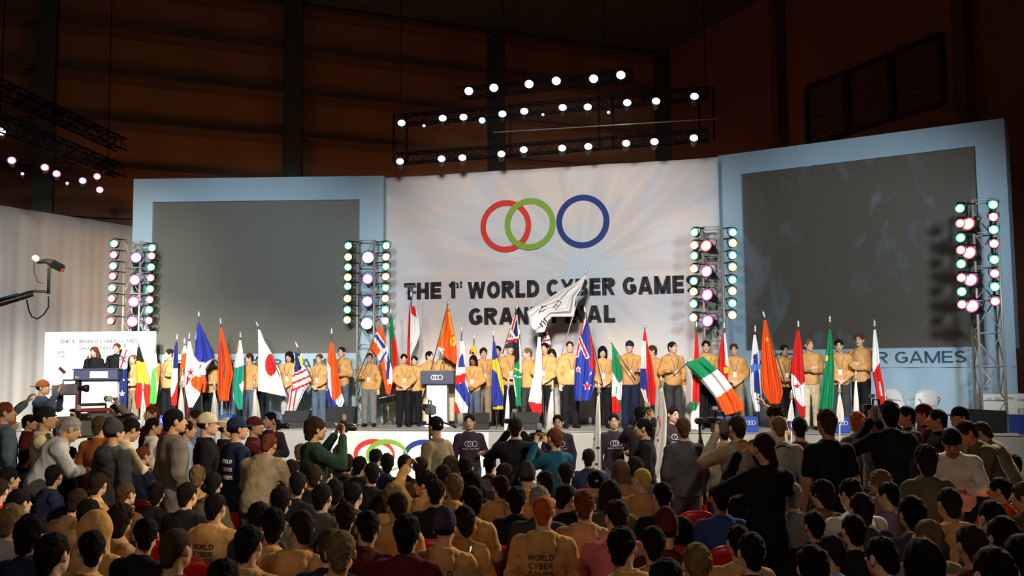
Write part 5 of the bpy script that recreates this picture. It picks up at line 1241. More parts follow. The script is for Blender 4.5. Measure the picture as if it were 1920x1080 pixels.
fl_('big white flag with black trigram bars flying above the centre', [((1092, 520), (1100, 514)), ((1080, 530), (1090, 540)), ((1060, 540), (1078, 560)), ((1040, 552), (1077, 594)), ((1020, 566), (1034, 594)), ((1003, 574), (1027, 604)), ((988, 584), (1021, 622)), ((994, 610), (1006, 624))], 'w',
    [('k', line(1011, 606, 1019, 614, 2.2)), ('k', line(1015, 601, 1023, 609, 2.2)), ('k', line(1019, 597, 1027, 605, 2.2)), ('k', line(1010, 588, 1017, 576, 1.8)), ('k', line(1015, 575, 1025, 574, 1.8)), ('k', line(1014, 586, 1024, 578, 1.5)), ('k', line(1037, 578, 1045, 568, 1.6)), ('k', line(1041, 581, 1050, 570, 1.6)), ('k', line(1045, 564, 1053, 568, 1.5))], ((1098, 514), (1050, 674)), .95, .06, 2.0, 44, 60, polec=mat('pale_pole', (.55, .55, .55), .4, .5))
fl_('blue flag with union canton and red stars before the goateed man', [(1094, 1100, 598), (1088, 1106, 625), (1081, 1114, 660), (1078, 1116, 690), (1077, 1112, 730), (1079, 1106, 752)], 'b',
    [('w', line(1096, 590, 1080, 670, 9)), ('r', line(1096, 590, 1080, 668, 4)), ('n', line(1102, 600, 1088, 640, 4)), ('w', line(1083, 628, 1102, 672, 8)), ('r', line(1084, 630, 1101, 670, 4)), ('r', [(1103, 610), (1109, 620), (1118, 670), (1112, 700), (1104, 680), (1109, 668)]), ('w', star(1084, 693, 7)), ('r', star(1084, 693, 5)), ('w', star(1101, 724, 9)), ('r', star(1101, 724, 6.5)), ('w', star(1108, 700, 4))], ((1098, 586), (1130, 722)), .48, .05, 2.4, 40, 64)
fl_('green white and red flag on a pole slanting right', [(1147, 1151, 648), (1148, 1159, 668), (1148, 1167, 700), (1147, 1166, 735), (1148, 1162, 775)], 'g', [('w', [(1144, 690), (1160, 718), (1170, 712), (1170, 750), (1144, 750)]), ('r', [(1144, 746), (1154, 742), (1164, 760), (1164, 780), (1144, 780)]), ('g', line(1155, 738, 1157, 725, 2))], ((1146, 643), (1192, 714)), .48)
fl_('blue white and red flag hanging beside the cap wearer', [(1207, 1211, 622), (1204, 1215, 650), (1201, 1224, 690), (1200, 1229, 725), (1212, 1228, 760)], 'r', [('b', [(1198, 685), (1211, 690), (1213, 730), (1198, 728)]), ('w', [(1204, 640), (1211, 640), (1212, 690), (1201, 690)]), ('w', [(1198, 726), (1210, 732), (1216, 760), (1204, 745)]), ('b', line(1212, 700, 1214, 745, 3))], ((1209, 615), (1214, 752)), .5)
fl_('large green white and red tricolour tumbling to the lower right', [((1284, 682), (1318, 668)), ((1300, 700), (1343, 690)), ((1316, 716), (1358, 706)), ((1340, 745), (1374, 728)), ((1350, 764), (1392, 756)), ((1358, 780), (1394, 770))], 'w', [('g', [(1278, 660), (1330, 660), (1346, 692), (1313, 713), (1278, 695)]), ('o', [(1344, 746), (1374, 726), (1400, 760), (1400, 785), (1350, 785)])], ((1290, 678), (1263, 706)), .4, .05, 1.8, 40, 56)
fl_('red white and green flag hanging upright left of the tumbling tricolour', [(1304, 1308, 624), (1301, 1310, 660), (1298, 1312, 700), (1296, 1312, 750), (1295, 1311, 806)], 'r', [('w', line(1302, 620, 1299, 680, 3)), ('w', [(1290, 662), (1300, 690), (1298, 755), (1290, 755)]), ('g', [(1294, 754), (1308, 752), (1306, 768), (1296, 776)]), ('w', [(1290, 776), (1306, 768), (1312, 752), (1316, 812), (1290, 812)])], ((1306, 614), (1312, 806)), .6)
fl_('red white and gold flag mostly behind the tumbling tricolour', [(1355, 1360, 624), (1350, 1363, 650), (1347, 1366, 686), (1350, 1364, 720), (1352, 1366, 775)], 'r', [('w', [(1357, 620), (1366, 620), (1368, 690), (1360, 684)]), ('y', [(1356, 690), (1370, 686), (1370, 700), (1358, 700)]), ('y', [(1348, 752), (1362, 760), (1370, 785), (1348, 770)])], ((1358, 616), (1357, 780)), .66)
fl_('white flag with blue cross hanging narrow', [(1413, 1417, 628), (1410, 1422, 655), (1407, 1426, 700), (1408, 1428, 735), (1416, 1428, 772)], 'w', [('b', [(1412, 666), (1420, 662), (1426, 740), (1414, 735)]), ('lb', [(1408, 684), (1428, 680), (1428, 690), (1408, 700)]), ('b', line(1424, 740, 1427, 772, 4))], ((1416, 622), (1420, 770)), .5)
fl_('large orange red flag with small gold stars hanging right of centre', [(1432, 1437, 600), (1429, 1443, 630), (1427, 1452, 665), (1427, 1462, 705), (1430, 1468, 735), (1445, 1462, 758)], 'o', [('y', star(1438, 636, 5)), ('y', star(1443, 646, 2.4)), ('y', star(1445, 654, 2)), ('y', star(1440, 656, 2))], ((1434, 595), (1474, 725)), .5, .05, 2.6)
fl_('red and white maple leaf flag hanging in folds', [(1494, 1499, 620), (1488, 1504, 650), (1484, 1507, 690), (1484, 1510, 720), (1490, 1511, 750), (1500, 1510, 782)], 'r', [('w', [(1478, 696), (1491, 706), (1502, 722), (1510, 716), (1512, 760), (1503, 762), (1482, 735)]), ('r', star(1494, 724, 6, .4)), ('w', line(1508, 650, 1509, 690, 2))], ((1497, 613), (1506, 780)), .5)
fl_('green flag with a yellow edge mark hanging straight', [(1554, 1558, 618), (1550, 1562, 650), (1545, 1564, 690), (1540, 1564, 730), (1535, 1563, 768)], 'g', [('y', disc(1549, 672, 4, 6)), ('w', line(1546, 680, 1545, 690, 2))], ((1556, 604), (1560, 770)), .5)
fl_('white over red flag, rightmost on the stage', [(1638, 1642, 618), (1636, 1647, 650), (1634, 1650, 690), (1641, 1657, 725), (1646, 1661, 766)], 'r', [('w', [(1632, 610), (1650, 610), (1650, 678), (1636, 700)]), ('w', line(1648, 715, 1653, 742, 4))], ((1640, 612), (1650, 765)), .5)

# ------------------------------------------------------------------ people on the stage
BADGE = mat('badge', (.85, .85, .85), .4); LANY = mat('lanyard', (.03, .03, .05), .7)
def badge_meshes(pose, top, z=1.12):
    key = (top, pose); y = min(surf_y(key, x, zz) for x in (-.03, .03) for zz in (z - .05, z + .05)) - .008
    mb = MB(); mb.box((0, y, z), (.062, .006, .10), None, .002); b = mb.mesh('badge')
    mb = MB()
    for s in (1, -1):
        pts = [(s * .072 * (1 - t) + s * .01, surf_y(key, s * .072 * (1 - t) + s * .01, 1.42 - (1.42 - z - .05) * t) - .005, 1.42 - (1.42 - z - .05) * t) for t in np.linspace(.05, 1, 9)]; mb.tube(pts, .005, 4)
    return b, mb.mesh('lanyard')
def stager(px, ytop, label, pose, legs, hair, sk='p', off=1.0, face=0, mirror=False, top='tan', badge=True, kind='hoodie'):
    b = on_stage(px, off); h = atY(px, ytop, b.y).z - STG
    r = person(label, (b.x, b.y, STG), face, pose, (kind, top), legs, hair, sk, h, 'flag bearers standing on the stage', True)
    if badge and pose not in ('profile', 'cross'):
        bm_, lm_ = shared(('badge', pose, kind), lambda: badge_meshes(pose, kind)); place_part('badge', bm_, BADGE, r); place_part('lanyard', lm_, LANY, r)
    if mirror: r.scale.x *= -1
    return r
H = 'tan hooded top'
stager(246, 665, 'person in tan hooded top, leftmost bearer beside the blue starred flag', 'pole', 'khk', ('short', 'lb'), 'p', .95, 10, True)
stager(279, 658, 'person in tan hooded top between the black-yellow-red and bright green flags', 'relax', 'blk', ('short', 'db'), 'a', 1.25, 0, False)
stager(315, 655, 'person in tan hooded top and white badge facing left beside the bright green flag', 'polel', 'blk', ('short', 'db'), 'p', .95, -30)
stager(345, 658, 'person in tan hooded top, face hidden by the small red flag', 'clasp', 'mar', ('short', 'bk'), 'p', 1.05)
stager(392, 674, 'person in tan hooded top behind the fanning blue white and red flag', 'pole', 'blk', ('short', 'bk'), 'a', 1.15)
stager(430, 678, 'person in tan hooded top behind the plain orange red flag', 'pole', 'den', ('short', 'br'), 'p', 1.1)
stager(465, 663, 'person in tan hooded top right of the orange white and green flag, turned left', 'profile', 'den', ('short', 'br'), 'p', 1.05, 0, True)
stager(484, 668, 'person in tan hooded top hidden behind the white flag with red disc', 'relax', 'blk', ('short', 'bk'), 'a', 1.55)
stager(541, 660, 'person with shaggy black hair and tan top right of the red disc flag', 'clasp', 'lgr', ('bob', 'bk'), 'a', .98, -10)
stager(598, 664, 'person with reddish hair in tan top beside the striped crescent flag', 'clasp', 'den', ('short', 'rd'), 'p', .98, -15, True)
stager(640, 651, 'tall person in tan top and glasses holding the orange red tricolour pole', 'pole', 'den', ('short', 'db'), 'p', 1.02, -25)
stager(692, 662, 'person in tan top and wide grey trousers holding the slanting cross flag', 'polel', 'gry', ('short', 'db'), 'p', .85, 0, True)
stager(757, 664, 'person in tan top with lanyard card, left one of the pair by the lectern', 'clasp', 'blk', ('short', 'bk'), 'p', .85, 12)
stager(777, 668, 'person in tan top, right one of the pair left of the lectern', 'relax', 'blk', ('short', 'bk'), 'p', 1.15)
stager(806, 659, 'person in tan top looking right behind the lectern\'s left side', 'profile', 'crm', ('short', 'bk'), 'p', 1.75, 0)
stager(838, 651, 'person in tan top behind the lectern below the gold and orange flag', 'pole', 'crm', ('short', 'br'), 'p', 1.85)
stager(888, 667, 'person in tan top looking down, right of the crossing-bands flag', 'clasp', 'den', ('bob', 'bk'), 'd', .98, -12)
stager(907, 653, 'person with thick dark hair in tan top beside the blue and yellow flag', 'relax', 'khk', ('thick', 'db'), 'p', 1.4, 15)
stager(934, 649, 'person mostly hidden behind the blue and yellow flag', 'relax', 'blk', ('short', 'bk'), 'a', 1.6)
stager(957, 644, 'person in tan top and grey cap below the flag of crosses', 'pole', 'blk', ('capback', 'dgr'), 'p', 1.2, 10)
stager(990, 653, 'person with light brown hair in tan top turned left beside the black green flag', 'profile', 'dgr', ('short', 'lb'), 'p', 1.1, -10, True)
stager(1023, 643, 'man with folded hands in tan top behind the long white and red flag', 'clasp', 'blk', ('short', 'bk'), 'p', .95, -15)
stager(1036, 655, 'person half hidden behind the man at the long white and red flag', 'relax', 'lgr', ('bob', 'db'), 'p', 1.5)
stager(1070, 640, 'goateed man in tan top holding the pole of the big white flag', 'polel', 'blk', ('buzz', 'db'), 'p', .95, 15)
stager(1132, 650, 'woman with straight black bobbed hair in tan top', 'clasp', 'blk', ('bob', 'bk'), 'p', .95, 0)
stager(1183, 640, 'man in backward dark cap, tan top and navy trousers', 'polel', 'nav', ('capback', 'nav'), 'p', .95, -5)
stager(1225, 648, 'person with brown hair in tan top turned left behind the blue white red flag', 'profile', 'lgr', ('short', 'br'), 'p', 1.05, -15, True)
stager(1264, 641, 'person in tan top with arms folded holding the tumbling tricolour\'s pole', 'polel', 'dgr', ('short', 'db'), 'p', .95, 15, True)
stager(1327, 639, 'person in tan top above the tumbling tricolour', 'relax', 'blk', ('short', 'bk'), 'p', .98)
stager(1380, 645, 'person in tan top with badge right of the tumbling tricolour', 'clasp', 'khk', ('short', 'br'), 'p', .98, -12)
stager(1475, 647, 'person with dark hair in tan top right of the starred orange red flag', 'pole', 'blk', ('short', 'bk'), 'a', 1.05)
stager(1522, 636, 'man with light brown hair and folded arms in tan top and cream trousers', 'cross', 'crm', ('short', 'lb'), 'p', .98, -12)
stager(1578, 637, 'person in glasses and tan top right of the green flag', 'clasp', 'dgr', ('short', 'bk'), 'p', .98, -15)
stager(1618, 626, 'tallest man in tan top at the right, facing left', 'cross', 'blk', ('short', 'rd'), 'p', .98, -58)
for px, yt, lab in ():
    pass

# ------------------------------------------------------------------ hand-held cameras and the crane
def photo_camera(p, face, label, size=1.0, group=None):
    r = thing('photo_camera', label, 'camera', p, face, group); r.scale = (size,) * 3
    a, b, c = shared('cam', lambda: None) or (None,) * 3
    mb = MB(); mb.box((0, 0, 0), (.15, .07, .10), None, .012); mb.box((0, 0, .06), (.06, .06, .04), None, .01); mb.build('body', BLACKM, r)
    mb = MB(); mb.lathe([(0, .0), (.036, 0), (.036, .05), (.04, .055), (.04, .12), (.032, .12), (.028, .10), (0, .10)], Matrix.Translation((0, -.03, 0)) @ Matrix.Rotation(PI / 2, 4, 'X'), 16); mb.build('lens', mat('lens_barrel', (.03, .03, .03), .3, .3), r)
    mb = MB(); mb.box((0, 0, .115), (.07, .05, .07), None, .01); mb.build('flash', mat('flash_head', (.35, .35, .34), .3), r)
    return r
def video_camera(p, face, label, size=1.0, tilt=0):
    r = thing('video_camera', label, 'camera', p, face); r.scale = (size,) * 3; r.rotation_euler.x = tilt
    mb = MB(); mb.box((0, 0, 0), (.13, .34, .20), None, .02); mb.box((0, .22, .0), (.11, .12, .16), None, .01); mb.build('body', mat('camera_grey', (.10, .10, .10), .4), r)
    mb = MB(); mb.lathe([(0, 0), (.045, 0), (.05, .10), (.065, .12), (.07, .18), (.05, .18), (.045, .14), (0, .14)], Matrix.Translation((0, -.16, .02)) @ Matrix.Rotation(PI / 2, 4, 'X'), 18); mb.build('lens', BLACKM, r)
    mb = MB(); mb.tube([(0, .10, .10), (0, .10, .17), (0, -.12, .17), (0, -.12, .10)], .014, 6); mb.build('handle', BLACKM, r)
    mb = MB(); mb.box((.10, -.08, .07), (.10, .14, .07), None, .01); mb.build('viewfinder', BLACKM, r)
    mb = MB(); mb.box((0, -.14, .215), (.07, .06, .05), None, .01); mb.build('camera_light', mat('light_head', (.5, .5, .48), .4), r)
    return r
GP = lambda px, Y: Vector(((ray(px, 780).x / ray(px, 780).y) * Y, Y, 0))
def to_stage(x, y, tx=1.2, ty=21): return 180 - math.degrees(math.atan2(tx - x, ty - y))

def stander(px, ytop, label, pose='relax', top=('jacket', 'blk'), legs='dgr', hair=('short', 'bk'), sk='a', Y=None, turn=0, group=None, fo=True, h=1.70, mirror=False, shoe='blk'):
    if Y is None:
        Y = 11.0
        for _ in range(4):
            z = atY(px, ytop, Y).z; Y += (h - z) / ((atY(px, ytop, Y + 1).z - z)); Y = min(16.2, max(6.5, Y))
    b = GP(px, Y); p = atY(px, ytop, Y); hh = min(1.95, max(1.42, p.z)); 
    if pose == 'stoop': hh = hh * 1.75 / 1.65
    head = POSES[pose]['hc'] if pose == 'stoop' else V3(0, 0, 0)
    a = to_stage(b.x, b.y) - turn; off = Matrix.Rotation(math.radians(a), 3, 'Z') @ V3(head.x, head.y, 0)
    r = person(label, (b.x - off.x, b.y - off.y, 0), a, pose, top, legs, hair, sk, hh, group, fo, shoe)
    if mirror: r.scale.x *= -1
    return r

# ------------------------------------------------------------------ staff with white event flags in front of the stage
WP = mat('white_print', (.75, .75, .75), .6)
def event_flag(label, rows, pole, Y, polys=()):
    return flag(label, rows, 'w', list(polys), pole, 0, .03, 1.6, 14, 34, 'event_flag', 'flag', Y, group='white event flags in front of the stage', polec=mat('pale_pole', (.55, .55, .55), .4, .5))
def staff(px, yt, label, pose='polel', turn=165, Y=14.4, mir=False, hair=('short', 'bk')):
    r = stander(px, yt, label, pose, ('shirt', 'stf'), 'den', hair, 'p', Y, turn, 'staff in dark printed sweatshirts before the stage', mirror=False)
    rings_on(r, pose, 'shirt', .0, 1.30, .042, WP, False)
    o = print_on(r, pose, 'shirt', 'WORLD CYBER GAMES', .028, .0, 1.225, WP, back=False)
    return r
staff(507, 773, 'staff member in dark ring-emblem sweatshirt, head turned up, left of the front banner')
staff(880, 777, 'staff member in dark ring-emblem sweatshirt standing before the lectern', 'polel', 150)
staff(1046, 778, 'staff member half hidden behind the man in teal', 'relax', 175)
staff(1150, 776, 'staff member in dark ring-emblem sweatshirt looking up, gripping a white flag pole', 'polel', 168)
staff(1262, 763, 'staff member between the white flag and the man in grey jacket', 'clasp', 170, 14.8)
event_flag('narrow white event flag below the black yellow and red flag', [(267, 269, 735), (264, 273, 765), (262, 276, 800)], ((268, 731), (268, 850)), 15.3)
event_flag('narrow white event flag left of the drooping white flag', [(339, 341, 728), (335, 344, 750), (331, 347, 790)], ((340, 724), (341, 850)), 15.3)
event_flag('narrow white event flag below the fanning blue flag', [(401, 403, 733), (397, 408, 760), (394, 410, 792)], ((402, 729), (403, 850)), 15.3)
event_flag('narrow white event flag below the red disc flag', [(476, 479, 733), (473, 486, 760), (470, 490, 792)], ((477, 729), (480, 850)), 15.3)
event_flag('narrow white event flag above the black-coated photographer', [(951, 954, 730), (948, 955, 770), (945, 955, 808)], ((953, 726), (951, 860)), 15.3, [('b', line(953, 728, 956, 760, 2))])
event_flag('white event flag left of the staff member behind the teal man', [(1033, 1037, 735), (1028, 1038, 765), (1022, 1038, 808), (1018, 1034, 850), (1016, 1030, 890)], ((1036, 731), (1036, 880)), 14.9)
event_flag('white event flag held by the staff member looking up', [(1120, 1123, 742), (1116, 1124, 790), (1112, 1124, 830), (1110, 1124, 870), (1115, 1124, 890)], ((1123, 737), (1126, 885)), 13.9, [('r', line(1104, 818, 1115, 824, 3)), ('n', line(1112, 838, 1124, 840, 2)), ('b', line(1110, 868, 1124, 872, 2))])
event_flag('white event flag with red ring arc beside the man in profile', [(1238, 1243, 730), (1234, 1250, 775), (1226, 1249, 830), (1221, 1246, 870), (1222, 1232, 896)], ((1240, 725), (1246, 880)), 13.2, [('r', line(1234, 778, 1238, 800, 2)), ('r', line(1238, 800, 1230, 820, 2)), ('k', line(1229, 830, 1235, 824, 2))])
event_flag('narrow white event flag below the maple leaf flag', [(1483, 1485, 752), (1479, 1488, 770), (1476, 1490, 790)], ((1484, 748), (1484, 850)), 15.0)
event_flag('narrow white event flag right of the green flag', [(1572, 1576, 741), (1569, 1581, 765), (1568, 1583, 792)], ((1574, 737), (1575, 850)), 15.0)
event_flag('tall thin white event flag below the bearer in glasses', [(1603, 1606, 716), (1601, 1609, 745), (1600, 1611, 775)], ((1605, 712), (1606, 850)), 15.0)

# ------------------------------------------------------------------ people standing at the sides and in front
def at_local(r, v):
    sc = r.scale[2]; return Vector(r.location) + Matrix.Rotation(r.rotation_euler.z, 3, 'Z') @ (Vector((v[0] * (1 if r.scale[0] > 0 else -1), v[1], v[2])) * sc)
OBST = []
def st(*a, cam_=None, **k):
    if k.get('Y'):
        Y0 = k['Y']
        for dY in sorted([i * .12 for i in range(-12, 13)], key=abs):
            g = GP(a[0], Y0 + dY)
            if all(math.hypot(g.x - x, g.y - y) > .50 for x, y in OBST): k['Y'] = Y0 + dY; break
    r = stander(*a, **k); OBST.append((r.location.x, r.location.y))
    if cam_:
        kind, lab = cam_
        p = at_local(r, (0, -.325, 1.635)) if a[3] == 'photo' else at_local(r, (.10, -.36, 1.86))
        if kind == 'p': photo_camera(p, r.rotation_euler.z, lab, 1.0)
        else: video_camera(p, r.rotation_euler.z, lab, .85)
    return r
st(8, 748, 'person with raised arm in blue grey jacket at the left picture edge', 'reach', ('jacket', 'den'), 'dgr', ('short', 'rd'), 'a', Y=12.6)
st(17, 781, 'orange-haired person in dark blue jacket at the left edge', 'relax', ('jacket', 'nav'), 'dgr', ('thick', 'or'), 'a')
st(55, 778, 'dark-haired person in maroon jacket left of the cream-jacketed photographer', 'relax', ('jacket', 'mar'), 'dgr', ('short', 'bk'), 'a', turn=20)
r = st(84, 764, 'photographer in cream jacket with brown shoulder strap aiming right', 'photo', ('jacket', 'crm'), 'dgr', ('capback', 'blk'), 'a', Y=11.4, turn=35, cam_=('p', 'black photo camera held up by the cream-jacketed photographer'))
mb = MB(); mb.tube([(-.14, -.165, 1.38), (-.05, surf_y(('jacket', 'photo'), -.05, 1.42, True) * .2, 1.47), (.02, surf_y(('jacket', 'photo'), .02, 1.36, True) + .008, 1.36), (.12, surf_y(('jacket', 'photo'), .12, 1.15, True) + .008, 1.15), (.17, surf_y(('jacket', 'photo'), .16, 1.02, True) + .008, 1.02)], .016, 6); mb.build('shoulder_strap', fab('rst'), r)
st(128, 783, 'person in mottled grey jacket behind the big studio camera', 'stoop', ('jacket', 'slv'), 'dgr', ('short', 'gy'), 'a', Y=11.2, turn=25)
r = st(188, 781, 'camera operator in rust brown jacket beside the big studio camera', 'relax', ('jacket', 'rst'), 'mar', ('short', 'br'), 'a', Y=11.8, turn=-25)
st(217, 757, 'person holding hand to face behind the rust-jacketed operator', 'reach', ('jacket', 'gry'), 'dgr', ('short', 'bk'), 'p', Y=13.4, turn=140)
st(214, 792, 'grey-hooded person right of the rust-jacketed operator', 'relax', ('hoodie', 'dgr'), 'dgr', ('beanie', 'dgr'), 'a', Y=10.6)
st(243, 786, 'photographer in cream shirt and olive trousers with a small camcorder', 'stoop', ('shirt', 'crm'), 'olv', ('short', 'bk'), 'a', Y=11.6, turn=10)
r = st(287, 784, 'man in white jacket with black bag strap left of the long coat', 'relax', ('jacket', 'wht'), 'dgr', ('short', 'bk'), 'a', turn=20)
mb = MB(); k_ = ('jacket', 'relax'); mb.tube([(x, surf_y(k_, x, z, True) + .008, z) for x, z in ((-.11, 1.40), (-.05, 1.33), (.02, 1.24), (.09, 1.14), (.15, 1.04))], .014, 6); mb.build('bag_strap', BLACKM, r)
st(286, 760, 'person whose orange-lit face shows above the white-jacketed man', 'relax', ('jacket', 'mar'), 'dgr', ('short', 'rd'), 'a', Y=14.2, turn=170)
st(326, 768, 'tall man in long grey brown coat seen from behind', 'relax', ('coat', 'coat'), 'dgr', ('short', 'bk'), 'a', Y=10.6, turn=25)
st(350, 790, 'person in light blue shirt behind the long coat', 'relax', ('shirt', 'lbl'), 'dgr', ('short', 'bk'), 'a', Y=12.6, turn=30)
st(366, 770, 'person with lit face between the long coat and the cream cap', 'relax', ('shirt', 'lbl'), 'dgr', ('short', 'db'), 'a', Y=14.3, turn=175)
r = st(388, 776, 'man in cream baseball cap and black jacket with red lettering', 'relax', ('jacket', 'blk'), 'blk', ('cap', 'crm'), 'p', Y=11.0, turn=42)
print_on(r, 'relax', 'jacket', 'CLUBS', .085, .0, 1.18, mat('red_print', (.55, .04, .05), .6), rot=.12); print_on(r, 'relax', 'jacket', 'TEAM', .05, .06, 1.36, mat('red_print', (.55, .04, .05), .6), rot=.15)
st(424, 786, 'man in pale-brimmed cap and black jacket behind the lettered jersey', 'relax', ('jacket', 'blk'), 'blk', ('cap', 'crm'), 'p', Y=12.2, turn=50)
r = st(444, 784, 'man in navy cap and navy jersey with three white text lines', 'relax', ('shirt', 'nav'), 'nav', ('cap', 'nav'), 'a', Y=10.8, turn=22)
for i, t in enumerate(('WORLD', 'CYBER', 'GAMES')): print_on(r, 'relax', 'shirt', t, .058, -.01, 1.30 - i * .085, WP, bold=.03)
st(477, 783, 'person in dark red shirt raising a camera left of the staff member', 'photo', ('shirt', 'mar'), 'dgr', ('capback', 'mar'), 'a', Y=12.8, turn=60, cam_=('p', 'small camera raised beside the left staff member'))
st(505, 815, 'stooping person with broad tan back left of the camera crew', 'stoop', ('hoodie', 'khk'), 'dgr', ('short', 'rd'), 'a', Y=10.8, turn=-10, h=1.45)
st(590, 784, 'photographer with tousled hair and dark green jacket left of the ring banner', 'photo', ('jacket', 'grn'), 'dgr', ('thick', 'db'), 'a', Y=10.6, turn=38, cam_=('p', 'photo camera held up before the ring banner'))
st(818, 783, 'man in peaked dark cap and worn brown leather jacket facing left', 'relax', ('jacket', 'khk'), 'dgr', ('cap', 'blk'), 'a', Y=12.0, turn=-65)
st(966, 784, 'photographer in long black jacket right of the lectern staff member', 'photo', ('jacket', 'blk'), 'blk', ('short', 'bk'), 'a', Y=11.6, turn=-8, cam_=('v', 'camcorder held by the black-jacketed photographer'))
st(1040, 803, 'man in teal sweater raising a camera, elbow out to the left', 'photo', ('shirt', 'tea'), 'dgr', ('short', 'rd'), 'a', Y=10.9, turn=-38, cam_=('p', 'camera held up by the man in teal'))
st(1201, 760, 'photographer in dark jacket behind the man in profile', 'photo', ('jacket', 'dgr'), 'dgr', ('short', 'bk'), 'a', Y=13.6, turn=30, cam_=('p', 'camera raised behind the man in profile'))
st(1208, 785, 'man in black jacket in left profile beside the white event flag', 'relax', ('jacket', 'blk'), 'blk', ('short', 'bk'), 'a', Y=11.6, turn=-80)
st(1281, 784, 'man in dark grey jacket and brown hair right of the white event flag', 'relax', ('jacket', 'dgr'), 'dgr', ('short', 'br'), 'a', Y=11.0, turn=-10)
st(1382, 780, 'broad man in olive tan jacket, arms raised to a viewfinder', 'photo', ('jacket', 'khk'), 'dgr', ('short', 'db'), 'a', Y=10.2, turn=-12, cam_=('v', 'camcorder held by the broad man in olive tan jacket'))
st(1357, 792, 'dark-haired person just left of the broad olive tan jacket', 'relax', ('jacket', 'khk'), 'dgr', ('short', 'bk'), 'a', Y=11.8)
st(1453, 762, 'person in cream shirt with tousled dark hair, hand raised left', 'reach', ('shirt', 'crm'), 'dgr', ('thick', 'db'), 'a', Y=12.6, turn=-20, mirror=True)
r = st(1461, 780, 'man with cropped fair hair, grey shirt and dark neck strap', 'relax', ('shirt', 'lgr'), 'dgr', ('buzz', 'lb'), 'p', Y=10.3, turn=8)
k_ = ('shirt', 'relax'); mb = MB(); mb.tube([(x, max(surf_y(k_, x, z, True), .05) + .006, z) for x, z in ((-.075, 1.425), (-.04, 1.445), (0, 1.452), (.04, 1.445), (.075, 1.425))], .008, 6); mb.build('neck_strap', BLACKM, r)
st(1499, 783, 'black-haired man in dark red top with white collar', 'relax', ('shirt', 'mar'), 'dgr', ('short', 'bk'), 'a', Y=10.8, turn=12)
st(1432, 813, 'woman with brown ponytail in black top, standing tall in the seats', 'photo', ('jacket', 'blk'), 'blk', ('pony', 'db'), 'a', Y=8.1, turn=-14, h=1.62)
st(1551, 768, 'tall man in black T-shirt with bare left arm hanging', 'relax', ('tee', 'blk'), 'dgr', ('short', 'br'), 'r', Y=9.3, turn=-6, h=1.85)
st(1607, 774, 'orange-haired person right of the tall man in black T-shirt', 'relax', ('jacket', 'olv'), 'dgr', ('thick', 'or'), 'a', Y=11.8)
st(1639, 766, 'person in glasses looking left in the camera crowd', 'relax', ('jacket', 'gry'), 'dgr', ('thick', 'db'), 'r', Y=11.2, turn=-60)
st(1668, 750, 'tallest black-haired figure in the right camera crowd', 'photo', ('jacket', 'blk'), 'blk', ('thick', 'bk'), 'a', Y=10.4, turn=15, h=1.85, cam_=('v', 'camcorder with bluish lens glints at the right'))
st(1700, 762, 'photographer with lit face and silver camera at the right', 'photo', ('jacket', 'dgr'), 'dgr', ('short', 'bk'), 'r', Y=12.2, turn=-70, cam_=('p', 'silver camera in the right camera crowd'))
st(1733, 759, 'person in dark red cap in the right camera crowd', 'relax', ('jacket', 'mar'), 'dgr', ('capback', 'mar'), 'r', Y=12.6, turn=-50)
st(1758, 768, 'black-haired person right of the dark red cap', 'relax', ('jacket', 'blk'), 'dgr', ('short', 'bk'), 'r', Y=12.0, turn=-60)
st(1800, 764, 'man in dark peaked cap and khaki jacket turned left', 'relax', ('jacket', 'khk'), 'khk', ('cap', 'blk'), 'a', Y=12.2, turn=-80)
st(1838, 792, 'person in pale khaki jacket nearest the equipment case', 'stoop', ('jacket', 'khk'), 'khk', ('short', 'br'), 'a', Y=11.4, turn=-30, h=1.5)
st(1812, 790, 'man with reddish lit face bending in khaki jacket', 'stoop', ('jacket', 'olv'), 'khk', ('short', 'db'), 'r', Y=10.4, turn=-75, h=1.5)
st(1783, 806, 'man in dark cap looking down, face lit red, white shirt', 'stoop', ('jacket', 'wht'), 'blk', ('capback', 'blk'), 'r', Y=9.4, turn=-140, h=1.5)
st(1733, 838, 'person with big dark brown hair in front of the camera crowd', 'relax', ('jacket', 'olv'), 'dgr', ('curly', 'db'), 'a', Y=8.2, turn=5, h=1.6)

# big studio camera on a tripod
cp = GP(170, 12.4); r = video_camera((cp.x, cp.y, 1.66), math.radians(to_stage(cp.x, cp.y) - 10), 'large grey studio camera with red hood beside the rust-jacketed operator', 1.55)
mb = MB(); mb.box((0, .0, .125), (.15, .30, .03), None, .008); mb.build('red_hood', mat('red_hood', (.25, .02, .02), .5), r)
r2 = thing('tripod', 'black tripod carrying the large studio camera', 'tripod', (cp.x, cp.y, 0))
mb = MB(); mb.tube([(0, 0, .9), (0, 0, 1.50)], .035, 8); mb.build('column', BLACKM, r2)
for a in (.3, 2.4, 4.5):
    mb = MB(); mb.tube([(0, 0, 1.25), (.45 * math.cos(a), .45 * math.sin(a), .01)], .020, 6); mb.build('leg', BLACKM, r2)
# empty tripod of aluminium on the right of centre
tp = GP(1312, 13.0); r2 = thing('tripod', 'slim tripod standing between the grey-jacketed man and the olive tan jacket', 'tripod', (tp.x, tp.y, 0))
mb = MB(); mb.tube([(0, 0, 1.1), (0, 0, 1.62)], .022, 8); mb.build('column', BLACKM, r2); mb = MB(); mb.box((0, 0, 1.62), (.12, .16, .08), None, .015); mb.build('head', BLACKM, r2)
for a in (-.4, 1.7, 3.8):
    mb = MB(); mb.tube([(0, 0, 1.45), (.34 * math.cos(a), .34 * math.sin(a), .01)], .016, 6); mb.build('leg', BLACKM, r2)
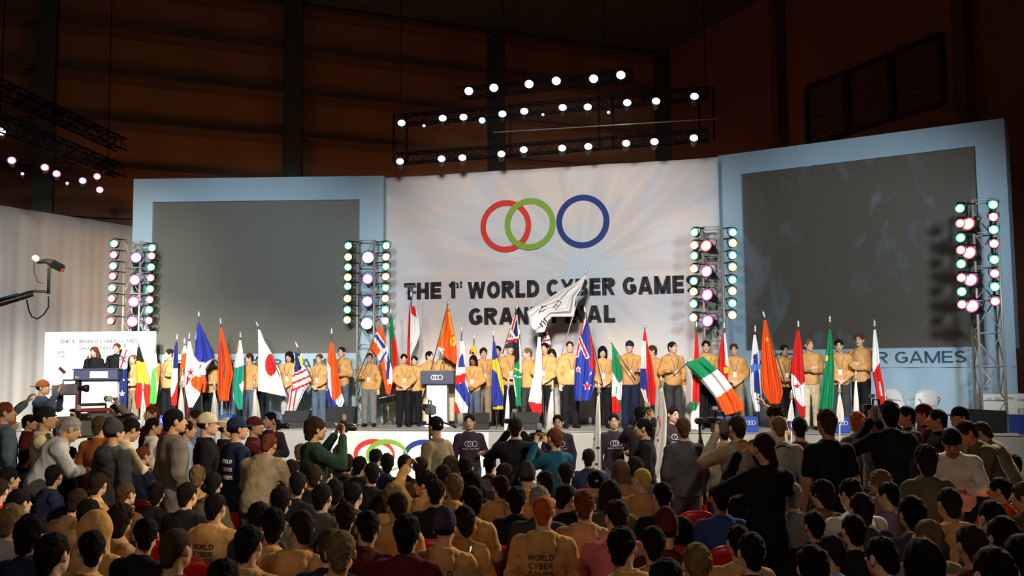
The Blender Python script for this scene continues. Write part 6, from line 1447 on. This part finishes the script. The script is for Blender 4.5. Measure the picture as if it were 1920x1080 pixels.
# small silver camera unit on a stand below the lectern
tp = GP(806, 15.2); r = video_camera((tp.x, tp.y, atY(806, 768, 15.2).z), math.radians(200), 'small remote camera on a stand in front of the lectern', .8)
r2 = thing('camera_stand', 'black stand holding the small remote camera before the lectern', 'stand', (tp.x, tp.y, 0)); zz = atY(806, 768, 15.2).z
mb = MB(); mb.tube([(0, 0, .02), (0, 0, zz - .08)], .02, 8); mb.tube([(0, 0, zz - .12), (.42, .0, zz - .28)], .016, 6); mb.build('pole', BLACKM, r2)
for a in (0, 2.1, 4.2):
    mb = MB(); mb.tube([(0, 0, .4), (.3 * math.cos(a), .3 * math.sin(a), .01)], .014, 6); mb.build('leg', BLACKM, r2)
# cameraman raised on a step at the left
px, Yc = 78, 15.6; gp = GP(px, Yc); zz = atY(px, 714, Yc).z - 1.70
rs_ = thing('camera_step', 'dark step carrying the denim-clad cameraman at the left', 'step', (gp.x, gp.y, 0)); mb = MB(); mb.box((0, 0, zz / 2), (.9, .9, zz), None, .01); mb.build('body', mat('step_dark', (.05, .05, .05), .7), rs_)
r = person('cameraman in denim jacket raised above the crowd at the left', (gp.x, gp.y, zz), 95, 'photo', ('jacket', 'den'), 'dgr', ('capback', 'rst'), 'a', 1.70, None, True)
p = at_local(r, (0, -.42, 1.60)); video_camera(p, r.rotation_euler.z, 'shoulder camcorder with round white light held by the denim-clad cameraman', .9)
# camera crane reaching in from the left
YC = 13.0
cr = thing('camera_crane', 'camera crane arm reaching in from the left with a hanging cable', 'camera crane', GP(-330, YC))
def w2(o): return child_world(o, cr)
def q_(px, py, dY=0): return atY(px, py, YC + dY)
mb = MB(); a, b = q_(-330, 668), q_(60, 551); d = (b - a).normalized(); mb.tube([a, b], [.11, .055], 4); w2(mb.build('arm', mat('crane_arm', (.035, .032, .035), .35, .5)))
mb = MB(); mb.tube([q_(-20, 566, -.12), q_(35, 551, -.12)], .016, 6); w2(mb.build('blue_grip', mat('blue_grip', (.03, .08, .22), .5)))
mb = MB(); mb.tube([q_(40, 552), q_(60, 546), q_(92, 547)], .018, 6); w2(mb.build('link', steel))
mb = MB(); mb.tube([q_(91, 551), q_(92, 505), q_(96, 496)], .022, 6); w2(mb.build('mast', steel))
mb = MB(); mb.tube([q_(70, 492), q_(85, 489), q_(100, 494), q_(116, 503)], [.02, .035, .055, .03], 8); w2(mb.build('pan_head', mat('head_metal', (.10, .10, .08), .35, .6)))
mb = MB(); mb.box(q_(108, 499), (.16, .12, .10), Matrix.Rotation(.5, 3, 'Y'), .015); w2(mb.build('camera_box', BLACKM)); mb = MB(); mb.box(q_(116, 506), (.05, .06, .05), None, .01); w2(mb.build('red_cap', mat('red_cap', (.4, .03, .03), .5)))
mb = MB(); mb.lathe([(0, 0), (.05, 0), (.05, .05), (0, .06)], Matrix.Translation(q_(69, 486)) @ Matrix.Rotation(PI / 2, 4, 'X'), 14); w2(mb.build('lens', mat('bright_lens', (.7, .7, .65), .2)))
mb = MB(); mb.tube([q_(50, 562), q_(54, 582), q_(60, 594), q_(70, 598), q_(82, 590), q_(91, 576), q_(91, 556)], .010, 5); w2(mb.build('cable', BLACKM))
mb = MB(); mb.tube([q_(64, 492), q_(64, 512), q_(70, 528), q_(82, 532)], .005, 5); w2(mb.build('thin_cable', BLACKM))
g = GP(-330, YC); mb = MB(); mb.tube([Vector((g.x, g.y, .05)), q_(-330, 668)], .06, 10); w2(mb.build('column', BLACKM))
mb = MB(); mb.box((g.x, g.y, .06), (1.0, 1.0, .12), None, .02); w2(mb.build('dolly', BLACKM)); mb = MB(); mb.box(q_(-360, 677), (.4, .25, .35), None, .03); w2(mb.build('counterweight', steel))

# ------------------------------------------------------------------ the seated audience
# px, top of head py, cloth, hair, hair colour, pose, turn, description
SEATS = [
(12,822,'blk','short','bk','sitr',10,'in black at the left edge, hair swept back, looking right'),
(52,842,'blk','short','bk','sitr',15,'in black with orange-lit cheek below the maroon jacket'),
(88,834,'brn','curly','db','sit',20,'with curly dark hair below the cream-jacketed photographer'),
(134,838,'nav','short','bk','sitr',10,'in navy with clean nape above the red chair back'),
(163,828,'mar','short','bk','sitr',25,'in maroon below the rust-jacketed operator'),
(212,834,'khk','thick','db','sitr',10,'in grey tan jacket with a dark patch on the back'),
(270,838,'nav','short','rd','sit',0,'in navy jacket on the white slatted chair'),
(318,858,'olv','short','br','sitr',10,'behind the long coat, brown hair and lit ear'),
(105,872,'nav','short','bk','sitr',25,'in bright navy sweater left of the red chair back'),
(188,887,'tan','short','db','sitr',25,'in tan top left of the white slatted chair'),
(296,905,'blk','thick','bk','sitr',15,'with sleek black hair and wide black jacket below the coat'),
(4,898,'red','short','db','sitr',30,'with pinkish face cut by the left edge'),
(42,918,'mar','short','bk','sit',0,'with black hair before a red chair back at far left'),
(30,944,'lgr','thick','lb','sit',-10,'with fair brown hair and pale scarf at far left'),
(68,964,'nav','thick','bk','sit',0,'with big black hair and navy jacket at far left'),
(150,918,'brn','short','db','lean',10,'leaning in brown beside the navy sweater'),
(172,936,'tan2','short','bk','sit',-10,'with glossy black hair behind the raised hood'),
(187,962,'tan','short','db','sit',0,'wearing a tan hood up over the head'),
(178,996,'tan','short','bk','sitr',0,'with round black head and tan hood, lower left'),
(232,942,'tan2','curly','db','sitr',30,'in brownish tan beside the black wide jacket'),
(278,972,'blk','short','bk','sitr',10,'in black sweater with white letters FR'),
(336,990,'pur','buzz','br','sit',10,'in purple navy jersey with cropped brown hair'),
(372,872,'tan','thick','lb','sitr',15,'with long fair fringe left of the olive jacket'),
(402,886,'olv','short','bk','sitr',15,'in olive grey jacket, black hair and lit ear'),
(455,868,'tan','bob','rd','sitr',20,'with reddish bob looking right below the lettered jersey'),
(496,880,'gry','short','bk','sitr',0,'in grey sweater with dark print across the shoulders'),
(441,862,'blk','short','db','sitl',-10,'with dark hair holding up a small white card'),
(492,846,'brn','short','rd','sit',0,'with copper hair below the stooping tan back'),
(519,852,'dgr','short','bk','sit',0,'in dark grey right of the copper hair'),
(549,862,'dgr','thick','bk','sit',5,'with black hair below the green jacket elbow'),
(559,886,'blk','short','bk','sitr',10,'in black, ear lit red, third row left of centre'),
(578,846,'blk','short','gy','sit',0,'with short silver grey hair below the green jacket'),
(566,832,'blk','short','lb','sit',0,'with sandy hair behind the silver grey head'),
(588,872,'blk','short','db','sitr',10,'right below the silver grey head'),
(527,914,'gry','short','bk','sitr',20,'in grey with lit cheek above the tan hoodie'),
(408,926,'tan','short','bk','sit',8,'with tall black hair and dark words on a tan hoodie'),
(515,952,'tan','thick','bk','sitr',25,'in tan hoodie with glowing ear, lower left'),
(471,986,'tan2','short','bk','sit',0,'with round black hair in brown hoodie, lower left'),
(489,942,'dgr','short','bk','sit',0,'small black head between two tan hoodies'),
(622,990,'nav','buzz','br','sit',0,'in dark navy sweatshirt with white arched letters'),
(566,958,'tan','short','db','sitr',0,'in tan, seen between the arched letters and black hair'),
(640,832,'blk','curly','lb','sit',0,'with curly sandy hair at the ring banner\'s left end'),
(652,852,'dgr','short','db','sitr',10,'below the curly sandy hair'),
(676,856,'blk','short','bk','sit',0,'with short black hair under the red ring'),
(706,842,'blk','short','bk','sit',5,'with black hair covering the green ring\'s left'),
(726,850,'nav','thick','bk','sitr',5,'with tall black hair inside the green ring'),
(697,868,'blk','short','bk','sitr',8,'with spiky black hair and red-lit neck'),
(612,868,'blk','thick','bk','sit',0,'with black hair right of the lit ear, third row'),
(628,898,'dgr','thick','bk','sitr',10,'in dark grey with lit nape above the red chair'),
(665,906,'dgr','short','bk','sit',0,'in charcoal left of the red chair back'),
(606,908,'dgr','short','bk','sit',0,'in charcoal left of another charcoal jacket'),
(760,853,'blk','short','bk','sit',0,'with round black hair between green and blue rings'),
(789,857,'brn','short','db','sit',0,'with dark brown hair below the blue ring'),
(845,856,'brn','bob','br','sit',0,'with brown bob below the leather jacket'),
(873,858,'blk','short','bk','sit',0,'with black hair below the lectern staff member'),
(918,854,'dgr','short','bk','sit',0,'with neat black hair below the black-jacketed photographer'),
(946,868,'dgr','curly','db','sit',0,'with curly dark hair right of the neat black head'),
(830,872,'olv','short','db','sitr',10,'holding a bright screen beside the brown bob'),
(796,882,'tan','spiky','bk','raise',-15,'turned right in profile with orange sleeve raised'),
(818,900,'blk','short','bk','sit',0,'small black head right of the profile face'),
(850,888,'tan','thick','lb','sitr',5,'with golden brown hair and tan hood behind the purple beanie'),
(885,884,'blk','long','bk','sit',0,'with long black hair right of the golden brown head'),
(938,892,'tan','short','db','sitr',15,'in tan with dark hair left of the grey beanie'),
(884,912,'tan','thick','bk','sitr',10,'with black hair, lit jaw and tan sleeve'),
(738,906,'tan','thick','lb','sit',0,'with tousled light brown hair behind the dark head'),
(745,924,'tan','short','db','sitr',10,'in tan with dark brown hair behind the round head'),
(648,942,'blk','short','db','sitr',20,'with cropped sides and red-lit cheek left of centre'),
(640,996,'tan','short','lb','sitr',40,'in bright tan folds right of the arched letters'),
(690,960,'mar','short','bk','lean',0,'leaning in maroon left of the big round head'),
(764,964,'mar','thick','bk','sit',0,'with big round black hair and maroon collar'),
(834,954,'tan','beanie','pur','sit',0,'in purple knit beanie and tan hoodie'),
(868,948,'tan','thick','db','sitr',5,'in tan with a grey camera bag on the shoulder'),
(988,868,'blk','beanie','dgr','sit',0,'in grey knit beanie, tan hood over black back'),
(1020,884,'tan','short','db','sitr',5,'right of the grey beanie with brown hair'),
(1103,842,'nav','short','bk','sit',0,'with neat black hair and navy collar before the stage front'),
(1116,882,'olv','cap','blk','sit',5,'in black cap and camouflage jacket'),
(1162,864,'brn','bob','br','sit',0,'with brown bob and brown top left of the bleached head'),
(1190,856,'dgr','curly','bk','sit',0,'with dark curls right of the brown bob'),
(1201,878,'tan','buzz','ye','sitr',5,'with bleached yellow crown and tan hoodie'),
(1268,855,'dgr','curly','db','sit',0,'in wide charcoal leather jacket with brown curls'),
(1060,910,'blk','short','bk','sitl',0,'with black hair between orange and brown heads'),
(1094,920,'tan2','short','rd','sit',8,'with brown crown and pale tan hood right of centre'),
(1010,912,'dgr','short','gy','sit',0,'with greying hair just behind the orange crown'),
(1017,930,'tan','buzz','or','sit',0,'with orange dyed crown, tan hoodie with three dark words'),
(1142,902,'olv','bob','db','sit',10,'with shoulder length hair behind the pink jacket'),
(1152,940,'pnk','short','db','lean',10,'in pink jacket left of the empty red chairs'),
(1244,956,'mar','beanie','mar','sit',0,'in dark maroon cap before the large red chair'),
(1163,990,'tan','short','bk','sitl',-15,'with wet black hair and pink cheek turned left'),
(1220,988,'tan2','short','bk','sit',0,'with round glossy black head right of the pink cheek'),
(1300,1020,'blu','short','lb','sit',0,'in blue patterned jersey at the bottom edge, right of centre'),
(1333,842,'blk','short','rd','sitl',0,'with cropped reddish hair before the olive tan jacket'),
(1347,910,'blu','short','bk','sit',0,'in blue shirt with white collar left of the ponytail woman'),
(1379,986,'tan2','short','bk','sit',5,'with round black head and bare neck below the ponytail woman'),
(1535,898,'brn','curly','bk','sitr',10,'with glossy curls and lit cheek below the black T-shirt'),
(1590,900,'wht','short','bk','lean',20,'leaning in a white shirt right of the black T-shirt'),
(1608,924,'dgr','thick','db','sit',0,'with long dark hair and charcoal sleeve, right side'),
(1644,880,'gry','curly','lb','sitr',10,'with blond curls behind the greenish head'),
(1660,905,'pl','short','bk','sitr',20,'in lavender jersey with green collar, right side'),
(1673,862,'dgr','short','bk','sit',0,'below the tallest camera crowd figure'),
(1702,930,'dgr','thick','bk','sit',0,'with wide black hair left of the tan hoodie, right side'),
(1772,916,'tan','short','db','sit',5,'in tan hoodie with side-lit dark brown hair, far right'),
(1730,976,'khk','short','lb','sitr',10,'with sandy grey hair and lit ear, lower right'),
(1718,1014,'blk','bob','bk','sit',0,'with long black hair at the bottom edge, lower right'),
(1868,896,'org','short','bk','sitr',5,'in orange jacket at far right'),
(1912,904,'brn','thick','br','sitr',0,'with brown hair beside the orange jacket'),
(1868,968,'blk','thick','bk','sit',0,'with big black hair below the orange jacket'),
(1903,1004,'blu','short','bk','sit',0,'in blue jacket at the lower right corner'),
(1848,1028,'grn','short','bk','sit',0,'in dark green with black hair, lower right'),
(1817,866,'nav','short','bk','lean',0,'bending in navy beside the white-sleeved arm'),
(1894,852,'blk','short','bk','sit',-10,'in black at the right edge below the equipment case'),
(1514,1022,'blk','thick','bk','sit',0,'with sleek black hair at the bottom edge below the T-shirt'),
(1548,1004,'lbl','short','db','sitr',10,'in light blue top with brown hair, lower right'),
(1592,966,'blk','short','bk','sit',5,'with black hair and reddish jaw, lower right'),
(1642,1010,'blk','short','bk','lean',0,'leaning forward in black, lower right'),
(1245,1050,'tan','short','bk','sitl',0,'with black hair cut by the bottom edge right of centre'),
(425,1048,'mar','short','bk','sit',0,'cut by the bottom edge below the brown hoodie'),
(1480,905,'gry','short','gy','sit',0,'in grey between the ponytail woman and the bare arm'),
(1520,960,'blk','short','bk','sit',0,'in black below the glossy curls'),
(1402,1000,'blk','short','bk','sit',0,'in black right of the bare-necked head'),
(1060,868,'dgr','short','bk','sit',0,'behind the teal sweater\'s right side'),
(968,912,'blk','thick','bk','sit',0,'in black left of the orange crown'),
(355,905,'blk','short','bk','sit',0,'in black left of the olive grey jacket'),
(20,876,'blk','short','bk','sit',0,'in black above the pinkish face at the left edge'),
(240,905,'brn','short','br','sit',0,'in brown below the white slatted chair'),
(108,1000,'blk','short','bk','sit',0,'in black between the navy jacket and the tan hood'),
(1240,905,'blk','short','bk','sit',0,'in black right of the bleached yellow crown'),
(1400,880,'blk','short','bk','sit',0,'in black hidden behind the ponytail woman'),
(1850,940,'dgr','short','bk','sit',0,'in charcoal behind the orange jacket'),
(1810,985,'mar','short','db','sit',0,'in maroon right of the tan hoodie, far right'),
]
EMPTY = [(700,938,'red plastic chair with rounded solid back, empty, left of centre'), (1196,946,'red plastic chair directly left of the bleached head\'s tan back'), (1288,944,'large bright red plastic chair right of the tan back, empty'), (1205,978,'red plastic chair below the tan back of the bleached head'),
         (160,898,'red plastic chair right of the navy sweater, rounded back lit'), (52,906,'red plastic chair at far left with arched back'), (118,1040,'red plastic chair left of the black sweater with letters, lower left')]
def solve(px, py, z):
    Y = 8.0
    for _ in range(8):
        a = atY(px, py, Y).z; b_ = atY(px, py, Y + .5).z; Y += (z - a) / ((b_ - a) / .5); Y = min(13.5, max(3.8, Y))
    return Y
pts = []
for s in SEATS: pts.append([s[0], s[1], solve(s[0], s[1], 1.31), 0])
for e in EMPTY: pts.append([e[0], e[1], solve(e[0], e[1], .83), 1])
pos = lambda q: (lambda d: (d.x / d.y * q[2], q[2]))(ray(q[0], 800))
for it in range(160):
    for i in range(len(pts)):
        xi, yi = pos(pts[i])
        for j in range(i + 1, len(pts)):
            if abs(pts[i][2] - pts[j][2]) > .72: continue
            xj, yj = pos(pts[j]); dx, dy = (xi - xj) / .48, (yi - yj) / .60; d = math.hypot(dx, dy)
            if d < 1:
                m = (1 - d) * .10; near, far = (pts[i], pts[j]) if yi < yj else (pts[j], pts[i])
                near[2] -= m; far[2] += m; xi, yi = pos(pts[i])
        for ox, oy in OBST:
            dx, dy = (xi - ox) / .5, (yi - oy) / .55; d = math.hypot(dx, dy)
            if d < 1: pts[i][2] += (1 if yi > oy else -1) * (1 - d) * .12; xi, yi = pos(pts[i])
TOPK = {'tan': 'hoodie', 'tan2': 'hoodie', 'khk': 'jacket', 'lbl': 'shirt', 'blu': 'shirt', 'wht': 'shirt', 'pl': 'shirt', 'pur': 'shirt'}
rr = random.Random(11); SEATED = {}
for i, s in enumerate(SEATS):
    px, py, cl, hk, hcx, pose, turn, d = s; Y = pts[i][2]; x, y = pos(pts[i])
    z = atY(px, py, Y).z; top_ = {'lean': 1.27, 'sitl': 1.33}.get(pose, 1.34); 
    extra = {'thick': .013, 'curly': .02, 'spiky': .03, 'beanie': .03, 'cap': .01}.get(hk, 0)
    h = min(1.50, max(1.18, z - extra)) * 1.34 / top_
    p = POSES[pose]; sc = h / 1.34; a = to_stage(x, y) - turn * .6 + rr.uniform(-5, 5)
    off = Matrix.Rotation(math.radians(a), 3, 'Z') @ (V3(p['hc'].x, p['hc'].y, 0) * sc)
    up = 'wearing a tan hood' in d
    r = person('seated person ' + d, (x - off.x, y - off.y, 0), a, pose, (TOPK.get(cl, 'jacket'), cl), 'dgr', (hk, hcx), rr.choice('aapf'), h, 'seated audience', pose in ('sitr', 'sitl', 'raise', 'lean'), 'blk', 'tan' if up else None)
    SEATED[px, py] = r
    white = 'white slatted chair' in d and d.startswith('in navy')
    wcol = 'white' if white else 'red'
    plastic_chair((x - off.x, y - off.y + 0, 0), a, '%s chair of the person ' % wcol + d, WHP if white else REDP, 'audience chairs', solid=not white and (i % 3 != 0))
for e, q in zip(EMPTY, pts[len(SEATS):]):
    x, y = pos(q); plastic_chair((x, y, 0), to_stage(x, y), e[2], REDP, 'audience chairs', True)
DP = mat('dark_print', (.045, .035, .03), .7); PALE = mat('pale_print', (.55, .60, .66), .6)
r = SEATED[1017, 930]
for i, t in enumerate(('WORLD', 'CYBER', 'GAMES')): print_on(r, 'sit', 'hoodie', t, .062, 0, .925 - i * .060, DP, bold=.02)
r = SEATED[408, 926]
for i, t in enumerate(('WORLD', 'CYBER', 'GAMES')): print_on(r, 'sit', 'hoodie', t, .062, 0, .925 - i * .060, DP, bold=.02)
r = SEATED[834, 954]
for i, t in enumerate(('WORLD', 'CYBER', 'GAMES')): print_on(r, 'sit', 'hoodie', t, .062, 0, .925 - i * .060, DP, bold=.02)
print_on(SEATED[622, 990], 'sit', 'jacket', 'PHOGGERS', .085, 0, .90, PALE, bold=.03, arc=1.6)
print_on(SEATED[278, 972], 'sitr', 'jacket', 'FR', .11, 0, .88, PALE, bold=.02)
print_on(SEATED[496, 880], 'sitr', 'jacket', 'ALAS', .12, 0, .90, DP, bold=.03)
# tan hood worn over the black jacket of the person in the grey beanie
r = SEATED[988, 868]; hd = build_hood_up  # (the hood lies open on the shoulders)
F = Field((-.26, -.22, .80), (.26, .26, 1.22), .012); b = SIT['nk']
for a in range(16):
    t, t2 = a / 16 * 2 * PI, (a + 1) / 16 * 2 * PI; q = [b + V3(.115 * math.cos(x), .015 - .105 * math.sin(x), -.02 - .04 * math.sin(x)) for x in (t, t2)]; F.cone(q[0], q[1], .045, .045, .03)
F.noise(.005, 30); place_part('hood', F.mesh('hood'), fab('tan'), r)
# camera bag on a shoulder
r = SEATED[868, 948]; bg = thing('camera_bag', 'grey camera bag hanging on the tan back beside the purple beanie', 'bag', at_local(r, (-.12, .235, .80)), r.rotation_euler.z)
mb = MB(); mb.box((0, 0, 0), (.12, .07, .22), Matrix.Rotation(.15, 3, 'Y'), .02); mb.build('body', mat('bag_grey', (.09, .10, .11), .35, .2), bg); mb = MB(); mb.tube([(-.02, 0, .10), (0, -.015, .17), (-.01, -.06, .235)], .016, 6); mb.build('strap', mat('bag_strap_silver', (.35, .36, .38), .35, .3), bg)
mb = MB(); mb.box((0, .037, -.02), (.08, .02, .12), Matrix.Rotation(.15, 3, 'Y'), .01); mb.build('pocket', mat('bag_grey', (.09, .10, .11), .35, .2), bg)
# small bright things held in the seats
def card(px, py, Y, w_, h_, label, m, name, cat, rot=.5):
    p = atY(px, py, Y); r = thing(name, label, cat, p, 0); mb = MB(); mb.box((0, 0, 0), (w_, .012, h_), Matrix.Rotation(rot, 3, 'Y'), .003); mb.build('sheet', m, r)
